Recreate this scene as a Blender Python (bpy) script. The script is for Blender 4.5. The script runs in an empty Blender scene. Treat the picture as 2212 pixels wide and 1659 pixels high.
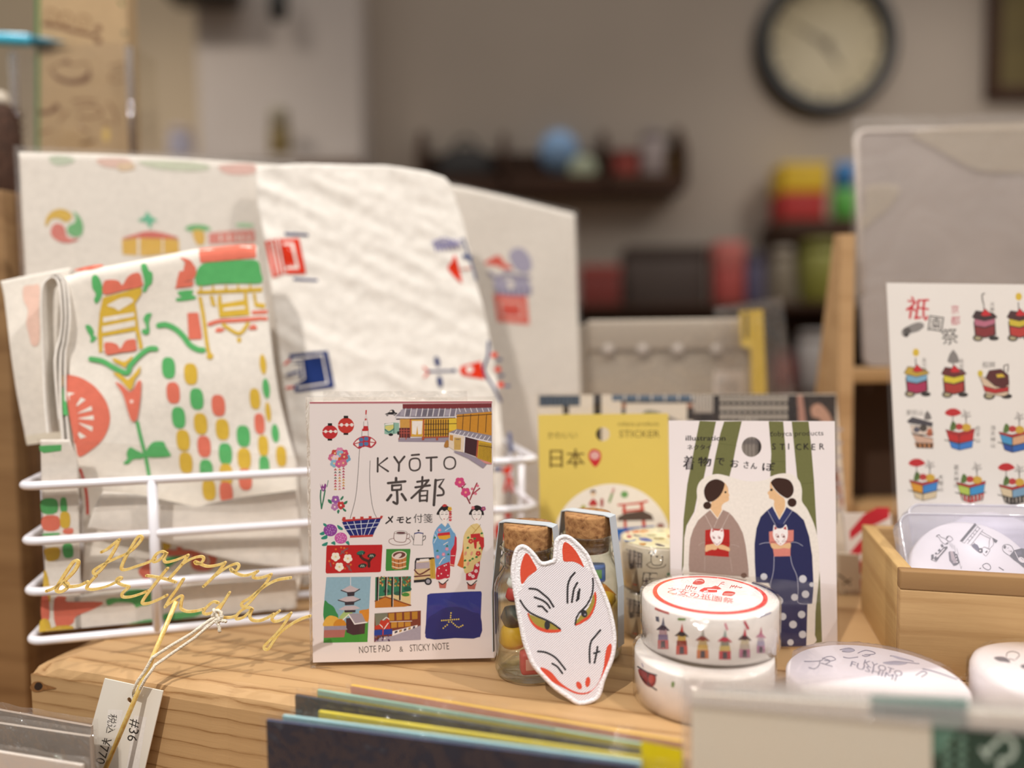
import bpy, bmesh, math, random
from mathutils import Vector, Matrix, noise
from mathutils.geometry import tessellate_polygon, delaunay_2d_cdt

SC = bpy.context.scene
COL = SC.collection
R = math.radians
V = Vector

# ------------------------------------------------------------------ camera, sky, lamps, exposure
TOP = 0.90                       # height of the riser's top above the floor
EYE = V((0.0, 0.0, TOP + 0.129))
FPX, CX, CY = 1661.0, 1106.0, 829.5
PITCH, ROLL = R(3.5), R(0.75)
FWD = V((0, math.cos(PITCH), -math.sin(PITCH)))
_u0 = V((0, math.sin(PITCH), math.cos(PITCH)))
_r0 = V((1, 0, 0))
CUP = _u0 * math.cos(ROLL) + _r0 * math.sin(ROLL)
CRT = _r0 * math.cos(ROLL) - _u0 * math.sin(ROLL)
cd = bpy.data.cameras.new('camera')
cam = bpy.data.objects.new('camera', cd)
COL.objects.link(cam)
m = Matrix.Identity(4)
for i in range(3):
    m[i][0], m[i][1], m[i][2], m[i][3] = CRT[i], CUP[i], -FWD[i], EYE[i]
cam.matrix_world = m
cd.sensor_width = 36.0
cd.lens = FPX / 2212.0 * 36.0
cd.clip_start, cd.clip_end = 0.01, 50
cd.dof.use_dof = True
cd.dof.focus_distance = 0.291
cd.dof.aperture_fstop = 3.0
SC.camera = cam

world = bpy.data.worlds.new('shop_ambience')
SC.world = world
world.use_nodes = True
_wt = world.node_tree            # bright ceiling overhead, dimmer shop all round
_tc = _wt.nodes.new('ShaderNodeTexCoord')
_sx = _wt.nodes.new('ShaderNodeSeparateXYZ')
_rp = _wt.nodes.new('ShaderNodeValToRGB')
_e = _rp.color_ramp.elements
_e[0].position, _e[0].color = 0.0, (0.16, 0.14, 0.12, 1)
_e[1].position, _e[1].color = 0.75, (1.0, 0.955, 0.90, 1)
_k = _e.new(0.22)
_k.color = (0.22, 0.20, 0.18, 1)
_wt.links.new(_tc.outputs['Generated'], _sx.inputs[0])
_wt.links.new(_sx.outputs[2], _rp.inputs[0])
_wt.links.new(_rp.outputs[0], _wt.nodes['Background'].inputs[0])
_wt.nodes['Background'].inputs[1].default_value = 1.15
SC.view_settings.view_transform = 'Standard'
SC.view_settings.look = 'None'
SC.view_settings.exposure = -0.12
SC.view_settings.gamma = 1.0
SC.view_settings.use_curve_mapping = False
SC.cycles.use_denoising = True
SC.cycles.transparent_max_bounces = 32
SC.cycles.max_bounces = 10
SC.cycles.caustics_reflective = False
SC.cycles.caustics_refractive = False


def spot(name, loc, aim, energy, color, size, angle=60, blend=0.6):
    d = bpy.data.lights.new(name, 'SPOT')
    d.energy, d.color, d.shadow_soft_size = energy, color, size
    d.spot_size, d.spot_blend = R(angle), blend
    o = bpy.data.objects.new(name, d)
    COL.objects.link(o)
    o.location = loc
    o.rotation_euler = (V(aim) - V(loc)).to_track_quat('-Z', 'Y').to_euler()
    return o


spot('track_or_fill_spot', (-0.50, -0.62, TOP + 1.25), (0.0, 0.32, TOP), 66, (1.0, 0.94, 0.87), 0.022)
spot('track_or_fill_spot', (0.85, -0.15, TOP + 1.30), (0.02, 0.34, TOP), 42, (1.0, 0.95, 0.90), 0.02)  # added fill light from the upper right
spot('track_or_fill_spot', (-0.75, 0.75, TOP + 1.25), (-0.05, 0.38, TOP), 18, (1.0, 0.94, 0.87), 0.02)
spot('wall_fill', (1.5, 1.3, TOP + 1.5), (1.25, 2.6, TOP + 0.35), 30, (1.0, 0.93, 0.86), 0.06, 75, 1.0)  # added light that brightens the right of the far wall
spot('wall_fill', (-1.2, 1.6, TOP + 1.6), (-1.05, 2.7, TOP + 0.15), 26, (1.0, 0.90, 0.78), 0.06, 80, 1.0)  # added light that brightens the left of the far wall


# ------------------------------------------------------------------ rays and frames
def ray(px, py):
    return FWD + CRT * ((px - CX) / FPX) - CUP * ((py - CY) / FPX)


def on_z(px, py, z=0.0):
    """point of the level plane z (above the riser top) seen at a pixel"""
    d = ray(px, py)
    return EYE + d * ((TOP + z - EYE.z) / d.z)


def on_y(px, py, Y):
    d = ray(px, py)
    return EYE + d * (Y / d.y)


class Frame:
    """a flat face: origin o, x to the right, y up the face, n out of it"""
    def __init__(s, o, x, y):
        s.o, s.x = V(o), V(x).normalized()
        s.n = s.x.cross(V(y)).normalized()
        s.y = s.n.cross(s.x)
        s.disp = None
        s.flat = True

    def uv(s, px, py):
        d = ray(px, py)
        t = (s.o - EYE).dot(s.n) / d.dot(s.n)
        q = EYE + d * t - s.o
        return q.dot(s.x), q.dot(s.y)

    def loc(s, px, py, lift=0.0):
        u, v = s.uv(px, py)
        return s.pt(u, v, lift)

    def pt(s, u, v, lift=0.0):
        return V((u, v, lift + (s.disp(u, v) if s.disp else 0.0)))

    def world(s, u, v, d=0.0):
        return s.o + s.x * u + s.y * v + s.n * d

    def mat(s):
        m = Matrix.Identity(4)
        for i in range(3):
            m[i][0], m[i][1], m[i][2], m[i][3] = s.x[i], s.y[i], s.n[i], s.o[i]
        return m

    def shifted(s, d, u=0, v=0):
        return Frame(s.world(u, v, d), s.x, s.y)


def stand(o, yaw=0.0, lean=0.0):
    """upright frame with origin o (z above the riser top), turned by yaw, leaning back"""
    yaw, lean = R(yaw), R(lean)
    x = V((math.cos(yaw), math.sin(yaw), 0))
    back = V((-math.sin(yaw), math.cos(yaw), 0))
    y = V((0, 0, 1)) * math.cos(lean) + back * math.sin(lean)
    return Frame(V((o[0], o[1], TOP + o[2])), x, y)


def level(o, yaw=0.0):
    yaw = R(yaw)
    return Frame(V((o[0], o[1], TOP + o[2])), (math.cos(yaw), math.sin(yaw), 0), (-math.sin(yaw), math.cos(yaw), 0))


class Round:
    """the side of an upright cylinder; local coordinates about its base centre"""
    flat = False
    disp = None

    def __init__(s, o, r):
        s.o, s.r = V((o[0], o[1], TOP + o[2])), r

    def uv(s, px, py):            # (angle from the side facing the viewer, height)
        d = ray(px, py)
        ox, oy = EYE.x - s.o.x, EYE.y - s.o.y
        a = d.x * d.x + d.y * d.y
        b = ox * d.x + oy * d.y
        c = ox * ox + oy * oy - s.r * s.r
        k = b * b - a * c
        t = (-b - math.sqrt(max(k, 0))) / a
        q = EYE + d * t
        return math.atan2(q.x - s.o.x, -(q.y - s.o.y)) * s.r, q.z - s.o.z

    def pt(s, u, v, lift=0.0):
        a = u / s.r
        return V((math.sin(a) * (s.r + lift), -math.cos(a) * (s.r + lift), v))

    def loc(s, px, py, lift=0.0):
        return s.pt(*s.uv(px, py), lift)

    def mat(s):
        return Matrix.Translation(s.o)


# ------------------------------------------------------------------ materials
MATS = {}


def lin(h):
    h = h.lstrip('#')
    c = [int(h[i:i + 2], 16) / 255 for i in (0, 2, 4)]
    return tuple((x / 12.92 if x <= 0.04045 else ((x + 0.055) / 1.055) ** 2.4) for x in c) + (1,)


def _new(key):
    m = bpy.data.materials.new(key)
    m.use_nodes = True
    nt = m.node_tree
    return m, nt, nt.nodes, nt.links, nt.nodes['Principled BSDF']


def _coord(nt, kind='Object', scale=(1, 1, 1), rot=(0, 0, 0)):
    tc = nt.nodes.new('ShaderNodeTexCoord')
    mp = nt.nodes.new('ShaderNodeMapping')
    mp.inputs['Scale'].default_value = scale
    mp.inputs['Rotation'].default_value = rot
    nt.links.new(tc.outputs[kind], mp.inputs[0])
    return mp.outputs[0]


def _noise(nt, vec, scale, detail=3, rough=0.5, dist=0.0):
    n = nt.nodes.new('ShaderNodeTexNoise')
    n.inputs['Scale'].default_value = scale
    n.inputs['Detail'].default_value = detail
    n.inputs['Roughness'].default_value = rough
    n.inputs['Distortion'].default_value = dist
    nt.links.new(vec, n.inputs['Vector'])
    return n.outputs[0]


def _ramp(nt, fac, stops):
    r = nt.nodes.new('ShaderNodeValToRGB')
    e = r.color_ramp.elements
    while len(e) < len(stops):
        e.new(0.5)
    for k, (p, c) in zip(e, stops):
        k.position, k.color = p, (lin(c) if isinstance(c, str) else c)
    nt.links.new(fac, r.inputs[0])
    return r.outputs[0]


def _bump(nt, h, strength, dist, bsdf):
    b = nt.nodes.new('ShaderNodeBump')
    b.inputs['Strength'].default_value = strength
    b.inputs['Distance'].default_value = dist
    nt.links.new(h, b.inputs['Height'])
    nt.links.new(b.outputs[0], bsdf.inputs['Normal'])
    return b


def ink(h, rough=0.55, spec=0.35):
    k = 'ink_%s_%s' % (h, rough)
    if k not in MATS:
        m, nt, N, L, B = _new(k)
        n = _noise(nt, _coord(nt), 900, 2)
        c = lin(h)
        L.new(_ramp(nt, n, [(0.2, tuple(x * 0.94 for x in c[:3]) + (1,)), (0.8, tuple(min(1, x * 1.05) for x in c[:3]) + (1,))]), B.inputs['Base Color'])
        B.inputs['Roughness'].default_value = rough
        B.inputs['Specular IOR Level'].default_value = spec
        MATS[k] = m
    return MATS[k]


def dye(h):
    """colour printed into woven cotton"""
    k = 'dye_' + h
    if k not in MATS:
        m, nt, N, L, B = _new(k)
        co = _coord(nt)
        n = _noise(nt, co, 260, 4, 0.7)
        c = lin(h)
        L.new(_ramp(nt, n, [(0.25, tuple(x * 0.9 for x in c[:3]) + (1,)), (0.75, tuple(min(1, x * 1.06) for x in c[:3]) + (1,))]), B.inputs['Base Color'])
        B.inputs['Roughness'].default_value = 0.95
        B.inputs['Specular IOR Level'].default_value = 0.1
        wx = N.new('ShaderNodeTexWave')
        wx.bands_direction = 'X'
        wx.inputs['Scale'].default_value = 480
        wx.inputs['Distortion'].default_value = 1.5
        wy = N.new('ShaderNodeTexWave')
        wy.bands_direction = 'Y'
        wy.inputs['Scale'].default_value = 480
        wy.inputs['Distortion'].default_value = 1.5
        L.new(co, wx.inputs[0])
        L.new(co, wy.inputs[0])
        ad = N.new('ShaderNodeMath')
        ad.operation = 'ADD'
        L.new(wx.outputs[1], ad.inputs[0])
        L.new(wy.outputs[1], ad.inputs[1])
        _bump(nt, ad.outputs[0], 0.25, 0.0002, B)
        MATS[k] = m
    return MATS[k]


def solid(key, h, rough=0.5, metal=0.0, spec=0.5, var=0.08, nscale=40, bump=0.0, bscale=200, coat=0.0):
    if key not in MATS:
        m, nt, N, L, B = _new(key)
        co = _coord(nt)
        n = _noise(nt, co, nscale, 3)
        c = lin(h)
        L.new(_ramp(nt, n, [(0.25, tuple(x * (1 - var) for x in c[:3]) + (1,)), (0.75, tuple(min(1, x * (1 + var)) for x in c[:3]) + (1,))]), B.inputs['Base Color'])
        B.inputs['Roughness'].default_value = rough
        B.inputs['Metallic'].default_value = metal
        B.inputs['Specular IOR Level'].default_value = spec
        B.inputs['Coat Weight'].default_value = coat
        if bump:
            _bump(nt, _noise(nt, co, bscale, 4), bump, 0.001, B)
        MATS[key] = m
    return MATS[key]


def wood(key, light, dark, scale=1.0, rings=0, rough=0.6, axis='X', contrast=1.0):
    """fine straight grain running along one local axis"""
    if key not in MATS:
        m, nt, N, L, B = _new(key)
        st = {'X': (3, 60, 60), 'Y': (60, 3, 60), 'Z': (60, 60, 3)}[axis]
        co = _coord(nt, scale=tuple(k * scale for k in st))
        big = _noise(nt, co, 1.1, 3, 0.5, 0.8)
        fine = _noise(nt, co, 7.0, 6, 0.75, 0.3)
        mx = N.new('ShaderNodeMath')
        mx.operation = 'MULTIPLY_ADD'
        mx.inputs[1].default_value = 0.55
        L.new(fine, mx.inputs[0])
        L.new(big, mx.inputs[2])
        L.new(_ramp(nt, mx.outputs[0], [(0.45, dark), (0.85, light), (1.0, light)]), B.inputs['Base Color'])
        B.inputs['Roughness'].default_value = rough
        B.inputs['Specular IOR Level'].default_value = 0.3
        _bump(nt, fine, 0.12, 0.0006, B)
        MATS[key] = m
    return MATS[key]


def pine(key, light, dark, gap=0.0046, yc=0.13, zc=-0.20):
    """plain-sawn board: growth rings about a far centre line along local X"""
    if key not in MATS:
        m, nt, N, L, B = _new(key)
        co = _coord(nt)
        wob = _noise(nt, _coord(nt, scale=(5, 16, 16)), 1.0, 3, 0.5)
        sp = N.new('ShaderNodeSeparateXYZ')
        L.new(co, sp.inputs[0])

        def M(op, a, b=None, c=None):
            q = N.new('ShaderNodeMath')
            q.operation = op
            for i, x in enumerate((a, b, c)):
                if x is None:
                    continue
                if isinstance(x, (int, float)):
                    q.inputs[i].default_value = x
                else:
                    L.new(x, q.inputs[i])
            return q.outputs[0]
        dy, dz = M('SUBTRACT', sp.outputs[1], yc), M('SUBTRACT', sp.outputs[2], zc)
        rr = M('SQRT', M('ADD', M('MULTIPLY', dy, dy), M('MULTIPLY', dz, dz)))
        rr = M('MULTIPLY_ADD', wob, gap * 2.2, rr)
        ring = M('FRACT', M('DIVIDE', rr, gap))
        fine = _noise(nt, _coord(nt, scale=(4, 90, 90)), 8.0, 5, 0.75)
        tone = M('MULTIPLY_ADD', M('SUBTRACT', fine, 0.5), 0.45, ring)
        c = _ramp(nt, tone, [(0.0, tuple(0.6 * p + 0.4 * q for p, q in zip(lin(light), lin(dark)))), (0.1, light), (0.66, light), (0.90, tuple(0.7 * p + 0.3 * q for p, q in zip(lin(light), lin(dark)))), (1.0, dark)])
        L.new(c, B.inputs['Base Color'])
        B.inputs['Roughness'].default_value = 0.5
        B.inputs['Specular IOR Level'].default_value = 0.35
        _bump(nt, fine, 0.15, 0.0005, B)
        MATS[key] = m
    return MATS[key]


def clear(key, tint='#fdfcfb', gloss=0.06, bump=0.35, bscale=55, dist=0.004, edge=None, boost=1.0, haze=0.0, hazecol='#ece8e4'):
    """thin clear film: lets light through, with a crinkled sheen"""
    if key not in MATS:
        m, nt, N, L, B = _new(key)
        N.remove(B)
        out = N['Material Output']
        tr = N.new('ShaderNodeBsdfTransparent')
        tr.inputs[0].default_value = lin(tint)
        gl = N.new('ShaderNodeBsdfGlossy')
        gl.inputs['Roughness'].default_value = gloss
        gl.inputs[0].default_value = (1, 1, 1, 1)
        co = _coord(nt)
        b0 = N.new('ShaderNodeNewGeometry')
        dt = N.new('ShaderNodeVectorMath')
        dt.operation = 'DOT_PRODUCT'
        L.new(b0.outputs['Normal'], dt.inputs[0])
        L.new(b0.outputs['Incoming'], dt.inputs[1])
        chain = dt.outputs['Value']
        if edge:                      # thicker glass seen at a slant takes more light
            ab, sb, pw = (N.new('ShaderNodeMath') for _ in range(3))
            ab.operation, sb.operation, pw.operation = 'ABSOLUTE', 'SUBTRACT', 'POWER'
            L.new(chain, ab.inputs[0])
            sb.inputs[0].default_value = 1.0
            sb.use_clamp = True
            L.new(ab.outputs[0], sb.inputs[1])
            L.new(sb.outputs[0], pw.inputs[0])
            pw.inputs[1].default_value = 3.0
            L.new(_ramp(nt, pw.outputs[0], [(0.05, tint), (0.85, edge)]), tr.inputs[0])
        for op, v in (('ABSOLUTE', 0), ('SUBTRACT', None), ('POWER', 5.0), ('MULTIPLY_ADD', 0.95), ('MULTIPLY', boost)):
            q = N.new('ShaderNodeMath')
            q.operation = op
            if op == 'SUBTRACT':
                q.inputs[0].default_value = 1.0
                L.new(chain, q.inputs[1])
            else:
                L.new(chain, q.inputs[0])
                q.inputs[1].default_value = v
            if op == 'MULTIPLY_ADD':
                q.inputs[2].default_value = 0.05
            q.use_clamp = op in ('SUBTRACT', 'MULTIPLY')
            chain = q.outputs[0]
        mu = q
        b = N.new('ShaderNodeBump')
        b.inputs['Strength'].default_value = bump
        b.inputs['Distance'].default_value = dist
        L.new(_noise(nt, co, bscale, 3, 0.55, 0.8), b.inputs['Height'])
        L.new(b.outputs[0], gl.inputs['Normal'])
        mix = N.new('ShaderNodeMixShader')
        L.new(mu.outputs[0], mix.inputs[0])
        base = tr.outputs[0]
        if haze:
            df = N.new('ShaderNodeBsdfDiffuse')
            df.inputs[0].default_value = lin(hazecol)
            tl = N.new('ShaderNodeBsdfTranslucent')
            tl.inputs[0].default_value = lin(hazecol)
            h1 = N.new('ShaderNodeMixShader')
            h1.inputs[0].default_value = 0.4
            L.new(df.outputs[0], h1.inputs[1])
            L.new(tl.outputs[0], h1.inputs[2])
            h2 = N.new('ShaderNodeMixShader')
            h2.inputs[0].default_value = haze
            L.new(tr.outputs[0], h2.inputs[1])
            L.new(h1.outputs[0], h2.inputs[2])
            base = h2.outputs[0]
        L.new(base, mix.inputs[1])
        L.new(gl.outputs[0], mix.inputs[2])
        L.new(mix.outputs[0], out.inputs[0])
        MATS[key] = m
    return MATS[key]


# ------------------------------------------------------------------ mesh building
class MB:
    def __init__(s):
        s.v, s.f, s.mi, s.mats, s.sm = [], [], [], [], []

    def slot(s, mat):
        if mat not in s.mats:
            s.mats.append(mat)
        return s.mats.index(mat)

    def add(s, vs, fs, mat, smooth=False):
        b = len(s.v)
        k = s.slot(mat)
        s.v.extend(tuple(x) for x in vs)
        for f in fs:
            s.f.append([b + i for i in f])
            s.mi.append(k)
            s.sm.append(smooth)
        return s

    def box(s, a, b, mat):
        (x0, y0, z0), (x1, y1, z1) = a, b
        vs = [(x0, y0, z0), (x1, y0, z0), (x1, y1, z0), (x0, y1, z0), (x0, y0, z1), (x1, y0, z1), (x1, y1, z1), (x0, y1, z1)]
        return s.add(vs, [(3, 2, 1, 0), (4, 5, 6, 7), (0, 1, 5, 4), (1, 2, 6, 5), (2, 3, 7, 6), (3, 0, 4, 7)], mat)

    def rbox(s, a, b, mat, r=0.002, seg=3):
        bm = bmesh.new()
        c = [(p + q) / 2 for p, q in zip(a, b)]
        d = [abs(q - p) for p, q in zip(a, b)]
        bmesh.ops.create_cube(bm, size=1, matrix=Matrix.Translation(c) @ Matrix.Diagonal((*d, 1)))
        bmesh.ops.bevel(bm, geom=bm.edges[:], offset=min(r, min(d) * 0.45), segments=seg, affect='EDGES', profile=0.5)
        s.frombm(bm, mat, True)
        return s

    def frombm(s, bm, mat, smooth=False):
        bm.verts.index_update()
        s.add([v.co[:] for v in bm.verts], [[v.index for v in f.verts] for f in bm.faces], mat, smooth)
        bm.free()
        return s

    def tube(s, pts, r, mat, seg=10, closed=False, rads=None):
        pts = [V(p) for p in pts]
        n = len(pts)
        tans = []
        for i in range(n):
            if closed:
                t = pts[(i + 1) % n] - pts[i - 1]
            else:
                t = pts[min(i + 1, n - 1)] - pts[max(i - 1, 0)]
            tans.append(t.normalized())
        up = V((0, 0, 1)) if abs(tans[0].z) < 0.9 else V((1, 0, 0))
        a = tans[0].cross(up).normalized()
        vs, fs = [], []
        for i in range(n):
            a = (a - tans[i] * a.dot(tans[i])).normalized()
            b = tans[i].cross(a)
            rr = rads[i] if rads else r
            for k in range(seg):
                t = 2 * math.pi * k / seg
                vs.append(pts[i] + a * (rr * math.cos(t)) + b * (rr * math.sin(t)))
        for i in range(n if closed else n - 1):
            j = (i + 1) % n
            for k in range(seg):
                l = (k + 1) % seg
                fs.append((i * seg + k, i * seg + l, j * seg + l, j * seg + k))
        if not closed:
            fs.append(tuple(range(seg))[::-1])
            fs.append(tuple((n - 1) * seg + k for k in range(seg)))
        return s.add(vs, fs, mat, True)

    def lathe(s, prof, mat, seg=40, o=(0, 0, 0), smooth=True, sx=1, sy=1, caps=True):
        vs, fs = [], []
        for r, z in prof:
            for k in range(seg):
                t = 2 * math.pi * k / seg
                vs.append((o[0] + sx * r * math.cos(t), o[1] + sy * r * math.sin(t), o[2] + z))
        for i in range(len(prof) - 1):
            for k in range(seg):
                l = (k + 1) % seg
                fs.append((i * seg + k, i * seg + l, (i + 1) * seg + l, (i + 1) * seg + k))
        if caps and prof[0][0] > 1e-6:
            fs.append(tuple(range(seg))[::-1])
        if caps and prof[-1][0] > 1e-6:
            fs.append(tuple((len(prof) - 1) * seg + k for k in range(seg)))
        return s.add(vs, fs, mat, smooth)

    def prism(s, out, d0, d1, mat, side=None, holes=()):
        """flat outline [(u,v)] from depth d0 (back) to d1 (front); holes are (cu, cv, r)"""
        loops = [list(out)] + [[(c + r * math.cos(-2 * math.pi * k / 24), w + r * math.sin(-2 * math.pi * k / 24)) for k in range(24)] for c, w, r in holes]
        a0 = loops[0]
        if sum(a0[i - 1][0] * a0[i][1] - a0[i][0] * a0[i - 1][1] for i in range(len(a0))) < 0:
            loops[0] = a0[::-1]
        tri = tessellate_polygon([[V((p[0], p[1], 0)) for p in l] for l in loops])
        al = [p for l in loops for p in l]
        n = len(al)
        vs = [(p[0], p[1], d0) for p in al] + [(p[0], p[1], d1) for p in al]
        fr, bk = [], []
        for t in tri:
            a, b, c = (al[i] for i in t)
            cr = (b[0] - a[0]) * (c[1] - a[1]) - (b[1] - a[1]) * (c[0] - a[0])
            if abs(cr) < 1e-14:
                continue
            t = tuple(t) if cr > 0 else tuple(t)[::-1]
            fr.append(tuple(i + n for i in t))
            bk.append(t[::-1])
        s.add(vs, fr + bk, mat)
        sd, k = [], 0
        for l in loops:
            q = len(l)
            sd += [(k + i, k + (i + 1) % q, k + (i + 1) % q + n, k + i + n) for i in range(q)]
            k += q
        s.add(vs, sd, side or mat)
        return s

    def obj(s, name, parent=None, mat=None, **kw):
        me = bpy.data.meshes.new(name)
        me.from_pydata(s.v, [], s.f)
        for q in s.mats:
            me.materials.append(q)
        me.polygons.foreach_set('material_index', s.mi)
        me.polygons.foreach_set('use_smooth', s.sm)
        me.update()
        o = bpy.data.objects.new(name, me)
        COL.objects.link(o)
        if parent is not None:
            o.parent = parent
        if mat is not None:
            if parent is not None:
                o.matrix_local = mat
            else:
                o.matrix_world = mat
        for k, x in kw.items():
            o[k] = x
        return o


def thing(name, label, cat, mat, group=None):
    o = bpy.data.objects.new(name, None)
    o.empty_display_size = 0.01
    COL.objects.link(o)
    o.matrix_world = mat
    o['label'], o['category'] = label, cat
    if group:
        o['group'] = group
    return o


def tag(o, label, cat, group=None):
    o['label'], o['category'] = label, cat
    if group:
        o['group'] = group
    return o


# ------------------------------------------------------------------ drawing on faces
def pts(t):
    return [tuple(float(q) for q in p.split(',')) for p in t.split()] if isinstance(t, str) else list(t)


def catmull(p, closed=True, k=6):
    n = len(p)
    if n < 3:
        return list(p)
    out = []
    for i in range(n if closed else n - 1):
        g = (lambda j: p[j % n]) if closed else (lambda j: p[max(0, min(n - 1, j))])
        a, b, c, d = g(i - 1), g(i), g(i + 1), g(i + 2)
        for q in range(k):
            t = q / k
            out.append(tuple(0.5 * (2 * b[m] + (c[m] - a[m]) * t + (2 * a[m] - 5 * b[m] + 4 * c[m] - d[m]) * t * t
                                    + (3 * b[m] - a[m] - 3 * c[m] + d[m]) * t ** 3) for m in range(2)))
    if not closed:
        out.append(tuple(p[-1][:2]))
    return out


def inside(p, poly):
    x, y = p
    c = False
    j = len(poly) - 1
    for i in range(len(poly)):
        (xi, yi), (xj, yj) = poly[i], poly[j]
        if (yi > y) != (yj > y) and x < (xj - xi) * (y - yi) / (yj - yi) + xi:
            c = not c
        j = i
    return c


def ribbon(p, w, closed=False, w1=None):
    """outline of a stroke of width w along p, with round ends"""
    q = [p[0]]
    for a in p[1:]:
        if (a[0] - q[-1][0]) ** 2 + (a[1] - q[-1][1]) ** 2 > 1e-8:
            q.append(a)
    n = len(q)
    if n < 2:
        return None
    L, Rr = [], []
    for i in range(n):
        if closed:
            a, b = q[i - 1], q[(i + 1) % n]
        else:
            a, b = q[max(0, i - 1)], q[min(n - 1, i + 1)]
        dx, dy = b[0] - a[0], b[1] - a[1]
        l = math.hypot(dx, dy) or 1
        h = (w + ((w1 if w1 is not None else w) - w) * i / max(1, n - 1)) / 2
        nx, ny = -dy / l * h, dx / l * h
        L.append((q[i][0] + nx, q[i][1] + ny))
        Rr.append((q[i][0] - nx, q[i][1] - ny))
    return L, Rr, q


FONT = {}


def glyphs(text):
    if text not in FONT:
        c = bpy.data.curves.new('lettering', 'FONT')
        c.body = text
        c.size = 1.0
        c.resolution_u = 2
        o = bpy.data.objects.new('lettering', c)
        COL.objects.link(o)
        me = bpy.data.meshes.new_from_object(o.evaluated_get(bpy.context.evaluated_depsgraph_get()))
        FONT[text] = ([v.co[:2] for v in me.vertices], [tuple(p.vertices) for p in me.polygons])
        bpy.data.objects.remove(o)
        bpy.data.curves.remove(c)
        bpy.data.meshes.remove(me)
    return FONT[text]


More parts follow.
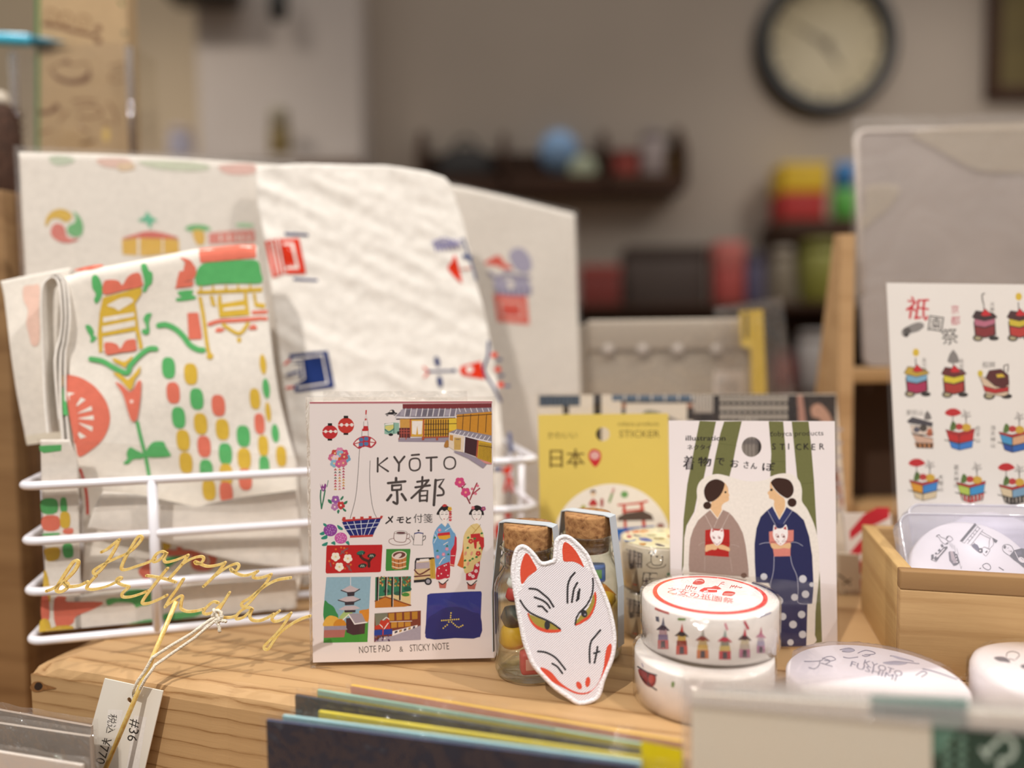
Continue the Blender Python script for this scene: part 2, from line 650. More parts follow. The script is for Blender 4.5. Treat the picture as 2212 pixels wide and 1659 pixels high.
class Art:
    def __init__(s, mb, face, base=1.2e-5, step=3e-6, mat=ink):
        s.mb, s.face, s.k, s.base, s.step, s.mat = mb, face, 0, base, step, mat
        s.x0 = s.y0 = 0.0
        s.boxes = []
        s.wk = 1.0
        s.sc = 1.0

    def at(s, x0, y0, sc):
        s.x0, s.y0, s.sc = x0, y0, sc
        return s

    def px(s, p):
        return s.x0 + p[0] * s.sc, s.y0 + p[1] * s.sc

    def lift(s, uv):
        """just above every earlier mark that this one covers"""
        x0, x1 = min(q[0] for q in uv), max(q[0] for q in uv)
        y0, y1 = min(q[1] for q in uv), max(q[1] for q in uv)
        k = 1
        for (a, b, c, d, n) in s.boxes:
            if n >= k and x0 < b and x1 > a and y0 < d and y1 > c:
                k = n + 1
        s.boxes.append((x0, x1, y0, y1, k))
        return s.base + k * s.step

    def m(s, c):
        return s.mat(c) if isinstance(c, str) else c

    def p(s, c, t, smooth=0, raw=None):
        out = pts(t)
        if smooth:
            out = catmull(out, True, smooth)
        uv = [s.face.uv(*s.px(q)) for q in out]
        s.uvpoly(c, uv)
        return s

    def uvpoly(s, c, uv):
        low = getattr(s.face, 'vmin', -9)
        if low > -9:
            if max(q[1] for q in uv) <= low + 2e-4:
                return
            uv = [(q[0], max(q[1], low)) for q in uv]
        lf = s.lift(uv)
        f = s.face
        if f.flat and not f.disp:
            tri = tessellate_polygon([[V((a, b, 0)) for a, b in uv]])
            tris = []
            for t in tri:
                a, b, d = (uv[i] for i in t)
                cr = (b[0] - a[0]) * (d[1] - a[1]) - (b[1] - a[1]) * (d[0] - a[0])
                tris.append(tuple(t) if cr > 0 else tuple(t)[::-1])
            s.mb.add([f.pt(a, b, lf) for a, b in uv], tris, s.m(c))
            return
        st = 0.0022 if f.flat else 0.0018
        res = []
        for i in range(len(uv)):
            a, b = uv[i], uv[(i + 1) % len(uv)]
            n = max(1, int(math.hypot(b[0] - a[0], b[1] - a[1]) / st))
            res += [(a[0] + (b[0] - a[0]) * k / n, a[1] + (b[1] - a[1]) * k / n) for k in range(n)]
        cl = []
        for q in res:
            if not cl or math.hypot(q[0] - cl[-1][0], q[1] - cl[-1][1]) > 3e-5:
                cl.append(q)
        if len(cl) < 3:
            return
        nb = len(cl)
        xs, ys = [q[0] for q in cl], [q[1] for q in cl]
        al = list(cl)
        x = min(xs) + st / 2
        while x < max(xs):
            y = min(ys) + st / 2
            while y < max(ys):
                if inside((x, y), cl):
                    al.append((x, y))
                y += st
            x += st
        K = 100.0
        vs, _, fs, *_r = delaunay_2d_cdt([V((a * K, b * K)) for a, b in al], [(i, (i + 1) % nb) for i in range(nb)], [], 1, 1e-6)
        s.mb.add([f.pt(q.x / K, q.y / K, lf) for q in vs], [tuple(t) for t in fs], s.m(c), True)

    def s(s, c, t, k=6):
        return s.p(c, t, k)

    def l(s, c, t, w, smooth=5, closed=False, w1=None):
        q = pts(t)
        w *= s.wk
        if smooth and len(q) > 2:
            q = catmull(q, closed, smooth)
        r = ribbon(q, w, closed, w1)
        if not r:
            return s
        L, Rr, q = r
        f = s.face
        lf = s.lift([f.uv(*s.px(z)) for z in L + Rr])
        n = len(L)
        U = lambda z: f.pt(*f.uv(*s.px(z)), lf)
        if f.disp or not f.flat:
            n0 = n
            L2, R2 = [], []
            for i in range(n0 if closed else n0 - 1):
                j = (i + 1) % n0
                a, b = f.uv(*s.px(L[i])), f.uv(*s.px(L[j]))
                k = max(1, int(math.hypot(b[0] - a[0], b[1] - a[1]) / 0.002))
                for e in range(k):
                    z = e / k
                    L2.append(tuple(L[i][m] + (L[j][m] - L[i][m]) * z for m in (0, 1)))
                    R2.append(tuple(Rr[i][m] + (Rr[j][m] - Rr[i][m]) * z for m in (0, 1)))
            if not closed:
                L2.append(L[-1])
                R2.append(Rr[-1])
            L, Rr = L2, R2
            n = len(L)
        vs = [U(z) for z in L] + [U(z) for z in Rr]
        fs = [(i, i + n, (i + 1) % n + n, (i + 1) % n) for i in range(n if closed else n - 1)]
        s.mb.add(vs, fs, s.m(c))
        if not closed:
            for e, ww in ((q[0], w), (q[-1], w1 if w1 is not None else w)):
                cc = [(e[0] + ww / 2 * math.cos(t), e[1] + ww / 2 * math.sin(t)) for t in [2 * math.pi * k / 10 for k in range(10)]]
                s.mb.add([U(z) for z in cc][::-1], [tuple(range(10))], s.m(c))
        return s

    def L(s, c, t, w):
        return s.l(c, t, w, 0)

    def e(s, c, x, y, rx, ry=None, rot=0, n=20):
        ry = rx if ry is None else ry
        a = R(rot)
        return s.p(c, [(x + rx * math.cos(t) * math.cos(a) - ry * math.sin(t) * math.sin(a),
                        y + rx * math.cos(t) * math.sin(a) + ry * math.sin(t) * math.cos(a)) for t in [2 * math.pi * k / n for k in range(n)]])

    def r(s, c, x0, y0, x1, y1):
        return s.p(c, [(x0, y0), (x1, y0), (x1, y1), (x0, y1)])

    def t(s, c, text, x, y, h, rot=0, w=None, up=0.7):
        """text with its baseline starting at x, y; h is the em size; w squeezes it to a width"""
        vs, fs = glyphs(text)
        if not vs:
            return s
        k = h
        kx = h if w is None else w / max(q[0] for q in vs)
        a = R(rot)
        f = s.face
        P3 = []
        for (gx, gy) in vs:
            dx, dy = gx * kx, -gy * k
            P3.append(f.uv(*s.px((x + dx * math.cos(a) - dy * math.sin(a), y + dx * math.sin(a) + dy * math.cos(a)))))
        lf = s.lift(P3)
        P3 = [f.pt(u, v, lf) for u, v in P3]
        s.mb.add(P3, fs, s.m(c))
        return s

    def flower(s, c, x, y, r, cc='#f2d25a', n=5, a0=0.3):
        for k in range(n):
            t = a0 + 2 * math.pi * k / n
            s.e(c, x + r * 0.55 * math.cos(t), y + r * 0.55 * math.sin(t), r * 0.5, n=12)
        s.e(cc, x, y, r * 0.25, n=10)
        return s


# ------------------------------------------------------------------ cloth and cards
def along(p, t):
    d = [0.0]
    for a, b in zip(p, p[1:]):
        d.append(d[-1] + math.hypot(b[0] - a[0], b[1] - a[1]))
    x = t * d[-1]
    for i in range(1, len(p)):
        if x <= d[i] or i == len(p) - 1:
            k = (x - d[i - 1]) / max(1e-9, d[i] - d[i - 1])
            return tuple(p[i - 1][m] + (p[i][m] - p[i - 1][m]) * k for m in (0, 1))


def sheet(mb, face, top, bottom, left, right, mat, thick=0.002, nu=60, nv=60, back=None):
    """a sheet between four pixel edges laid on the face (with its relief), given a thickness"""
    T_, B_, L_, R_ = ([face.uv(*q) for q in pts(e)] for e in (top, bottom, left, right))
    c00, c10, c01, c11 = T_[0], T_[-1], B_[0], B_[-1]
    vs = []
    for j in range(nv + 1):
        v = j / nv
        l, r = along(L_, v), along(R_, v)
        for i in range(nu + 1):
            u = i / nu
            t, b = along(T_, u), along(B_, u)
            q = [(1 - v) * t[m] + v * b[m] + (1 - u) * l[m] + u * r[m]
                 - ((1 - u) * (1 - v) * c00[m] + u * (1 - v) * c10[m] + (1 - u) * v * c01[m] + u * v * c11[m]) for m in (0, 1)]
            vs.append(face.pt(q[0], max(q[1], getattr(face, 'vmin', -9))))
    n = nu + 1
    fs = [(j * n + i, (j + 1) * n + i, (j + 1) * n + i + 1, j * n + i + 1) for j in range(nv) for i in range(nu)]
    N = len(vs)
    bk = [V((q.x, q.y, q.z - thick)) for q in vs]
    fb = [tuple(k + N for k in f)[::-1] for f in fs]
    rim = [i for i in range(n)] + [j * n + nu for j in range(1, nv + 1)] + [nv * n + i for i in range(nu - 1, -1, -1)] + [j * n for j in range(nv - 1, 0, -1)]
    fr = [(rim[k], rim[(k + 1) % len(rim)], rim[(k + 1) % len(rim)] + N, rim[k] + N) for k in range(len(rim))]
    mb.add(vs + bk, fs + fb + fr, mat, True)
    return mb


def quad(mb, face, px4, mat, d0, d1, side=None):
    """a flat card whose four corners are seen at px4 (tl, tr, br, bl)"""
    q = [face.uv(*p) for p in px4]
    q = [(a, max(b, getattr(face, 'vmin', -9))) for a, b in q]
    mb.prism([q[3], q[2], q[1], q[0]], d0, d1, mat, side)
    return mb


def rounded(w, h, r, n=6, o=(0, 0)):
    out = []
    for cx, cy, a in ((w - r, r, -90), (w - r, h - r, 0), (r, h - r, 90), (r, r, 180)):
        for k in range(n + 1):
            t = R(a + 90 * k / n)
            out.append((o[0] + cx + r * math.cos(t), o[1] + cy + r * math.sin(t)))
    return out


# ------------------------------------------------------------------ the setting
def struct(name, mb, mat=None):
    o = mb.obj(name, None, mat)
    o['kind'] = 'structure'
    return o


WALL = solid('wall_paint', '#b5a99d', 0.9, nscale=3, var=0.04, spec=0.2)
WALL2 = solid('pillar_tone', '#c9c0ba', 0.9, nscale=3, var=0.04, spec=0.2)  # pillar set paler than the back wall
WALL3 = solid('cream_tone', '#d3c2a8', 0.9, nscale=3, var=0.04, spec=0.2)  # left wall set creamier than the back wall
FLOOR = wood('floor_boards', '#8a6a48', '#5e442c', 1.0, 200)
Z0 = TOP
pL, pR = on_y(432, 300, 2.45), on_y(782, 300, 2.45)
struct('floor', MB().box((-3.2, -1.6, -0.05), (3.4, 2.9, 0), FLOOR))
struct('wall_back', MB().box((pL.x + 0.02, 2.6, 0), (3.4, 2.72, 2.75), WALL))
struct('wall_left', MB().box((-3.2, 2.75, 0), (pL.x + 0.05, 2.87, 2.75), WALL3))
struct('trim_1', MB().box((pL.x, 2.45, 0), (pR.x, 2.62, 2.75), WALL2))
TB = wood('table_wood', '#a57b4c', '#7a5632', 0.8, 300)
# table that carries everything, a step below the riser
tb = thing('display_table', 'long brown wooden shop table under the riser and the bagged cards', 'table', Matrix.Translation((0, 0.45, 0)))
MB().rbox((-0.72, -0.36, TOP - 0.14), (0.75, 0.55, TOP - 0.10), TB, 0.004).obj('tabletop', tb)
for sx in (-0.66, 0.69):
    for sy in (-0.30, 0.49):
        MB().rbox((sx - 0.03, sy - 0.03, 0), (sx + 0.03, sy + 0.03, TOP - 0.14), TB, 0.004).obj('leg', tb)

# the pine riser: front edge seen from (80,1425) to (545,1500)
A, B_ = on_z(80, 1427), on_z(545, 1502)
YAW = math.degrees(math.atan2(B_.y - A.y, B_.x - A.x))
BF = level((A.x, A.y, 0), YAW)
PINE = pine('pine', '#c19c6f', '#916a40')
rz = thing('wooden_riser', 'thick pine board riser with knot and worn front edge', 'riser', BF.mat())
mb = MB()
bm = bmesh.new()
nx = 90
prof = [(0.0, -0.0995), (0.0, -0.006), (0.0012, -0.0022), (0.004, -0.0003), (0.008, 0.0), (0.33, 0.0), (0.33, -0.0995)]
rows = []
for i in range(nx + 1):
    x = -0.004 + 0.62 * i / nx
    wob = [0.0009 * noise.noise(V((x * 60, k * 3.1, 0))) for k in range(5)]
    e = 0.004 * max(0, 1 - i / 2.0) if i < 2 else 0
    row = []
    for k, (y, z) in enumerate(prof):
        yy = y + (abs(wob[k]) if k in (1, 2, 3) else 0)
        zz = z - (abs(wob[k]) * 1.2 if k in (1, 2, 3) else 0) - (e if k in (2, 3, 4, 5) else 0)
        row.append((x, yy, zz))
    rows.append(row)
n = len(prof)
vs = [q for r_ in rows for q in r_]
fs = [(i * n + k, (i + 1) * n + k, (i + 1) * n + (k + 1) % n, i * n + (k + 1) % n) for i in range(nx) for k in range(n)]
fs += [tuple(range(n))[::-1], tuple(nx * n + k for k in range(n))]
mb.add(vs, fs, PINE)
mb.obj('board', rz)
# knot on the front face
kf = Frame(BF.world(0, 0, 0), BF.x, (0, 0, 1))
mb = MB()
a = Art(mb, kf, 2e-4)
KN = solid('knot', '#2a1608', 0.8, var=0.4, nscale=600)
a.s(solid('knot_ring', '#8f6236', 0.7, nscale=500, var=0.3), '66,1484 74,1473 88,1472 98,1478 122,1486 100,1490 84,1494 72,1493')
a.s(KN, '75,1482 80,1474 88,1474 93,1480 91,1487 84,1491 77,1489')
mb.obj('knot', rz, BF.mat().inverted() @ kf.mat(), label='dark knot in the front face')

# ------------------------------------------------------------------ far background
WF = stand((0, 2.6, 0))


def bw(px, py, d=0.0):
    q = on_y(px, py, 2.6 - d)
    return q.x, q.z - TOP


def far(px, py, Y):
    q = on_y(px, py, Y)
    return Matrix.Translation(q), q


def wall_clock():
    f = stand((on_y(1788, 92, 2.57).x, 2.6, on_y(1788, 92, 2.57).z - TOP))
    t = thing('wall_clock', 'round wall clock with black rim and cream dial', 'clock', f.mat())
    k = 2.57 / FPX
    r0, r1 = 153 * k, 122 * k
    MB().lathe([(r1 - 0.005, 0.0), (r0, 0.0), (r0, 0.02), (r0 - 0.012, 0.045), (r1, 0.045), (r1 - 0.004, 0.02), (r1 - 0.005, 0.0)], solid('clock_rim', '#15110c', 0.3), 64, caps=False).obj('rim', t)
    d = MB().lathe([(r1, 0.004), (r1, 0.02), (0, 0.02)], solid('clock_dial', '#b5a680', 0.4, nscale=6, var=0.06), 64, smooth=False)
    K = solid('clock_mark', '#4a4132', 0.5)
    for i in range(12):
        an = R(30 * i)
        c, s = math.cos(an), math.sin(an)
        q = [(r1 * 0.8 * c - 0.004 * s, r1 * 0.8 * s + 0.004 * c), (r1 * 0.8 * c + 0.004 * s, r1 * 0.8 * s - 0.004 * c),
             (r1 * 0.93 * c + 0.004 * s, r1 * 0.93 * s - 0.004 * c), (r1 * 0.93 * c - 0.004 * s, r1 * 0.93 * s + 0.004 * c)]
        d.prism(q, 0.0202, 0.0215, K)
    d.obj('dial', t)
    for nm, an, l, w in (('hour_hand', -58, 0.5, 0.009), ('minute_hand', 150, 0.72, 0.006)):
        c, s = math.cos(R(an)), math.sin(R(an))
        q = [(-w * s, w * c), (w * s, -w * c), (r1 * l * c, r1 * l * s)]
        MB().prism(q, 0.024, 0.027, solid('clock_hand', '#6b5c40', 0.4)).obj(nm, t)
    MB().lathe([(0.012, 0.02), (0.012, 0.029), (0, 0.029)], solid('clock_hand', '#6b5c40', 0.4), 16).obj('hub', t)


wall_clock()

DK = wood('dark_shelf_wood', '#4a3020', '#2c1a10', 0.6, 200)


def ledge(name, label, cat, px0, px1, py, Y, d, mat, group=None, to_floor=False, th=0.02):
    a, b = on_y(px0, py, Y), on_y(px1, py, Y)
    z = (a.z + b.z) / 2
    t = thing(name, label, cat, Matrix.Translation((a.x, Y, 0 if to_floor else z)))
    w = b.x - a.x
    z1 = z if to_floor else 0
    MB().rbox((0, 0, z1 - th), (w, d, z1), mat, 0.003).obj('top', t)
    if to_floor:
        for x in (0.0, w - 0.02):
            MB().box((x, 0, 0), (x + 0.02, d, z1 - th), mat).obj('side_panel', t)
        MB().box((0.02, d - 0.015, 0), (w - 0.02, d, z1 - th), mat).obj('back_panel', t)
        MB().box((0.02, 0.02, z1 * 0.5), (w - 0.02, d - 0.015, z1 * 0.5 + 0.02), mat).obj('shelf', t)
    return t, a, b, z


# wall rack with toothed dividers
def wall_rack():
    a, b = on_y(900, 404, 2.46), on_y(1480, 404, 2.46)
    t = thing('wall_rack', 'dark wooden wall rack with upright dividers below the clock', 'shelf', Matrix.Translation((a.x, 2.6, a.z)))
    w, k = b.x - a.x, 2.46 / FPX
    MB().rbox((0, -0.14, -0.02), (w, 0, 0), DK, 0.003).obj('shelf_board', t)
    MB().box((0, -0.012, 0), (w, 0, 88 * k), DK).obj('back_panel', t)
    MB().box((0, -0.14, 0), (w, -0.13, 22 * k), DK).obj('front_rail', t)
    for px in (900, 1080, 1300, 1466):
        x = (px - 900) * k
        h = 135 * k if px in (900, 1466) else 128 * k
        MB().prism([(0, 0), (0.14, 0), (0.14, h), (0.10, h), (0, h * 0.55)], 0, 0.018, DK).obj('divider', t, Matrix(((0, 0, 1, x), (1, 0, 0, -0.14), (0, 1, 0, 0), (0, 0, 0, 1))))
    return a.z


RZ = wall_rack()


def jar(name, label, cat, px, y0, y1, wpx, Y, col, capcol, z=None, group=None, cap=0.2, shape='jar'):
    a, b = on_y(px, y1, Y), on_y(px, y0, Y)
    z = a.z if z is None else z
    h, r = b.z - z, wpx / 2 * Y / FPX
    t = thing(name, label, cat, Matrix.Translation((a.x, Y, z)), group)
    hb = h * (1 - cap)
    if shape == 'bottle':
        pr = [(r * 0.85, 0), (r, h * 0.03), (r, hb * 0.62), (r * 0.6, hb * 0.82), (r * 0.38, hb * 0.9), (r * 0.38, hb)]
        rc = r * 0.45
    else:
        pr = [(r * 0.9, 0), (r, h * 0.05), (r, hb * 0.9), (r * 0.85, hb), (0, hb)]
        rc = r * 0.9
    MB().lathe(pr, solid('far_' + col, col, 0.35), 24).obj('body', t)
    MB().lathe([(rc, hb), (rc, h * 0.97), (rc * 0.9, h), (0, h)], solid('far_' + capcol, capcol, 0.4), 24).obj('cap', t)
    return t


def carton(name, label, cat, px0, px1, y0, y1, Y, d, col, lidcol, z=None, group=None, part='lid', lid=0.2):
    a, b = on_y(px0, y1, Y), on_y(px1, y0, Y)
    z = a.z if z is None else z
    w, h = b.x - a.x, b.z - z
    t = thing(name, label, cat, Matrix.Translation((a.x, Y, z)), group)
    MB().rbox((0.002, 0.002, 0), (w - 0.002, d, h * (1 - lid)), solid('far_' + col, col, 0.5), 0.004).obj('body', t)
    MB().rbox((0, 0, h * (1 - lid)), (w, d + 0.002, h), solid('far_' + lidcol, lidcol, 0.5), 0.004).obj(part, t)
    return t


# on the wall rack
a_, q_ = far(1000, 396, 2.52)
bagm = solid('far_black_bag', '#191210', 0.6)
t = thing('pouch_bag', 'black slumped bag at the left end of the wall rack', 'bag', Matrix.Translation((on_y(1006, 380, 2.53).x, 2.53, RZ)))
MB().lathe([(0.09, 0), (0.115, 0.03), (0.11, 0.07), (0.07, 0.12), (0.03, 0.135), (0, 0.136)], bagm, 20, sy=0.5).obj('body', t)
MB().tube([(-0.04, 0, 0.12), (-0.03, 0, 0.155), (0.0, 0, 0.17), (0.03, 0, 0.155), (0.04, 0, 0.12)], 0.006, bagm, 8).obj('handle', t)
t = thing('paper_lantern', 'pale blue round lantern at the middle of the wall rack', 'lantern', Matrix.Translation((on_y(1207, 328, 2.528).x, 2.528, RZ)))
hz = on_y(1207, 326, 2.50).z - RZ
MB().lathe([(0.0, hz - 0.07), (0.03, hz - 0.066), (0.058, hz - 0.03), (0.066, hz), (0.058, hz + 0.036), (0.03, hz + 0.064), (0, hz + 0.068)], solid('far_blue', '#8fb7e4', 0.4), 28).obj('shade', t)
MB().lathe([(0.035, 0), (0.035, 0.012), (0.012, 0.02), (0.012, hz - 0.06)], solid('far_teal', '#1f5f5c', 0.5), 16).obj('stand', t)
f = stand((on_y(1259, 364, 2.475).x, 2.475, on_y(1259, 364, 2.46).z - TOP))
t = thing('bokeh_disc', 'round pale green disc standing on the front of the wall rack', 'disc', f.mat())  # solid disc made up for an out-of-focus highlight
MB().lathe([(0.0, -0.008), (0.044, -0.008), (0.046, 0.0), (0.042, 0.004), (0, 0.005)], solid('far_pale', '#b4bda2', 0.35), 28).obj('disc_face', t)
MB().prism([(-0.012, 0.04 - 0.09), (0.012, 0.04 - 0.09), (0.012, -0.03), (-0.012, -0.03)], -0.009, -0.006, solid('far_teal', '#1f5f5c', 0.5)).obj('prop', t)
carton('gift_box', 'dull red box to the right of the pale disc on the rack', 'box', 1324, 1382, 322, 396, 2.51, 0.06, '#a03a2c', '#7a2a1e', RZ)
jar('bottle', 'grey white bottle beside the red box on the wall rack', 'bottle', 1410, 285, 400, 52, 2.51, '#a89a98', '#8f8484', RZ, cap=0.15)
jar('bottle', 'amber jar at the right end of the wall rack', 'bottle', 1451, 315, 400, 20, 2.52, '#7a5a24', '#3a2814', RZ, shape='jar')

# frame at the top right corner
fa, fb = on_y(2132, 212, 2.58), on_y(2420, -170, 2.58)
t = thing('picture_frame', 'dark framed olive picture hung high beside the clock', 'picture', Matrix.Translation((fa.x, 2.6, fa.z)))
w, h = fb.x - fa.x, fb.z - fa.z
for n_, a, b in (('frame_side', (0, 0), (0.035, h)), ('frame_side', (w - 0.035, 0), (w, h)), ('frame_rail', (0.035, 0), (w - 0.035, 0.035)), ('frame_rail', (0.035, h * 0.72), (w - 0.035, h))):
    MB().rbox((a[0], -0.035, a[1]), (b[0], 0, b[1]), DK, 0.004).obj(n_, t)
MB().box((0.03, -0.012, 0.03), (w - 0.03, -0.004, h * 0.73), solid('olive_print', '#6b5c30', 0.6, nscale=9, var=0.25)).obj('canvas', t)

# dark fixtures at the top left
fa, fb = on_y(385, 22, 2.42), on_y(520, -70, 2.42)
t = thing('wall_fixture', 'dark box speaker fixed high on the pale pillar', 'speaker', Matrix.Translation(((fa.x + fb.x) / 2, 2.45, fa.z)))  # dark lamp fixture, its box shape and wall bracket made up
MB().rbox((-0.1, -0.16, 0), (0.1, -0.03, 0.14), solid('fixture_case', '#2a2018', 0.5), 0.01).obj('case', t)
MB().rbox((0.02, -0.03, 0.05), (0.08, 0.0, 0.11), solid('fixture_case', '#2a2018', 0.5), 0.005).obj('bracket', t)
fa = on_y(600, 42, 2.36)
t = thing('wall_spotlight', 'small black spotlight on the pale pillar above the olive bottle', 'spotlight', Matrix.Translation((fa.x, 2.45, fa.z)))
MB().lathe([(0.0, 0), (0.022, 0.004), (0.028, 0.03), (0.026, 0.085), (0.01, 0.1), (0, 0.1)], solid('spot_black', '#0c0a08', 0.4), 20, o=(0, -0.08, 0)).obj('head', t)
MB().tube([(0, -0.08, 0.09), (0, -0.05, 0.12), (0, 0.0, 0.12)], 0.008, solid('spot_black', '#0c0a08', 0.4)).obj('arm', t)

# ledge along the pillar, its top hidden behind the cloths
la = on_y(300, 348, 2.36)
lb = on_y(782, 348, 2.36)
struct('trim_2', MB().box((la.x, 2.30, la.z - 0.02), (lb.x, 2.46, la.z), WALL2))
jar('bottle', 'olive bottle with pale cap on the ledge by the pillar', 'bottle', 606, 235, 350, 46, 2.36, '#7d6a3c', '#a39a86', la.z, cap=0.38)
jar('jar', 'pale lilac pot on the ledge left of the pillar edge', 'jar', 392, 278, 350, 50, 2.36, '#a6a3b4', '#b3a9ae', la.z, cap=0.25)

# counter under the rack
t, ca, cb, CZ = ledge('back_counter', 'dark wooden counter against the far wall', 'counter', 1180, 2000, 655, 2.25, 0.34, DK, to_floor=True)
carton('gift_box', 'red patterned box at the left end of the far counter', 'box', 1255, 1342, 572, 655, 2.32, 0.1, '#8a3a34', '#a4453c', CZ)
carton('storage_case', 'wide dark case with grey front on the far counter', 'case', 1355, 1530, 530, 655, 2.36, 0.16, '#51443e', '#3b2a22', CZ)
carton('paper_box', 'tall red box beside the dark case on the far counter', 'box', 1548, 1610, 520, 655, 2.32, 0.1, '#b8504a', '#c97068', CZ, lid=0.4)
carton('paper_box', 'narrow blue grey box between red box and beige jar', 'box', 1612, 1655, 545, 655, 2.32, 0.1, '#5a5570', '#463f52', CZ)
jar('jar', 'small beige jar left of the olive jar on the far counter', 'jar', 1690, 535, 655, 50, 2.32, '#8d8270', '#a59a8a', CZ)
jar('jar', 'olive green jar at the right on the far counter', 'jar', 1768, 520, 655, 80, 2.30, '#8b8a3c', '#7d7c34', CZ, cap=0.18)
# shelf with bright boxes
t, sa, sb, SZ = ledge('wall_shelf', 'small dark shelf carrying yellow and red boxes', 'shelf', 1688, 1850, 472, 2.40, 0.2, DK, th=0.06)
MB().box((0.01, 0.04, -0.10), (sb.x - sa.x - 0.01, 0.2, -0.06), DK).obj('bracket', t)
carton('paper_box', 'red box under the yellow box on the small shelf', 'box', 1690, 1786, 414, 472, 2.44, 0.12, '#b3221c', '#c3302a', SZ)
z2 = on_y(1786, 414, 2.44).z + 0.001
carton('paper_box', 'yellow box stacked on the red box', 'box', 1690, 1790, 350, 414, 2.44, 0.12, '#dcb511', '#e2c02a', z2)
jar('bottle', 'green bottle with blue cap beside the yellow box', 'bottle', 1822, 355, 472, 50, 2.44, '#5cae4a', '#3f86c8', SZ, cap=0.45)
# low bench in front of the counter
t, ba, bb, BZ = ledge('low_bench', 'low dark bench in front of the far counter', 'bench', 1500, 1990, 850, 1.85, 0.3, DK, to_floor=True)
jar('tub', 'round white tub on the low bench', 'tub', 1765, 715, 850, 85, 1.95, '#b9b3b0', '#a7a09c', BZ, cap=0.15)
jar('jar', 'small dark red jar left of the white tub', 'jar', 1692, 760, 850, 46, 1.95, '#7c1c18', '#6a1512', BZ, cap=0.2)
# ------------------------------------------------------------------ wire basket and the cloths in it
k0, k1 = on_z(60, 1387, 0.0018), on_z(664, 1330, 0.0018)
BYAW = math.degrees(math.atan2(k1.y - k0.y, k1.x - k0.x))
KF = level((k0.x, k0.y, 0), BYAW)          # x along the basket front, y to the back
WHITE = solid('white_coated_wire', '#e9e8f0', 0.25, spec=0.6, var=0.02, coat=0.4)
_d = ray(1160, 990)
_t = None
# length of the basket: where the pixel column 1160 meets its front plane
KP = Frame(KF.o, KF.x, (0, 0, 1))
BLEN = KP.uv(1159, 985)[0]
HT = [0.0018, KP.uv(335, 1258)[1], KP.uv(335, 1152)[1], KP.uv(335, 1036)[1]]
BDEP = 0.085


def wire_basket():
    t = thing('wire_basket', 'white coated wire basket holding the folded printed cloths', 'basket', KF.mat())
    r = 0.0019
    for z in HT:
        p = []
        c = 0.006
        for cx, cy, a0 in ((BLEN - c, c, -90), (BLEN - c, BDEP - c, 0), (c, BDEP - c, 90), (c, c, 180)):
            for k in range(6):
                a = R(a0 + 18 * k)
                p.append((cx + c * math.cos(a), cy + c * math.sin(a), z))
        MB().tube(p, r, WHITE, 12, closed=True).obj('rail', t)
    ups = [KP.uv(335, 1200)[0], KP.uv(880, 1150)[0]]
    for x in ups:
        MB().tube([(x, 0.0, HT[0]), (x, 0.0, HT[3])], r * 1.15, WHITE, 12).obj('upright', t)
        MB().tube([(x, BDEP, HT[0]), (x, BDEP, HT[3])], r * 1.15, WHITE, 12).obj('upright', t)
        MB().tube([(x, 0, HT[0]), (x, BDEP, HT[0])], r, WHITE, 12).obj('floor_wire', t)
    for y in (0.03, 0.058):
        MB().tube([(0.0, y, HT[0]), (0.0, y, HT[3])], r, WHITE, 12).obj('upright', t)
        MB().tube([(BLEN, y, HT[0]), (BLEN, y, HT[3])], r, WHITE, 12).obj('upright', t)
        MB().tube([(0.0, y, HT[0]), (BLEN, y, HT[0])], r, WHITE, 12).obj('floor_wire', t)


wire_basket()


def kface(back, lean, u=0.0, turn=0.0):
    """upright face parallel to the basket front, `back` behind it"""
    o = KF.world(u, back, 0.005)
    f = stand((o.x, o.y, o.z - TOP), BYAW + turn, lean)
    f.vmin = 0.0
    return f


CO, GR, YE = '#e07a66', '#5fb56e', '#d9b648'
LIN = dye('#ebe5dc')
LIN2 = dye('#ede8e1')
RED, NAV, VIO = '#dc3a22', '#22356e', '#8f8bb4'


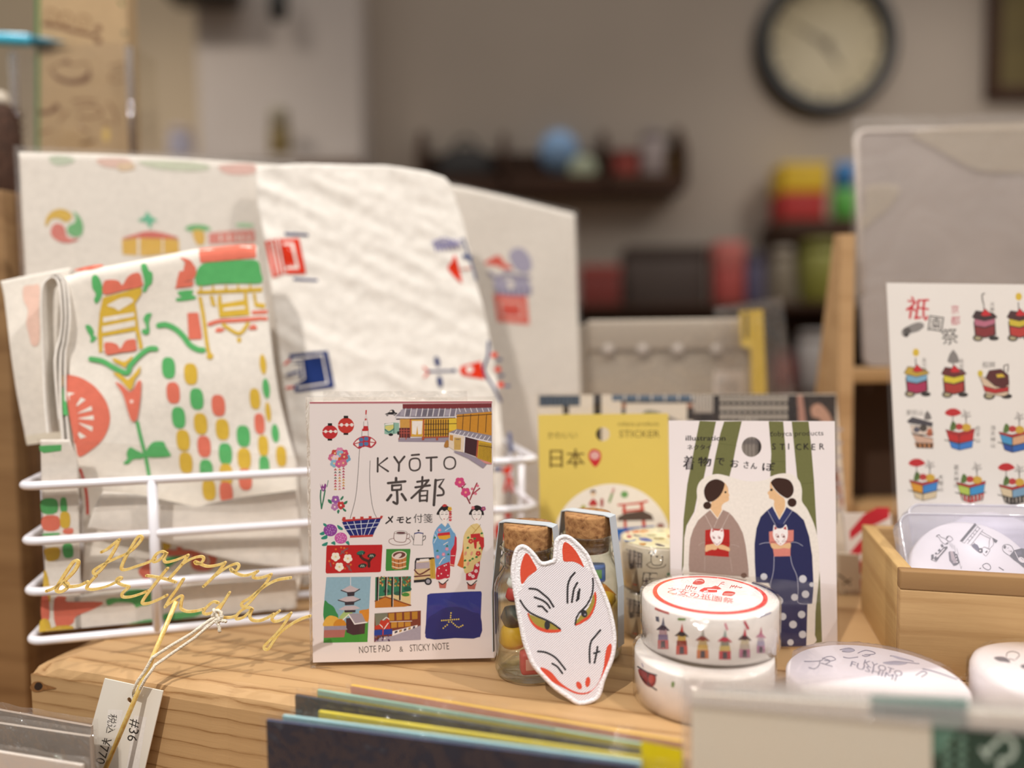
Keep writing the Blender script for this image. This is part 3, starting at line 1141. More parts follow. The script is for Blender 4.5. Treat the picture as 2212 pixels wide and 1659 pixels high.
# ---- front towel, folded over at the top
def front_towel():
    f = kface(0.010, 5.0)
    top = '128,594 180,578 300,558 420,534 520,522 553,526'
    left = '128,594 132,660 140,760 152,860 160,960 172,1060 186,1180 176,1300 160,1370'
    right = '553,526 562,590 578,680 590,780 602,860 622,940 640,1000 643,1060 650,1140 654,1230 640,1300'
    bot = '160,1370 330,1345 500,1325 640,1300'
    tl = [f.uv(*p) for p in pts(top)]

    def disp(u, v):
        vt = tl[0][1]
        for a, b in zip(tl, tl[1:]):
            if u >= a[0]:
                vt = a[1] + (b[1] - a[1]) * min(1.2, (u - a[0]) / max(1e-6, b[0] - a[0]))
        d = 0.0012 * math.sin(u * 70 + v * 25) + 0.0010 * math.sin(v * 95 - u * 30)
        e = vt - v
        if e < 0.006:
            q = max(0.0, min(1.0, 1 - e / 0.006))
            d -= 0.006 * (1 - math.sqrt(max(0, 1 - q * q)))
        if v < 0.075:
            d += 0.0012 * math.sin(u * 120 + v * 160) * min(1, (0.075 - v) * 40)
        return d
    f.disp = disp
    t = thing('tea_towel', 'folded white towel printed with coral, green and yellow floats in basket front', 'towel', f.mat())
    mb = MB()
    sheet(mb, f, top, bot, left, right, LIN, 0.007, 70, 110)
    a = Art(mb, f, 2.2e-4, 5e-5, dye).at(0, 560, .28933)
    # big fan
    a.s(CO, '470,870 560,872 640,905 720,965 790,1060 820,1160 812,1250 770,1340 700,1410 596,1474 570,1390 545,1280 520,1150 495,1000')
    for q in ('498,990 560,1000 520,1060', '560,1110 605,1032 640,1050', '572,1155 685,1095 690,1128', '575,1190 700,1165 702,1200', '575,1215 695,1250 690,1285', '560,1265 648,1325 605,1340'):
        a.p('#ebe5dc', q)
    a.p(CO, '520,1020 560,1000 600,1270 560,1380 548,1290 528,1140')
    a.p(YE, '440,862 470,868 470,945 445,950')
    a.p(GR, '450,962 480,960 515,1165 480,1165')
    # upper float
    a.s(GR, '690,130 725,120 755,170 765,240 745,300 715,330 700,300 715,260 690,210')
    a.s(GR, '1060,45 1095,40 1120,90 1145,110 1140,180 1115,205 1090,245 1070,240 1085,180 1075,120')
    a.s(CO, '778,172 830,155 890,165 918,195 960,135 1010,108 1050,112 1064,160 1062,205 920,235 778,262')
    a.p(YE, '770,285 1062,212 1060,260 1010,330 1030,500 1066,660 1040,675 1018,560 998,535 760,575 755,690 732,695 722,560 740,400')
    a.s('#ebe5dc', '800,345 850,315 910,290 970,288 998,312 960,340 915,365 885,382 850,362')
    a.p('#ebe5dc', '765,432 1000,396 1003,425 765,470')
    a.p('#ebe5dc', '757,500 1006,455 1008,498 757,545')
    a.p('#ebe5dc', '760,580 1010,540 1015,640 760,690')
    a.s(CO, '772,625 820,618 870,635 893,665 930,610 975,596 1008,600 1014,640 1010,680 900,695 800,712 778,690')
    a.s(GR, '630,492 665,492 690,530 690,565 712,580 690,612 665,615 668,580 645,540')
    a.s(GR, '1090,410 1132,405 1120,440 1110,480 1115,540 1090,565 1058,545 1065,520 1090,520 1085,480 1070,450')
    a.l(GR, '670,742 760,760 850,810 945,848 975,790 1040,720 1110,670 1165,668', 38)
    a.s(YE, '838,735 890,752 930,762 985,722 980,750 950,780 930,808 900,790 850,765')
    a.p(YE, '835,845 885,850 955,900 990,870 1050,795 1045,850 1010,890 985,975 965,975 900,900')
    a.s(CO, '862,920 905,935 950,975 970,990 1000,970 1030,915 1055,910 1055,1000 1040,1120 1020,1200 985,1205 960,1140 920,1010')
    a.e('#f4d5cc', 986, 1062, 14)
    # sprig
    a.l(GR, '1025,1220 1045,1320 1075,1450 1095,1560 1108,1640 1112,1750', 26)
    a.s(GR, '915,1525 945,1490 940,1450 965,1405 1010,1425 1070,1460 1050,1490 990,1495 950,1530')
    a.s(GR, '1075,1460 1120,1380 1170,1360 1220,1365 1235,1400 1260,1440 1268,1470 1200,1480 1110,1480')
    # right float
    a.s(CO, '1350,-10 1420,10 1450,45 1462,75 1380,90 1385,30')
    a.p(CO, '1345,95 1465,75 1470,110 1445,155 1320,185')
    a.p(CO, '1330,178 1450,165 1440,205 1310,220')
    a.p(CO, '1480,-88 1890,-132 1905,-110 1912,-15 1500,30')
    a.s(GR, '1330,245 1440,232 1435,262 1462,280 1450,300 1330,315 1320,292 1355,285')
    a.s(GR, '1500,50 1650,20 1800,5 1920,10 1945,90 1950,170 1800,178 1640,182 1470,192')
    a.p(YE, '1470,238 1955,205 1955,238 1475,262')
    for x in (1500, 1590, 1685, 1775, 1865):
        a.p(YE, [(x - 10, 250 - (x - 1480) * .06), (x, 190 - (x - 1480) * .05), (x + 16, 250 - (x - 1480) * .06)])
    a.l(YE, '1495,290 1520,430 1550,640 1572,725', 26)
    a.e(YE, 1572, 725, 25)
    a.p(YE, '1630,265 1650,265 1655,330 1820,300 1820,240 1838,240 1862,415 1640,435 1625,330')
    a.p('#ebe5dc', '1668,365 1825,345 1828,368 1668,385')
    a.p(YE, '1565,270 1590,270 1612,355 1580,345')
    a.p(YE, '1885,250 1905,250 1915,320 1980,330 1975,365 1900,350')
    a.l(CO, '1565,485 1640,462 1760,455 1920,442', 30)
    a.l(CO, '1890,395 1985,390', 28)
    a.l(CO, '1930,438 1985,442', 28)
    a.p(CO, '1400,402 1480,398 1508,560 1508,598 1412,600')
    a.l(GR, '1185,495 1240,490 1310,520 1370,575 1420,640 1480,675 1520,680', 42)
    a.s(CO, '1608,535 1630,510 1680,525 1650,545 1615,545')
    a.s(CO, '1858,515 1885,485 1915,500 1915,522 1870,525')
    a.l(YE, '1670,490 1785,555 1850,480', 26)
    a.e(YE, 1786, 602, 16, 22)
    # dots
    for c, x, y in ((GR, 1262, 812), (YE, 1430, 858), (CO, 1298, 998), (GR, 1474, 1043), (CO, 1634, 1092), (GR, 1336, 1182), (YE, 1500, 1228), (YE, 1662, 1270), (GR, 1818, 1320),
                    (YE, 1366, 1352), (CO, 1524, 1398), (GR, 1684, 1452), (YE, 1825, 1488), (YE, 1385, 1520), (GR, 1540, 1575), (YE, 1690, 1605), (YE, 1905, 1042), (CO, 1938, 1228), (YE, 1966, 1392),
                    (GR, 1975, 1545), (CO, 1690, 1740), (YE, 1560, 1720), (CO, 1835, 1640), (YE, 2100, 1470)):
        rx, ry = 50, 80
        if x > 1880:
            rx, ry = 38, 78
        a.p(c, [(x + rx * math.copysign(abs(math.cos(q)) ** 0.7, math.cos(q)) + 6 * math.sin(q), y + ry * math.copysign(abs(math.sin(q)) ** 0.75, math.sin(q))) for q in [2 * math.pi * k / 22 for k in range(22)]])
    for c, x, y, rx, ry in ((YE, 1965, 785, 24, 76), (GR, 1988, 965, 26, 76), (YE, 2002, 1140, 20, 74), (GR, 2055, 1300, 28, 70)):
        a.e(c, x, y, rx, ry, -6)
    a.s(CO, '520,65 600,40 700,25 750,28 700,60 600,70')
    a.l('#c8473a', '600,1570 625,1660 640,1760 650,1900', 20)
    # prints showing low between the rails
    a.at(0, 980, .31646)
    a.s(YE, '1110,590 1150,595 1160,640 1120,670 1105,650')
    a.s(CO, '1140,660 1200,660 1215,615 1250,660 1330,655 1345,690 1140,700')
    a.s(CO, '1310,690 1400,660 1470,690 1475,740 1430,800 1340,805 1300,770')
    a.l('#ebe5dc', '1365,700 1410,705 1420,745 1385,770 1365,750 1390,735', 14)
    a.s(GR, '1120,720 1240,705 1200,740 1140,780')
    a.s(CO, '950,800 985,755 1030,720 1030,830 990,850')
    mb.obj('front_fold', t)
    # the back half hanging out to the left
    g = kface(0.026, 5.0)
    g.disp = lambda u, v: 0.0009 * math.sin(v * 70) + 0.0007 * math.sin(u * 110)
    mb = MB()
    sheet(mb, g, '-2,606 40,597 90,588 150,578', '56,962 95,955 140,948', '-2,606 6,640 20,740 36,850 56,962', '150,578 150,700 145,850 140,948', LIN, 0.006, 30, 50)
    b = Art(mb, g, 2.2e-4, 8e-6, dye).at(0, 560, .28933)
    b.s('#ecc9ba', '170,205 240,190 290,200 290,380 300,560 285,640 240,640 215,560 195,480 205,380 170,300')
    b.p('#e4dccb', '180,1318 470,1275 470,1350 195,1388')
    mb.obj('back_fold', t, f.mat().inverted() @ g.mat())
    # layered edge of the fold seen end-on: strips of cloth running back from the front
    mb = MB()
    ef = kface(0.0085, 5.0)
    loops = ['128,905 120,800 121,760 128,730 133,690 132,640 126,608 115,598 103,602 92,622 90,680 92,760 96,860 104,935',
             '140,1000 131,880 129,775 136,735 142,690 140,640 134,606 121,594 108,594',
             '160,1070 142,900 138,775 145,735 150,690 147,640 140,606 126,592 112,592']
    for j, lp in enumerate(loops):
        q = [ef.uv(*c) for c in catmull(pts(lp), False, 5)]
        L_, R_, q = ribbon(q, 0.0008)
        n = len(L_)
        z0, z1 = -0.014, 0.0004 - 0.0005 * j
        vs = []
        for i, (p, r) in enumerate(zip(L_, R_)):
            w = 0.0006 * math.sin(i * 0.3 + j)
            vs += [(p[0], p[1], z0), (r[0], r[1], z0), (r[0], r[1], z1 + w), (p[0], p[1], z1 + w)]
        fs = [(4 * i + k, 4 * i + (k + 1) % 4, 4 * i + 4 + (k + 1) % 4, 4 * i + 4 + k) for i in range(n - 1) for k in range(4)]
        fs += [(0, 1, 2, 3), tuple(4 * (n - 1) + k for k in (3, 2, 1, 0))]
        mb.add(vs, fs, LIN2)
    mb.obj('hem', t, f.mat().inverted() @ ef.mat())
    # crumpled white flap tucked in low
    h = kface(0.0055, 2.0)
    h.disp = lambda u, v: 0.0012 * math.sin(u * 60 + v * 120) + 0.0005 * math.sin(v * 200 - u * 40)
    mb = MB()
    sheet(mb, h, '222,1062 300,1068 420,1095 520,1075 640,1058', '190,1140 330,1165 520,1215 650,1232', '222,1062 205,1095 190,1140', '640,1058 648,1140 650,1232', LIN2, 0.0012, 60, 24)
    mb.obj('tucked_flap', t, f.mat().inverted() @ h.mat())


front_towel()


# ---- bagged cloth low at the left, bright blocks
def low_cloth():
    f = kface(0.0052, 0.0)
    f.vmin = -0.001
    t = thing('bagged_cloth', 'clear bag with knitted cloth of yellow and coral blocks low in basket', 'cloth', f.mat())
    mb = MB()
    sheet(mb, f, '87,950 120,950 150,950', '106,1398 130,1396 176,1388', '87,950 90,1052 96,1200 100,1300 106,1398', '150,950 168,1000 172,1200 174,1300 176,1388', LIN2, 0.001, 14, 70)
    sheet(mb, f, '160,1290 260,1275 400,1262 640,1248', '166,1388 300,1372 480,1345 640,1318', '160,1290 163,1340 166,1388', '640,1248 642,1280 640,1318', LIN2, 0.001, 50, 14)
    a = Art(mb, f, 1.2e-4, 8e-6, dye).at(0, 980, .31646)
    a.p(GR, '268,-55 420,-62 418,-20 300,-5 272,-20')
    for c, p in ((GR, '285,315 385,312 388,400 292,405'), (GR, '415,308 450,305 458,390 415,392'), (CO, '292,432 398,428 402,515 298,520'), (YE, '415,405 472,405 475,498 418,500'),
                 (CO, '435,515 495,508 495,545 438,545'), (YE, '308,650 402,640 402,715 330,735 310,700'), (GR, '300,545 400,540 400,555 300,560'), (YE, '300,800 330,850 345,1000 300,1000'),
                 (CO, '285,975 330,975 335,1130 285,1130'), (YE, '275,1140 335,1140 350,1260 275,1260'), (CO, '372,990 455,978 460,1010 700,1012 640,1060 520,1110 495,1160 385,1185'),
                 (YE, '350,1190 495,1175 500,1225 525,1245 520,1280 350,1312')):
        a.p(c, p, 3)
    a.s(GR, '690,1195 850,1165 1030,1130 1030,1185 850,1225 690,1250 660,1225')
    a.s(GR, '1110,1110 1160,1085 1380,1075 1340,1110 1240,1125 1180,1150 1110,1170')
    a.s(GR, '725,1000 760,985 830,980 860,940 900,925 1030,935 1030,1020 960,1040 930,1050 900,1020 800,1015 740,1035')
    a.s(GR, '430,625 490,618 498,700 440,705')
    mb.obj('knit_cloth', t)
    mb = MB()
    quad(mb, f, ((82, 945), (652, 985), (652, 1325), (103, 1402)), clear('bag_film', bump=0.6, bscale=70, boost=0.45), 0.0012, 0.0014)
    mb.obj('clear_bag', t)


low_cloth()


# ---- cloth in a clear sleeve at the back left
def sleeve_cloth():
    f = kface(0.048, 9.0)
    f.disp = lambda u, v: 0.0012 * noise.noise(V((u * 22, v * 22, 3)))
    t = thing('sleeved_towel', 'tall white towel with three-comma swirl print in a clear sleeve', 'towel', f.mat())
    mb = MB()
    sheet(mb, f, '40,328 200,332 400,342 600,356', '188,1388 300,1360 600,1320', '40,328 52,560 63,830 78,895 168,968 176,1100 188,1388', '600,356 612,700 622,1000 600,1320', LIN2, 0.004, 60, 60)
    a = Art(mb, f, 2.2e-4, 5e-5, dye).at(0, 300, .28933)
    a.s('#dcb53a', '340,625 360,570 405,535 460,525 510,540 540,575 528,605 490,622 450,600 410,595 375,610 350,655')
    a.s('#d9756a', '380,690 400,645 440,632 478,655 490,695 500,730 540,748 588,745 550,770 480,776 420,755 388,725')
    a.s('#68b673', '548,540 585,570 615,620 622,675 605,720 560,732 515,710 502,675 520,645 560,625 565,585')
    a.s('#e2b53c', '910,755 1060,735 1200,735 1335,755 1338,850 1100,875 915,862', 1)
    a.p('#ebe5dc', '1025,740 1045,740 1045,870 1025,870')
    a.p('#ebe5dc', '1210,740 1222,740 1222,860 1210,860')
    a.s('#d9675a', '910,745 1000,715 1110,690 1220,705 1335,742 1220,745 1030,740')
    a.s('#5fc09a', '1100,545 1130,580 1175,610 1140,625 1130,660 1115,662 1090,625 1030,612 1080,580')
    a.s('#6abb74', '1390,660 1450,640 1530,645 1575,675 1500,690 1400,685')
    a.s('#e2b53c', '1440,690 1520,690 1525,780 1470,785')
    a.s('#e0857a', '1560,705 1700,690 1900,680 1905,770 1560,785', 1)
    for x in (1640, 1700, 1760, 1800, 1850):
        a.p('#ebe5dc', [(x, 715), (x + 14, 713), (x + 18, 760), (x + 2, 765)])
    a.s('#a9dcae', '1760,635 1820,630 1890,640 1880,660 1780,655')
    for c, p in (('#c4d2bc', '370,135 500,130 560,165 480,195 400,190'), ('#e6c4b8', '730,150 950,150 980,200 880,220 760,200'), ('#e2c8a8', '880,190 990,185 1000,230 900,240'),
                 ('#cdd6bf', '1040,170 1400,170 1560,200 1500,240 1200,230'), ('#e6bdb4', '1640,200 1890,190 1890,260 1700,262')):
        a.s(c, p)
    mb.obj('printed_cloth', t)
    mb = MB()
    mb.prism([(u, max(v, 0)) for u, v in (f.uv(*p) for p in ((33, 318), (62, 850), (72, 895), (168, 970), (184, 1396), (636, 1310), (640, 348)))], 0.0024, 0.0026, clear('sleeve_film', bump=0.5, bscale=22, boost=0.8, haze=0.04, hazecol='#f6f4f0'))
    mb.obj('clear_sleeve', t)


sleeve_cloth()


# ---- crinkled white cloth with red and navy motifs
def crinkled_cloth():
    f = kface(0.0355, 8.0)

    def disp(u, v):
        w = noise.noise(V((u * 14 + v * 9, v * 55 + u * 22, 1.7)))
        w2 = noise.noise(V((u * 40 + v * 12, v * 120 + u * 60, 5.1)))
        return 0.0013 * (1 - abs(w) * 2) + 0.0006 * w2 + 0.0006 * noise.noise(V((u * 160, v * 160, 9)))
    f.disp = disp
    t = thing('crinkled_cloth', 'large crinkled white cloth with red and navy house motifs', 'cloth', f.mat())
    mb = MB()
    sheet(mb, f, '553,362 640,355 720,356 830,358 920,372 960,384 972,398', '655,1330 800,1300 1000,1245 1092,1220',
          '553,362 556,440 572,520 588,640 600,740 612,840 640,1000 655,1330', '972,398 1000,480 1026,600 1052,700 1070,800 1080,880 1085,950 1088,1000 1088,1220', LIN2, 0.005, 110, 130)
    a = Art(mb, f, 3.2e-4, 9e-5, dye).at(540, 330, .3255)
    a.p(RED, '100,595 200,575 240,800 152,832')
    for q in ('125,600 136,597 180,815 172,818', '150,592 162,590 205,808 196,810', '180,584 192,582 232,800 222,802'):
        a.p('#ede8e1', q)
    a.p(RED, '205,578 325,572 372,805 245,805')
    a.p('#ede8e1', '222,603 290,600 328,775 240,775')
    a.p(RED, '210,622 272,618 305,755 235,758')
    a.p(NAV, '230,530 382,542 390,556 232,548')
    a.p(NAV, '288,832 448,842 452,855 290,848')
    # navy gate
    a.p(NAV, '262,1338 515,1316 562,1558 300,1592 290,1540 330,1525 330,1475 250,1500 240,1470 330,1440 340,1410 262,1390')
    a.l('#ede8e1', '285,1370 480,1345 515,1530 320,1560', 14, 0)
    a.l('#ede8e1', '270,1390 345,1385 360,1500 300,1535', 14, 0)
    a.l('#ede8e1', '250,1430 318,1412 325,1470 255,1490', 12, 0)
    a.l(RED, '232,1405 262,1380', 14)
    a.l(RED, '245,1562 285,1556', 14)
    # arrow figure
    a.l(RED, '1150,1425 1180,1450 1180,1462 1155,1490', 12, 0)
    a.l(NAV, '1180,1452 1360,1448', 12)
    a.e(NAV, 1352, 1447, 14, 12)
    a.e(NAV, 1240, 1388, 17, 36, -14)
    a.e(NAV, 1258, 1520, 18, 40, -10)
    a.p(RED, '1392,1432 1400,1418 1530,1384 1540,1440 1555,1507 1405,1478 1390,1458')
    a.e('#ede8e1', 1455, 1440, 24)
    a.l(NAV, '1580,1255 1575,1350 1548,1445 1600,1535 1660,1650', 16, 3)
    for x, y in ((1615, 1345), (1640, 1440), (1660, 1540)):
        a.e(RED, x, y, 22, 18)
    for x, y in ((1650, 1375), (1665, 1480), (1705, 1550)):
        a.e(NAV, x, y, 20, 9)
    # feather and flag motif
    for i in range(6):
        a.l(VIO, [(1220 + i * 22, 590 + (i % 2) * 8), (1235 + i * 26, 655 - i * 4)], 12)
        a.l(VIO, [(1235 + i * 26, 640 - i * 4), (1265 + i * 26, 585)], 9)
    a.l(VIO, '1205,610 1290,575 1400,628', 10)
    a.l('#5a6488', '1410,575 1440,660 1500,845', 13)
    a.l('#5a6488', '1420,690 1460,700', 30)
    a.s(RED, '1355,680 1380,750 1405,865 1375,845 1310,770 1335,730', 2)
    a.l('#e8a89a', '1400,775 1460,770', 10)
    # lower red and navy prints behind the rails
    a.at(1060, 870, .223)
    a.l('#5d668c', '175,300 195,470', 36)
    a.s(RED, '100,620 130,640 165,610 205,605 185,680 130,690 112,660')
    a.l(RED, '160,720 132,850', 28)
    a.l(RED, '182,720 200,850', 28)
    a.l(NAV, '40,640 85,640', 40)
    a.s('#c3281e', '40,1180 130,1160 170,1300 40,1310', 2)
    a.s('#c3281e', '130,1085 175,1050 190,1100 150,1120')
    mb.obj('printed_cloth', t)


crinkled_cloth()


# ---- sleeved sheet at the right of the basket
def right_sleeve():
    f = kface(0.094, 3.0)
    f.disp = lambda u, v: 0.0010 * noise.noise(V((u * 25, v * 25, 7)))
    t = thing('sleeved_towel', 'white towel with red square and grey tree print in a sleeve', 'towel', f.mat())
    mb = MB()
    sheet(mb, f, '930,392 1000,404 1100,426 1242,462', '930,1180 1100,1150 1262,1120', '930,392 930,800 930,1180', '1242,462 1250,700 1262,1120', LIN2, 0.004, 40, 60)
    a = Art(mb, f, 2.2e-4, 5e-5, dye).at(540, 330, .3255)
    a.p('#e86a5a', '1615,935 1835,950 1855,1140 1640,1120')
    a.p('#f0d8d0', '1655,985 1800,995 1808,1095 1665,1085')
    a.p('#e86a5a', '1665,992 1795,1002 1800,1088 1672,1078')
    a.p(RED, '1682,1022 1780,1028 1782,1078 1688,1072')
    a.s('#e2523e', '1555,735 1620,690 1660,685 1690,730 1740,765 1700,775 1640,750')
    a.s('#a9a6c2', '1725,660 1790,630 1850,680 1868,760 1830,800 1770,780 1730,720')
    a.l('#8f8cac', '1590,800 1640,830 1710,800 1760,820 1850,830', 26)
    a.s('#a9a6c2', '1620,850 1700,840 1840,850 1860,940 1740,950 1640,930')
    a.e('#ede8e1', 1730, 880, 24, 26)
    for i in range(7):
        a.l('#77749a', [(1640 + i * 35, 905), (1645 + i * 35, 940)], 12)
    mb.obj('printed_cloth', t)
    mb = MB()
    quad(mb, f, ((920, 384), (1246, 456), (1266, 1115), (928, 1185)), clear('sleeve_film', bump=0.5, bscale=22, boost=0.8, haze=0.04, hazecol='#f6f4f0'), 0.0022, 0.0024)
    mb.obj('clear_sleeve', t)


right_sleeve()
# ------------------------------------------------------------------ the notepad
PAPER = solid('card_white', '#ece3e3', 0.45, var=0.01, spec=0.4)
PAGES = solid('page_edges', '#efe4da', 0.8, var=0.05, nscale=900)
FILM = None


def film(key='film', **k):
    return clear(key, **k)


def notepad():
    o = on_z(672, 1442)
    f = stand((o.x, o.y, 0.0015), 1.2, 3.6)
    t = thing('notepad', 'white boxed note pad with printed city drawings in a clear sleeve', 'notepad', f.mat())
    mb = MB()
    c4 = ((668.5, 868), (1064, 866), (1067.5, 1421), (676, 1431))
    quad(mb, f, c4, PAPER, -0.011, 0.0, PAGES)
    a = Art(mb, f)
    a.wk = 1.3
    K, BR = '#2d2426', '#4a4140'
    a.p('#b9707a', '669,868.2 1063,866.5 1063,871 669,872')
    S = 420 / 2212
    a.at(660, 850, S)
    # lettering, drawn with a marker
    D = '#4b4241'
    a.L(D, '822,735 820,890', 17)
    a.L(D, '930,735 832,812 940,885', 17)
    a.L(D, '1010,722 1060,795', 19)
    a.L(D, '1125,718 1065,792 1060,880', 19)
    a.L(D, '1208,702 1292,694', 17)
    a.l(D, '1243,738 1290,750 1304,805 1290,858 1240,878 1195,860 1182,805 1195,755', 15, 6, True)
    a.L(D, '1375,732 1495,725', 17)
    a.L(D, '1428,730 1428,878', 19)
    a.l(D, '1640,722 1690,740 1706,790 1690,840 1640,860 1592,842 1576,792 1592,742', 14, 6, True)
    # kanji, first sign
    a.L(D, '1030,962 1030,1005', 24)
    a.L(D, '938,1020 1135,1000', 22)
    a.L(D, '985,1045 985,1100', 20)
    a.L(D, '985,1048 1090,1040 1085,1092', 20)
    a.L(D, '985,1100 1085,1094', 18)
    a.l(D, '1040,1100 1045,1200 1040,1255 1000,1235', 22, 4)
    a.l(D, '975,1155 950,1190 930,1215', 24, 3)
    a.l(D, '1095,1145 1120,1180 1140,1212', 24, 3)
    # second sign
    a.L(D, '1330,950 1325,1065', 20)
    a.L(D, '1270,1005 1385,988', 19)
    a.L(D, '1250,1068 1415,1045', 20)
    a.l(D, '1400,985 1330,1070 1205,1190', 20, 4)
    a.L(D, '1300,1105 1300,1225', 19)
    a.L(D, '1300,1110 1388,1105 1380,1225', 19)
    a.L(D, '1302,1165 1380,1160', 15)
    a.L(D, '1302,1220 1380,1215', 17)
    a.L(D, '1480,985 1460,1270', 24)
    a.l(D, '1482,990 1575,975 1520,1060', 19, 0)
    a.l(D, '1520,1060 1565,1100 1565,1150 1500,1160', 19, 4)
    # small line of kana and kanji
    a.l(K, '990,1400 960,1440 915,1478', 13, 3)
    a.l(K, '945,1410 985,1462', 13)
    a.L(K, '1050,1415 1110,1408', 10)
    a.L(K, '1040,1440 1115,1432', 10)
    a.l(K, '1080,1412 1072,1465 1105,1465', 11, 3)
    a.l(K, '1150,1410 1160,1435', 11)
    a.l(K, '1195,1415 1150,1445 1155,1470 1192,1470', 11, 4)
    a.t(K, '付箋', 1225, 1462, 112)
    # lanterns
    for x, y, rx, ry, rr in ((278, 440, 88, 80, '#c1272d'), (460, 365, 92, 90, '#c5332a')):
        a.e(rr, x, y, rx, ry)
        a.r('#1d1718', x - rx * .28, y - ry - 22, x + rx * .28, y - ry + 8)
        a.r('#1d1718', x - rx * .3, y + ry - 6, x + rx * .28, y + ry + 16)
        for k in (-0.55, 0.1, 0.72):
            a.e('#eee4e0', x + k * rx, y - 8, rx * .2, ry * .22)
        a.L('#eee4e0', [(x - rx * .98, y - 6), (x + rx * .98, y - 10)], 5)
    # tower
    a.p('#c1272d', '682,188 698,188 694,240 680,240')
    a.L('#9a8a88', '672,310 688,235 705,310', 3)
    a.p('#c1272d', '676,285 696,285 694,305 676,305')
    a.L(K, '662,320 662,400', 3)
    a.L(K, '706,318 712,400', 3)
    a.p('#c1272d', '660,370 708,370 710,400 718,402 716,425 642,428 644,402 655,400')
    a.L(K, '642,430 640,485', 3)
    a.L(K, '712,428 714,485', 3)
    a.s('#b8263a', '540,575 580,520 640,488 700,484 760,505 805,550 790,585 745,620 700,608 660,606 610,630 570,605')
    a.s('#eee4e0', '556,570 585,535 615,520 610,560 600,610 575,592')
    a.s('#eee4e0', '745,512 775,530 790,552 770,580 742,600 735,555')
    for x, y in ((632, 525), (690, 515), (630, 578), (690, 572)):
        a.p('#4e78a8', [(x - 22, y - 18), (x + 22, y - 18), (x + 20, y + 20), (x - 20, y + 18)], 2)
    a.L('#b8263a', '560,572 640,550 700,548 800,560', 8)
    a.L('#b8263a', '662,492 662,606', 8)
    a.l(K, '615,632 600,860 585,1060 560,1230 508,1420', 4)
    a.l(K, '735,765 730,1000 752,1230 780,1350 808,1410', 4)
    # bowl
    a.p('#bf3a34', '412,1440 425,1405 455,1405 455,1432 535,1428 535,1405 565,1403 565,1428 622,1424 622,1400 660,1400 660,1422 718,1418 718,1395 752,1395 752,1418 845,1412 855,1390 882,1392 868,1425 640,1445 430,1462')
    a.p('#16206f', '415,1462 640,1440 860,1420 835,1480 790,1560 770,1610 505,1618 450,1540')
    a.p('#c0413c', '505,1618 770,1605 765,1630 505,1642')
    for q in ('425,1500 640,1482 845,1470', '455,1550 640,1535 815,1515'):
        a.l('#dfe3f0', q, 5)
    for q in ('470,1465 550,1612', '550,1455 600,1612', '630,1448 640,1610', '720,1440 665,1612', '800,1430 715,1608'):
        a.l('#dfe3f0', q, 5)
    # hanging flowers
    random.seed(4)
    for x, y, c in ((335, 680, '#c4473f'), (390, 655, '#d989b0'), (445, 680, '#cf4a6c'), (395, 690, '#8fb5cf'), (470, 740, '#6fa3c8'), (300, 730, '#cf6a92'), (345, 740, '#e8c9d6'), (405, 765, '#cf5a2c'), (440, 720, '#c44a58'), (325, 795, '#8bb9d0'), (380, 800, '#cf5a92'), (430, 790, '#d06a8a')):
        a.flower(c, x, y, 44, '#f0c890')
    for k in range(8):
        for x, c in ((340, '#c2485c'), (388, '#d08a92'), (432, '#b8506a')):
            y = 862 + k * 32 - (10 if x > 420 else 0)
            a.p(random.choice([c, c, '#cf9a5a', '#7d7a78']), [(x - 18, y + 12), (x, y - 14), (x + 18, y + 12)])
    # iris
    a.s('#8a3f8c', '165,1025 180,1060 190,1030 205,1060 220,1025 238,1045 225,1090 200,1115 178,1085')
    a.s('#e8d9ea', '195,1075 208,1085 200,1100')
    a.l('#2f7a5c', '175,1100 170,1180 182,1310', 12)
    a.l('#2f7a5c', '222,1100 205,1200 182,1305', 12)
    a.l('#2f7a5c', '258,990 245,1060', 6)
    # purple and red flowers
    for x, y, r, c in ((342, 1208, 48, '#9a5aa8'), (402, 1272, 46, '#c23a3c'), (332, 1290, 42, '#b77bb0')):
        a.flower(c, x, y, r, '#f2e0d8')
    for q in ('255,1205 290,1215 298,1255 262,1240', '395,1200 425,1165 432,1185 408,1215', '435,1240 475,1220 470,1250 440,1262', '372,1320 388,1335 374,1368 358,1345', '420,1300 460,1325 458,1345 430,1330'):
        a.s('#2f7a5c', q)
    # hydrangea
    for x, y, r, c in ((282, 1555, 78, '#8d3f9c'), (402, 1645, 72, '#c65aa6')):
        a.e(c, x, y, r, r * .9)
        for k in range(16):
            an = k * 2.4
            rr = r * .8 * math.sqrt(k / 16)
            a.e('#b888c4' if c == '#8d3f9c' else '#e09ad0', x + rr * math.cos(an), y + rr * math.sin(an) * .9, 7)
    for q in ('160,1595 205,1570 215,1605 180,1612', '205,1475 240,1490 235,1515 205,1500', '362,1495 420,1530 418,1555 375,1540', '180,1640 240,1610 245,1650 190,1660', '190,1715 250,1690 240,1730 195,1735', '290,1700 330,1680 340,1720 310,1715', '455,1690 490,1680 500,1725 475,1715'):
        a.s('#2a8a78', q)
    # taxi and bus
    a.s('#1f1b22', '903,235 945,215 965,190 1000,185 1020,215 1040,220 1035,238 960,240', 3)
    a.e('#8a8486', 930, 245, 14)
    a.e('#8a8486', 1012, 240, 14)
    a.p('#eee4e0', '952,212 968,195 985,195 985,212')
    a.p('#8fb8a8', '898,345 1005,330 1064,335 1064,450 960,470 898,460')
    a.p('#d8cf7a', '905,370 1000,355 1005,400 950,425 905,400')
    a.l('#2f5f5a', '900,345 1005,338 1005,450', 6, 0)
    a.p('#f2ece8', '905,345 1000,335 1000,352 905,360')
    a.l('#3f7a70', '905,410 950,440 1005,400', 10)
    a.e('#1d1a1c', 970, 468, 26, 16)
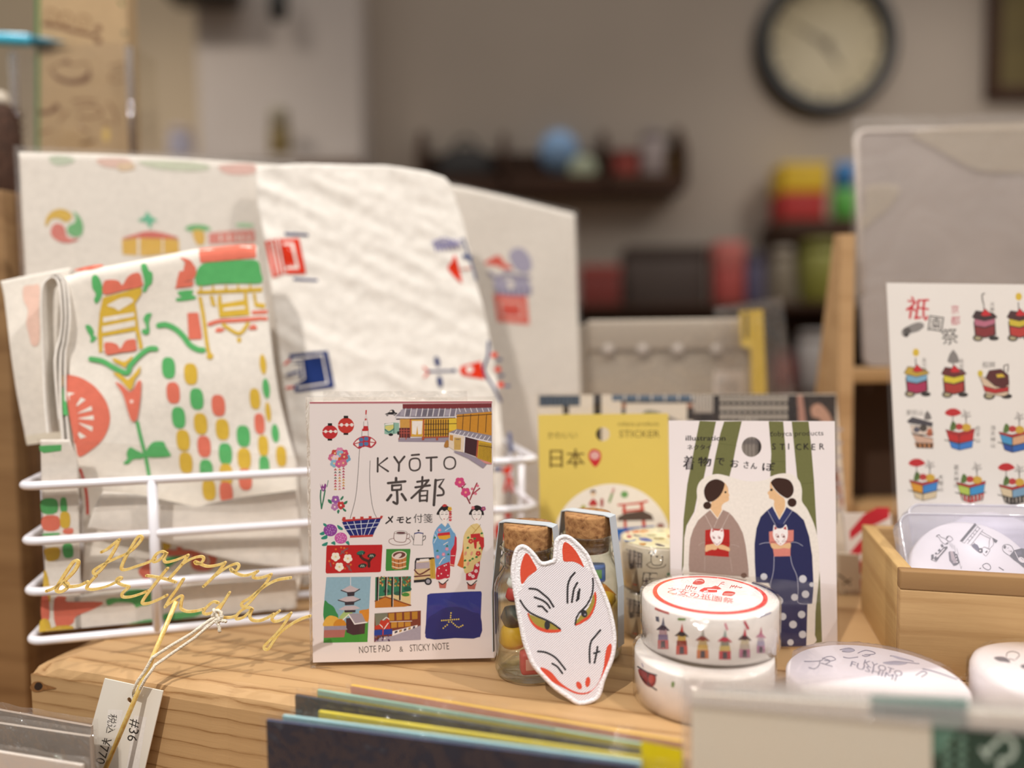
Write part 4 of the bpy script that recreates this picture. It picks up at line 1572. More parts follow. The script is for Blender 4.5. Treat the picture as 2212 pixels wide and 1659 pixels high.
    a.e('#1d1a1c', 1055, 450, 14, 22)
    # town house
    a.p('#9a8fa0', '1055,550 1055,510 1640,490 1700,470 1640,555')
    a.p('#7a2c32', '1105,120 2118,112 2118,165 1700,172 1105,172')
    a.p('#8f8896', '1110,172 1700,172 2118,160 2118,212 1720,240 1700,262 1040,275 1022,260')
    random.seed(7)
    for k in range(10):
        x = 1085 + k * 64
        a.p(random.choice(['#6f6a78', '#a7a0ae', '#7f7888']), [(x, 185), (x + 50, 182), (x + 42, 252), (x - 12, 256)])
        a.l('#e9e4ea', [(x + 56, 172), (x + 40, 258)], 7)
    for k in range(6):
        a.l('#e9e4ea', [(1745 + k * 66, 168), (1760 + k * 66, 208)], 6)
    a.l('#e9e4ea', '1025,268 1300,280 1700,270', 14)
    a.l('#3b2626', '1035,292 1700,278', 8)
    a.p('#cf9a4a', '1075,290 1190,290 1190,390 1075,390')
    a.r('#5e2a2a', 1065, 392, 1192, 505)
    for x in (1090, 1120, 1150):
        a.L('#b8564a', [(x, 395), (x, 500)], 6)
    for y in (420, 450):
        a.L('#b8564a', [(1068, y), (1190, y)], 6)
    a.r('#b8583a', 1186, 290, 1202, 490)
    a.p('#d8a840', '1202,295 1335,295 1335,490 1202,490')
    a.p('#f1e9e4', '1212,312 1332,312 1322,462 1282,465 1272,365 1258,468 1212,460')
    a.r('#b8583a', 1335, 290, 1352, 525)
    a.p('#cf9a2c', '1352,292 1715,280 1715,480 1352,495')
    a.p('#e2c03a', '1630,285 1718,282 1718,420 1630,420')
    for k in range(10):
        a.L('#3b2018', [(1372 + k * 28, 300), (1370 + k * 28, 492)], 8)
    for y in (350, 415, 465):
        a.L('#3b2018', [(1352, y), (1630 + (90 if y == 350 else 0), y - 8)], 6)
    a.L('#b0533a', '1352,500 1630,490', 10)
    a.r('#b0533a', 1325, 490, 1345, 530)
    a.r('#b0533a', 1485, 490, 1508, 530)
    a.r('#b0533a', 1060, 500, 1070, 525)
    a.r('#b0533a', 1138, 500, 1148, 525)
    a.p('#c98a28', '1720,240 2118,205 2118,480 1720,402')
    for x in (1795, 1880, 1970, 2060):
        a.L('#4a2c18', [(x, 235), (x - 12, 440)], 6)
    a.L('#4a2c18', '1720,262 2118,235', 7)
    a.p('#8f8896', '1640,440 1720,405 2118,478 2118,545 1820,490 1690,470')
    for k in range(9):
        x = 1700 + k * 47
        a.l('#e4dfe6', [(x + 20, 420 + k * 9), (x - 10, 462 + k * 9)], 6)
    a.l('#e4dfe6', '1640,452 1815,490 2118,555', 12, 0)
    a.p('#e3d2c0', '1632,455 1815,490 1800,670 1700,650 1628,605')
    a.p('#c9a45c', '1690,500 1770,505 1765,640 1690,640')
    a.r('#7a6a5a', 1708, 515, 1755, 525)
    a.p('#c98a3c', '1640,470 1680,475 1678,540 1640,530')
    a.p('#3f1d26', '1815,492 1955,528 1938,715 1805,668')
    a.L('#e9e4ea', '1812,490 1802,668', 8)
    a.p('#b0533a', '1955,528 1972,532 1958,730 1938,722')
    a.p('#cfa62c', '1972,535 2118,565 2118,790 1955,735')
    for k in range(9):
        a.L('#5a3c18', [(1985 + k * 16, 560 + k * 3), (1972 + k * 16, 735 + k * 5)], 4)
    a.L('#5a3c18', '1972,590 2118,612', 6)
    a.p('#d8908a', '1945,735 2118,792 2118,805 2060,800 1945,752')
    a.p('#9a8fa0', '1690,655 1800,672 1945,730 2060,805 2020,850 1850,740 1690,668')
    a.s('#b07a38', '1580,575 1605,530 1625,540 1628,608 1580,610', 2)
    # plum branch
    a.l('#8a2f3a', '1760,1030 1810,1130 1870,1250', 13)
    a.l('#a23a48', '1870,1210 1910,1110 1950,1020', 12)
    a.l('#a23a48', '1900,1145 1980,1080', 12)
    a.l('#8a2f3a', '1785,1070 1822,1028', 8)
    for x, y, r in ((1755, 1010, 58), (1822, 1125, 55)):
        a.flower('#d2477e', x, y, r, '#f0a48c')
    for x, y in ((1958, 1050), (1895, 1085), (1935, 1140)):
        a.e('#dd7a92', x, y, 16)
    # two figures in kimono
    W = '#efe6e2'
    for x, y, c in ((1580, 1330, 0), (1948, 1330, 1)):
        a.s('#1d1519', [(x - 85, y + 50), (x - 70, y), (x - 30, y - 48), (x + 10, y - 58), (x + 55, y - 35), (x + 75, y + 10), (x + 78, y + 55), (x + 20, y + 40)])
        a.s('#f2e9e6', [(x - 58, y + 30), (x - 30, y - 5), (x, y + 10), (x + 30, y - 5), (x + 55, y + 30), (x + 48, y + 80), (x + 20, y + 112), (x - 5, y + 122), (x - 30, y + 105), (x - 52, y + 75)])
        a.l(K, [(x - 58, y + 35), (x - 52, y + 75), (x - 30, y + 105), (x - 5, y + 122), (x + 20, y + 112), (x + 48, y + 80), (x + 56, y + 35)], 3.5)
        a.l(K, [(x - 22, y + 118), (x - 24, y + 140), (x - 40, y + 168)], 3.5)
        a.l(K, [(x + 25, y + 116), (x + 27, y + 140), (x + 42, y + 165)], 3.5)
        for s_ in (-24, 24):
            a.l(K, [(x + s_ - 12, y + 45), (x + s_ + 12, y + 42)], 5)
            a.l(K, [(x + s_ - 10, y + 20), (x + s_ + 12, y + 17)], 3)
        a.e('#b02a2a', x - 2, y + 98, 8, 6)
        a.p('#f2e9e6', [(x - 22, y + 110), (x + 25, y + 108), (x + 45, y + 190), (x - 10, y + 200), (x - 40, y + 170)])
    a.s('#c23a3c', '1555,1275 1580,1258 1610,1270 1600,1285 1570,1290')
    a.flower('#e0b53a', 1642, 1312, 24, '#c23a3c')
    for y in (1350, 1380, 1410, 1440):
        a.p('#d2575a', [(1630, y - 12), (1668, y - 10), (1655, y + 14), (1632, y + 10)])
    a.flower('#a0437c', 2025, 1310, 26, '#e0b53a')
    a.flower('#c9677c', 1905, 1300, 20, '#e0b53a')
    # blue kimono (y continues into the lower crop: add 1527)
    a.p('#6fa3cf', '1560,1475 1520,1500 1470,1570 1445,1680 1450,1730 1480,1970 1500,1995 1560,1985 1640,1930 1660,1780 1705,1690 1712,1620 1680,1560 1640,1500 1615,1470 1585,1510', 2)
    a.l(W, '1560,1478 1590,1510 1610,1472', 12, 0)
    a.l('#a9cbe6', '1490,1560 1520,1640', 6)
    a.l('#cfe2f2', '1590,1560 1650,1520 1690,1580', 7, 0)
    a.l('#cfe2f2', '1460,1700 1490,1640 1470,1600', 7, 0)
    a.p('#c8283a', '1700,1615 1720,1640 1720,1770 1690,1970 1645,1960 1650,1790 1690,1720')
    a.L('#f0c8a0', '1648,1945 1695,1955', 6)
    a.L('#efe6e2', '1655,1845 1700,1845', 5)
    a.p('#c8283a', '1505,1590 1640,1575 1645,1610 1500,1625', 0)
    a.p('#e0a83a', '1502,1622 1645,1608 1648,1640 1590,1665 1520,1655', 0)
    for x, y in ((1525, 1555), (1608, 1770), (1570, 1830), (1505, 1860)):
        a.flower('#e08aa8', x, y, 20, '#f2e0d8')
    for x, y in ((1470, 1640), (1610, 1735), (1500, 1790), (1625, 1830)):
        a.s('#2f7a5c', [(x - 14, y + 8), (x, y - 14), (x + 14, y + 6)])
    a.l(W, '1520,1940 1560,1880 1585,1865', 7)
    a.l(W, '1570,1720 1620,1690', 6)
    a.p('#c0233a', '1500,1975 1570,1940 1620,1920 1642,1930 1640,2090 1560,2110 1485,2115 1488,2010', 2)
    for x, y in ((1520, 1990), (1545, 2050), (1600, 2010), (1580, 1960), (1510, 2075), (1620, 2070), (1600, 1950)):
        a.e('#f2dfe0', x, y, 8)
    a.e('#f2e9e6', 1580, 2130, 44, 26, -20)
    a.p('#c2685c', '1512,2140 1560,2165 1605,2150 1595,2215 1525,2215')
    a.l('#2a1d1d', '1515,2140 1560,2170 1622,2118', 9)
    # yellow kimono
    a.p('#d26a2c', '1795,1650 1820,1640 1810,1990 1770,1980 1725,1955 1755,1880 1785,1780', 1)
    a.p('#e2c98a', '1930,1482 1895,1490 1840,1540 1800,1620 1795,1700 1800,1900 1800,2010 1830,2050 1900,2010 1980,1930 2010,1800 2028,1740 2030,1640 2010,1560 1980,1500 1955,1478', 2)
    a.l('#c9a65a', '1880,1500 1940,1560', 5)
    a.l('#b98a3a', '1985,1500 1900,1600', 6)
    a.p('#c02a2c', '1878,1600 1985,1590 1990,1640 1880,1645')
    a.p('#c02a2c', '1905,1645 1990,1625 2030,1640 2032,1740 2005,1790 1985,1720 1960,1690 1940,1770 1922,1760')
    a.p('#e2c98a', '1950,1690 1975,1680 1970,1740 1945,1760')
    for x, y, r in ((1880, 1680, 30), (1965, 1820, 30)):
        a.flower('#c23a34', x, y, r, '#e8b85a')
    for x, y in ((1850, 1640), (1925, 1650), (1845, 1755), (1815, 1900), (1870, 1900), (1900, 1880), (1985, 1760), (2005, 1590), (1810, 1980), (1945, 1860)):
        a.s('#3a7a3c', [(x - 16, y + 6), (x, y - 14), (x + 16, y), (x, y + 12)])
    for x, y in ((1820, 1820), (1890, 1820), (1850, 1935)):
        a.e('#d8977c', x, y, 14, 26, 20)
    a.p('#c0233a', '1985,1905 1978,2020 1950,2110 1890,2125 1825,2125 1825,2050 1905,2020 1920,1950', 1)
    for x, y in ((1955, 1950), (1870, 2060), (1940, 2020), (1905, 2080)):
        a.flower('#f2dfe0', x, y, 20, '#c0233a')
    a.e('#f2e9e6', 1905, 2145, 50, 26, -14)
    a.p('#c2685c', '1840,2150 1895,2185 1945,2150 1925,2228 1845,2225')
    a.l('#2a1d1d', '1838,2150 1880,2185 1948,2128', 9)
    # lower half in its own crop
    a.at(660, 1140, S)
    a.l('#7a4a44', '1010,60 1005,120 1030,155 1090,165 1140,150 1155,55', 5, 4)
    a.e(K, 1082, 55, 74, 22)
    a.e('#eee4e0', 1082, 55, 70, 18)
    a.e('#5a2a34', 1085, 58, 54, 12)
    a.l('#8a6a66', '1155,80 1180,70 1185,110 1150,125', 5)
    a.l('#8a6a66', '1002,120 955,135 955,170 1010,195 1090,198 1160,185 1195,155 1180,130 1152,125', 5)
    a.l(K, '1240,60 1225,195 1330,198 1338,60', 5, 0)
    a.p('#2f3a80', '1240,60 1285,48 1335,58 1335,70 1285,62 1240,72')
    a.e(K, 1286, 32, 12, 10)
    a.l(K, '1228,140 1215,110 1205,90', 6)
    a.l(K, '1338,105 1362,90 1362,125 1338,145', 6)
    # red panel with plum and pine
    a.p('#bd1a1e', '245,200 872,192 875,215 858,495 840,505 240,520 228,505 238,225')
    for x, y in ((342, 330), (482, 350), (385, 445)):
        a.flower('#f2eadb', x, y, 50, '#e8cf9a')
    for x, y in ((345, 245), (405, 225), (440, 232), (468, 285), (270, 380), (320, 405), (448, 465), (515, 420)):
        a.e('#d8702c', x, y, 11)
    for q in ('400,300 430,265 480,235', '410,265 440,290', '290,440 280,400', '470,425 520,490', '500,430 495,475'):
        a.l('#8a5a5a', q, 12)
    a.l('#4a1a14', '625,320 655,355 715,385 722,440', 24)
    a.l('#4a1a14', '720,385 750,345 770,330', 22)
    for x, y in ((630, 288), (752, 318), (648, 432)):
        a.e('#23302a', x, y, 50, 26, -8)
        for k in (-1, 0, 1):
            a.l('#c9d2c0', [(x + k * 20, y + 12), (x + k * 12, y - 8)], 5)
    a.e('#2f6a58', 625, 282, 42, 20, -18)
    # bucket panel
    a.p('#3f8a3a', '918,242 1192,240 1195,260 1172,480 915,492 910,460')
    a.p('#c27a42', '980,320 1150,300 1140,450 1090,472 1020,474 985,460')
    a.e('#e8d4c4', 1066, 312, 86, 48, -5)
    a.e('#6a3a34', 1066, 310, 72, 36, -5)
    a.e('#e2cfc8', 1050, 322, 50, 22, -30)
    for x in (1012, 1058, 1100):
        a.L('#5a2c14', [(x, 370), (x + 3, 465)], 5)
    for y in (385, 438):
        a.l('#ecd8b8', [(985, y), (1060, y + 20), (1142, y)], 8)
    # the old bus
    a.p('#d8bd90', '1245,400 1470,345 1480,580 1235,600')
    a.p('#c9a03c', '1415,345 1470,340 1480,580 1418,570')
    a.p('#221c20', '1242,385 1258,345 1462,335 1465,350 1420,362 1262,372 1255,470 1240,480')
    a.p('#efe6e2', '1300,358 1402,350 1402,380 1302,388')
    a.p('#b7a7b0', '1255,400 1410,388 1412,460 1255,470')
    a.l('#6a2a2c', '1240,480 1300,530 1410,470', 12)
    a.l('#6a2a2c', '1240,555 1415,540', 12)
    a.l('#b0903a', '1440,350 1442,560', 5)
    a.p('#26242a', '1232,595 1420,580 1422,610 1232,625')
    a.e('#2a262c', 1395, 610, 42)
    a.e('#a7a3ae', 1395, 610, 24)
    # pagoda panel
    a.p('#8fb3c6', '238,562 745,556 740,600 705,1300 205,1310 215,800')
    a.s('#3a8a4a', '215,835 260,860 320,900 350,960 372,1000 350,1060 212,1060', 3)
    a.p('#46953a', '208,1180 712,1075 705,1300 205,1308')
    a.s('#d88a2c', '610,960 640,935 690,930 722,930 712,1070 660,1060')
    a.s('#e2b04a', '212,1060 250,1010 300,1000 370,1030 380,1120 210,1122')
    a.s('#cf8a2c', '320,1090 360,1045 420,1040 460,1085 450,1118 330,1120')
    a.p('#a9c27a', '370,1030 440,950 540,965 440,1040')
    a.L('#e0dce0', '512,560 512,660', 6)
    a.p('#c7b8bd', '405,712 480,670 510,655 560,680 615,700 560,730 480,735')
    a.p('#3a3038', '470,735 560,730 555,775 478,780')
    a.l('#3a3038', '405,712 480,738 560,732 615,700', 9, 0)
    a.p('#c7b8bd', '372,822 460,785 540,778 622,812 560,840 460,845')
    a.l('#3a3038', '372,824 460,848 560,842 622,814', 9, 0)
    a.p('#3a3038', '445,845 558,842 552,878 448,882')
    a.p('#c7b8bd', '375,930 450,890 560,885 625,915 540,938 450,940')
    a.p('#3a3038', '442,938 570,935 568,962 445,965')
    a.p('#4a3036', '460,1030 555,1020 660,1080 680,1085 672,1205 540,1222 465,1190', 0)
    a.p('#a59aa4', '495,975 640,975 690,1080 600,1095 545,1085')
    a.l('#efe8e8', '430,1045 490,985 560,1095 695,1075', 12, 0)
    a.p('#9a90a0', '212,1120 452,1115 478,1160 210,1165')
    a.p('#b06c62', '210,1165 455,1160 440,1245 208,1252')
    # garden seen from the veranda
    a.p('#2c7a5a', '795,562 1200,552 1196,890 790,912')
    random.seed(3)
    for k in range(70):
        x, y = random.uniform(840, 1195), random.uniform(558, 660)
        a.e(random.choice(['#b8822c', '#8a3a24', '#c9a85a', '#7a4a28', '#d8b46a']), x, y, 10, n=7)
    a.p('#e0c590', '800,790 1000,760 1198,720 1196,885 1000,800 905,790')
    for x, y, rx, ry, c in ((920, 725, 36, 28, '#1d4a3a'), (1055, 752, 50, 30, '#2a5a4a'), (1140, 765, 44, 28, '#4a8a3a'), (1160, 700, 48, 32, '#1f5a4a')):
        a.p(c, [(x + rx * math.cos(q), y + (ry * math.sin(q) if math.sin(q) < 0 else ry * .6 * math.sin(q))) for q in [2 * math.pi * k / 16 for k in range(16)]])
    a.p('#c27a2c', '790,845 905,785 1195,885 1130,898 790,912')
    a.l('#8a3a1c', '790,835 908,785 1198,882', 10, 0)
    for x, y1 in ((818, 830), (912, 775), (985, 900), (1075, 825)):
        a.p('#2a1c18', [(x - 8, 560), (x + 14, 558), (x + 6, y1), (x - 12, y1)])
        a.L('#e0d4cc', [(x + 18, 560), (x + 10, y1)], 5)
    # theatre row
    a.p('#7a3a2c', '785,975 1312,942 1310,1270 780,1302')
    a.p('#7a7a68', '785,975 935,968 930,1100 800,1130')
    for k in range(4):
        a.p('#b8822c', [(945 + k * 88, 975 - k * 6), (1010 + k * 88, 970 - k * 6), (1010 + k * 88, 1055 - k * 6), (948 + k * 88, 1060 - k * 6)])
    for k in range(3):
        a.p('#c28a34', [(975 + k * 78, 1075), (1040 + k * 78, 1070), (1040 + k * 78, 1135 - k * 8), (975 + k * 78, 1142 - k * 8)])
    a.p('#c2382c', '840,1100 855,1050 900,1060 940,1020 955,1070 965,1150 790,1155 790,1120')
    a.l('#efe6e2', '845,1100 880,1140 885,1200', 8)
    a.l('#efe6e2', '940,1085 895,1150', 8)
    a.l('#efe6e2', '880,1050 920,1018 950,1040', 8, 0)
    a.L('#efe6e2', '960,1070 1210,1062', 5)
    a.p('#1f3f9a', '782,1165 985,1150 990,1210 780,1228')
    a.L('#c2382c', '885,1130 880,1215', 10)
    a.p('#a79fae', '985,1232 1310,1110 1308,1275 785,1300 860,1240')
    a.p('#f0e8e6', '990,1175 1275,1105 1270,1130 985,1232')
    for k in range(5):
        a.p('#4a4a5c' if k % 2 == 0 else '#b08a4a', [(1015 + k * 52, 1178 - k * 14), (1048 + k * 50, 1168 - k * 13), (1046 + k * 50, 1190 - k * 12), (1014 + k * 51, 1205 - k * 14)])
    for k in range(16):
        a.e(random.choice(['#5a3a6a', '#3a2a2a', '#f0e8e6', '#7a6a7a']), random.uniform(790, 970), random.uniform(1225, 1290), 11, n=8)
    # mountain at night
    a.p('#2f368a', '1385,765 1420,748 1850,725 1995,722 2005,745 1985,1245 1380,1262 1362,1240')
    a.s('#222c72', '1385,1050 1480,970 1580,915 1700,898 1800,915 1900,960 1990,1000 1985,1240 1700,1255 1385,1258', 3)
    for x, y in [(1655, 970), (1652, 998), (1650, 1022)] + [(1550 + k * 24, 1056 - k * 2) for k in range(9)] + [(1630, 1072), (1612, 1105), (1590, 1122), (1568, 1142)] + [(1662, 1072), (1682, 1090), (1702, 1108), (1722, 1125), (1745, 1132), (1768, 1122), (1788, 1110)]:
        a.e('#e6cf5a', x, y, 9, n=9)
    # bottom line
    a.t(D, 'NOTE PAD', 605, 1428, 112, -3.2, 365)
    a.t(D, '&', 1068, 1412, 90, -3, 44)
    a.t(D, 'STICKY NOTE', 1185, 1408, 112, -3.2, 450)
    mb.obj('pad', t)
    mb = MB()
    fl = film('pad_film', bump=0.25, bscale=25, boost=0.8)
    fl2 = film('pad_film_edge', bump=0.8, bscale=120, boost=2.2, haze=0.10)
    q = [f.uv(*p) for p in ((662, 857), (1069, 858), (1073, 1441), (672, 1441.5))]
    mb.prism([q[3], q[2], q[1], q[0]], -0.0125, 0.0012, fl, fl2)
    mb.obj('clear_sleeve', t)
    mb = MB()
    quad(mb, f, ((683, 846), (1006, 845), (1008, 872), (682, 874)), fl2, -0.0127, -0.0125)
    mb.obj('sleeve_flap', t)


notepad()
# ------------------------------------------------------------------ sticker cards
def figure_card():
    o = on_z(1448, 1403)
    f = stand((o.x, o.y, 0.0006), 0.0, 3.8)
    f.vmin = 0.0
    t = thing('sticker_card', 'white sticker card with two kimono ladies and green stems', 'sticker card', f.mat())
    mb = MB()
    S = .33149
    q = [f.uv(*p) for p in ((1445, 908.5), (1803, 910), (1809, 1399), (1450, 1411))]
    q = [(u, max(v, 0.0)) for u, v in q]
    hc = f.uv(1430 + 585 * S, 890 + 228 * S)
    hr = f.uv(1430 + 651 * S, 890 + 228 * S)[0] - hc[0]
    mb.prism([q[3], q[2], q[1], q[0]], -0.0006, 0.0, PAPER, holes=[(hc[0], hc[1], hr)])
    a = Art(mb, f).at(1430, 890, S)
    G, G2 = '#6f7044', '#77784c'
    a.p(G, '245,58 352,62 330,170 300,300 270,440 232,500 228,560 210,650 160,740 145,820 140,1000 128,1050 140,700 165,470')
    a.p(G, '405,62 520,60 485,210 462,330 440,420 325,420 345,300 380,140')
    a.p(G, '695,60 790,62 805,250 808,400 705,420 712,270')
    a.p(G, '845,62 955,62 970,200 990,440 1010,800 1030,1100 1043,1500 995,1508 1000,1300 1020,1100 1010,850 960,680 910,600 912,520 880,420')
    for q_ in ('380,205 485,220', '250,200 320,215', '705,318 805,325', '915,468 985,462'):
        a.l('#5f6038', q_, 3)
    # white cut-out
    a.s('#ebe3da', '345,405 420,415 500,440 590,452 680,440 730,412 790,400 850,408 895,450 912,510 912,580 950,640 1000,760 1022,900 1025,1050 1005,1250 990,1420 985,1508 700,1515 400,1515 150,1400 132,1200 140,1000 148,820 170,730 215,660 230,590 228,500 260,440')
    # lettering
    K = '#1f1720'
    for dx in (0, 2):
        a.t(K, 'illustration', 150 + dx, 186, 48, 0, 262)
        a.t(K, 'ネクタイ', 160 + dx, 245, 40, 0, 160)
    for ch, x, y, w, h in (('着', 134, 374, 72, 98), ('物', 230, 352, 88, 66), ('で', 346, 348, 58, 62), ('お', 436, 362, 60, 62), ('さ', 524, 368, 38, 54), ('ん', 574, 372, 42, 48), ('ぽ', 645, 384, 88, 62)):
        for dx, dy in ((0, 0), (3, 1)):
            a.t(K, ch, x + dx, y + dy - h * .08, h, 2, w)
    a.t(K, 'cobyca products', 700, 158, 46, -1, 352)
    a.l(K, '712,158 705,140 722,130', 4)
    for k, ch in enumerate('STICKER'):
        a.t(K, ch, 715 + k * 51, 244 + (k % 2) * 3, 58)
        a.t(K, ch, 717 + k * 51, 245 + (k % 2) * 3, 58)
    # left lady
    a.at(1460, 1010, .14467)
    SK, HR = '#e2b98c', '#3a231b'
    a.s(SK, '720,225 755,260 780,330 785,380 800,410 790,440 795,470 780,500 730,525 690,560 680,620 690,640 620,750 560,690 515,640 530,520 600,480 690,370 715,290', 3)
    a.s(HR, '600,173 680,195 725,235 720,290 690,370 640,440 570,495 510,515 470,500 430,430 420,340 450,260 510,200')
    a.e(HR, 468, 566, 60, 57)
    a.e('#1a1010', 740, 368, 15, 16)
    a.l('#b98a60', '725,230 775,300 778,350', 4)
    GY, GY2 = '#a1887e', '#94796f'
    a.p(GY, '520,625 435,695 330,790 260,920 215,1060 200,1200 190,1450 200,1560 1085,1640 1085,1520 1070,1380 1040,1150 1000,980 930,840 850,730 790,670 700,630 622,772', 1)
    a.l('#efe8de', '515,628 622,765 695,632', 14, 0)
    a.l('#d8c9c0', '622,770 570,890', 5)
    a.l('#d8c9c0', '430,700 540,910', 5)
    a.l('#d8c9c0', '800,680 690,900', 5)
    for q_ in ('340,1160 390,1125 440,1118', '820,1150 890,1160 945,1185', '430,1340 430,1540', '810,1340 840,1560'):
        a.l('#c9b8ae', q_, 4)
    a.p('#b02520', '438,935 560,915 800,925 803,1160 790,1200 792,1335 620,1325 435,1310')
    a.L('#7c1814', '440,1112 800,1125', 7)
    a.s(SK, '445,1165 500,1150 570,1140 625,1165 612,1215 580,1230 540,1225 490,1240 440,1255', 3)
    a.s(SK, '625,1165 680,1150 740,1170 800,1200 800,1250 740,1235 690,1225 650,1215 625,1195', 3)
    a.s('#f3eceb', '535,910 560,935 600,940 650,940 685,905 705,930 715,1000 705,1060 680,1120 640,1155 612,1165 575,1140 535,1080 512,1010 520,950', 3)
    a.p('#b02520', '540,925 575,952 540,960')
    a.p('#b02520', '690,918 698,955 662,952')
    for x in (568, 652):
        a.l('#b02520', [(x - 24, 1022), (x - 5, 1030), (x + 16, 1058), (x - 10, 1060)], 5, 3, True)
        a.e('#1a1010', x, 1046, 10)
    a.l('#8a2a2a', '560,1100 580,1125 610,1145', 5)
    a.l('#8a2a2a', '665,1100 645,1125 612,1145', 5)
    a.e('#b02520', 610, 1148, 10, 6)
    a.e('#6f5348', 1015, 1612, 46, 40)
    # right lady
    a.at(1610, 1010, .25333)
    a.s(SK, '215,115 210,160 210,190 188,215 200,235 205,262 245,280 245,330 290,435 335,350 335,270 300,240 250,190 225,150', 3)
    a.s(HR, '300,88 370,105 405,150 412,200 395,240 360,262 320,245 270,205 235,160 218,125 250,95')
    a.e(HR, 398, 298, 39, 38)
    a.e('#1a1010', 222, 190, 11)
    BL, BL2 = '#272a56', '#2f3566'
    a.p(BL, '230,330 180,370 130,420 95,520 78,650 80,800 90,980 200,985 240,1120 250,1545 520,1545 530,1165 570,1160 580,1040 580,960 570,750 545,590 500,450 440,390 350,335 292,440', 1)
    a.l('#efe8de', '235,332 290,440 348,338', 9, 0)
    a.p(BL2, '228,332 288,442 312,490 270,470 190,365')
    a.p(BL2, '350,338 395,372 320,490 280,470')
    a.l('#c3c3d6', '190,365 262,500', 3)
    a.l('#c3c3d6', '400,368 325,480', 3)
    for q_ in ('120,655 160,642 215,640', '390,637 440,640 490,668'):
        a.l('#c9c9d8', q_, 3)
    a.l('#c9c9d8', '245,755 240,880 215,985 212,1030', 3.5)
    a.l('#c9c9d8', '385,755 400,830 440,930 450,1050 445,1140 480,1162 560,1162', 3.5)
    a.p('#d68478', '202,548 240,540 412,532 410,625 385,640 384,755 245,758 235,690 205,640')
    a.s(SK, '215,648 260,650 300,668 340,650 385,645 380,690 330,685 290,692 232,690', 3)
    a.L('#6f2f2c', '215,637 400,632', 4)
    a.s('#f3eceb', '245,488 270,515 295,520 320,512 345,486 358,515 362,570 352,620 325,652 300,664 275,650 248,615 235,575 238,520', 3)
    a.p('#b02520', '248,498 272,520 248,532')
    a.p('#b02520', '346,498 350,532 322,520')
    for x in (275, 325):
        a.l('#b02520', [(x - 16, 568), (x, 572), (x + 14, 595), (x - 8, 594)], 3.5, 3, True)
        a.e('#1a1010', x + 2, 588, 7)
    for q_ in ('250,625 285,640', '262,608 288,632', '350,622 315,638', '342,606 312,630'):
        a.l('#8a3a3a', q_, 3)
    a.e('#b02520', 300, 650, 6, 4)
    for x, y, r in ((158, 930, 29), (490, 950, 33), (566, 998, 20), (513, 1080, 32), (420, 1106, 30), (290, 1136, 32), (318, 1270, 32), (480, 1253, 32), (407, 1338, 33), (262, 1362, 26), (488, 1423, 32), (385, 1490, 27)):
        a.e('#cfcfd6', x, y, r)
    a.p('#cdb48c', '250,1548 425,1548 425,1590 250,1590')
    a.l('#8f2a22', '262,1600 285,1620 330,1615 350,1600', 12)
    a.l('#8f2a22', '375,1615 400,1585 430,1600', 12)
    a.p('#dccfb4', '250,1592 425,1592 425,1600 250,1598')
    mb.obj('card', t)
    mb = MB()
    q2 = [f.uv(*p) for p in ((1441, 1226), (1808, 1262), (1814, 1401), (1447, 1413))]
    q2 = [(u, max(v, 0.0)) for u, v in q2]
    mb.prism([q2[3], q2[2], q2[1], q2[0]], 0.0009, 0.0010, film('card_film', bump=0.15, bscale=18, boost=0.7))
    mb.obj('clear_pocket', t)


figure_card()


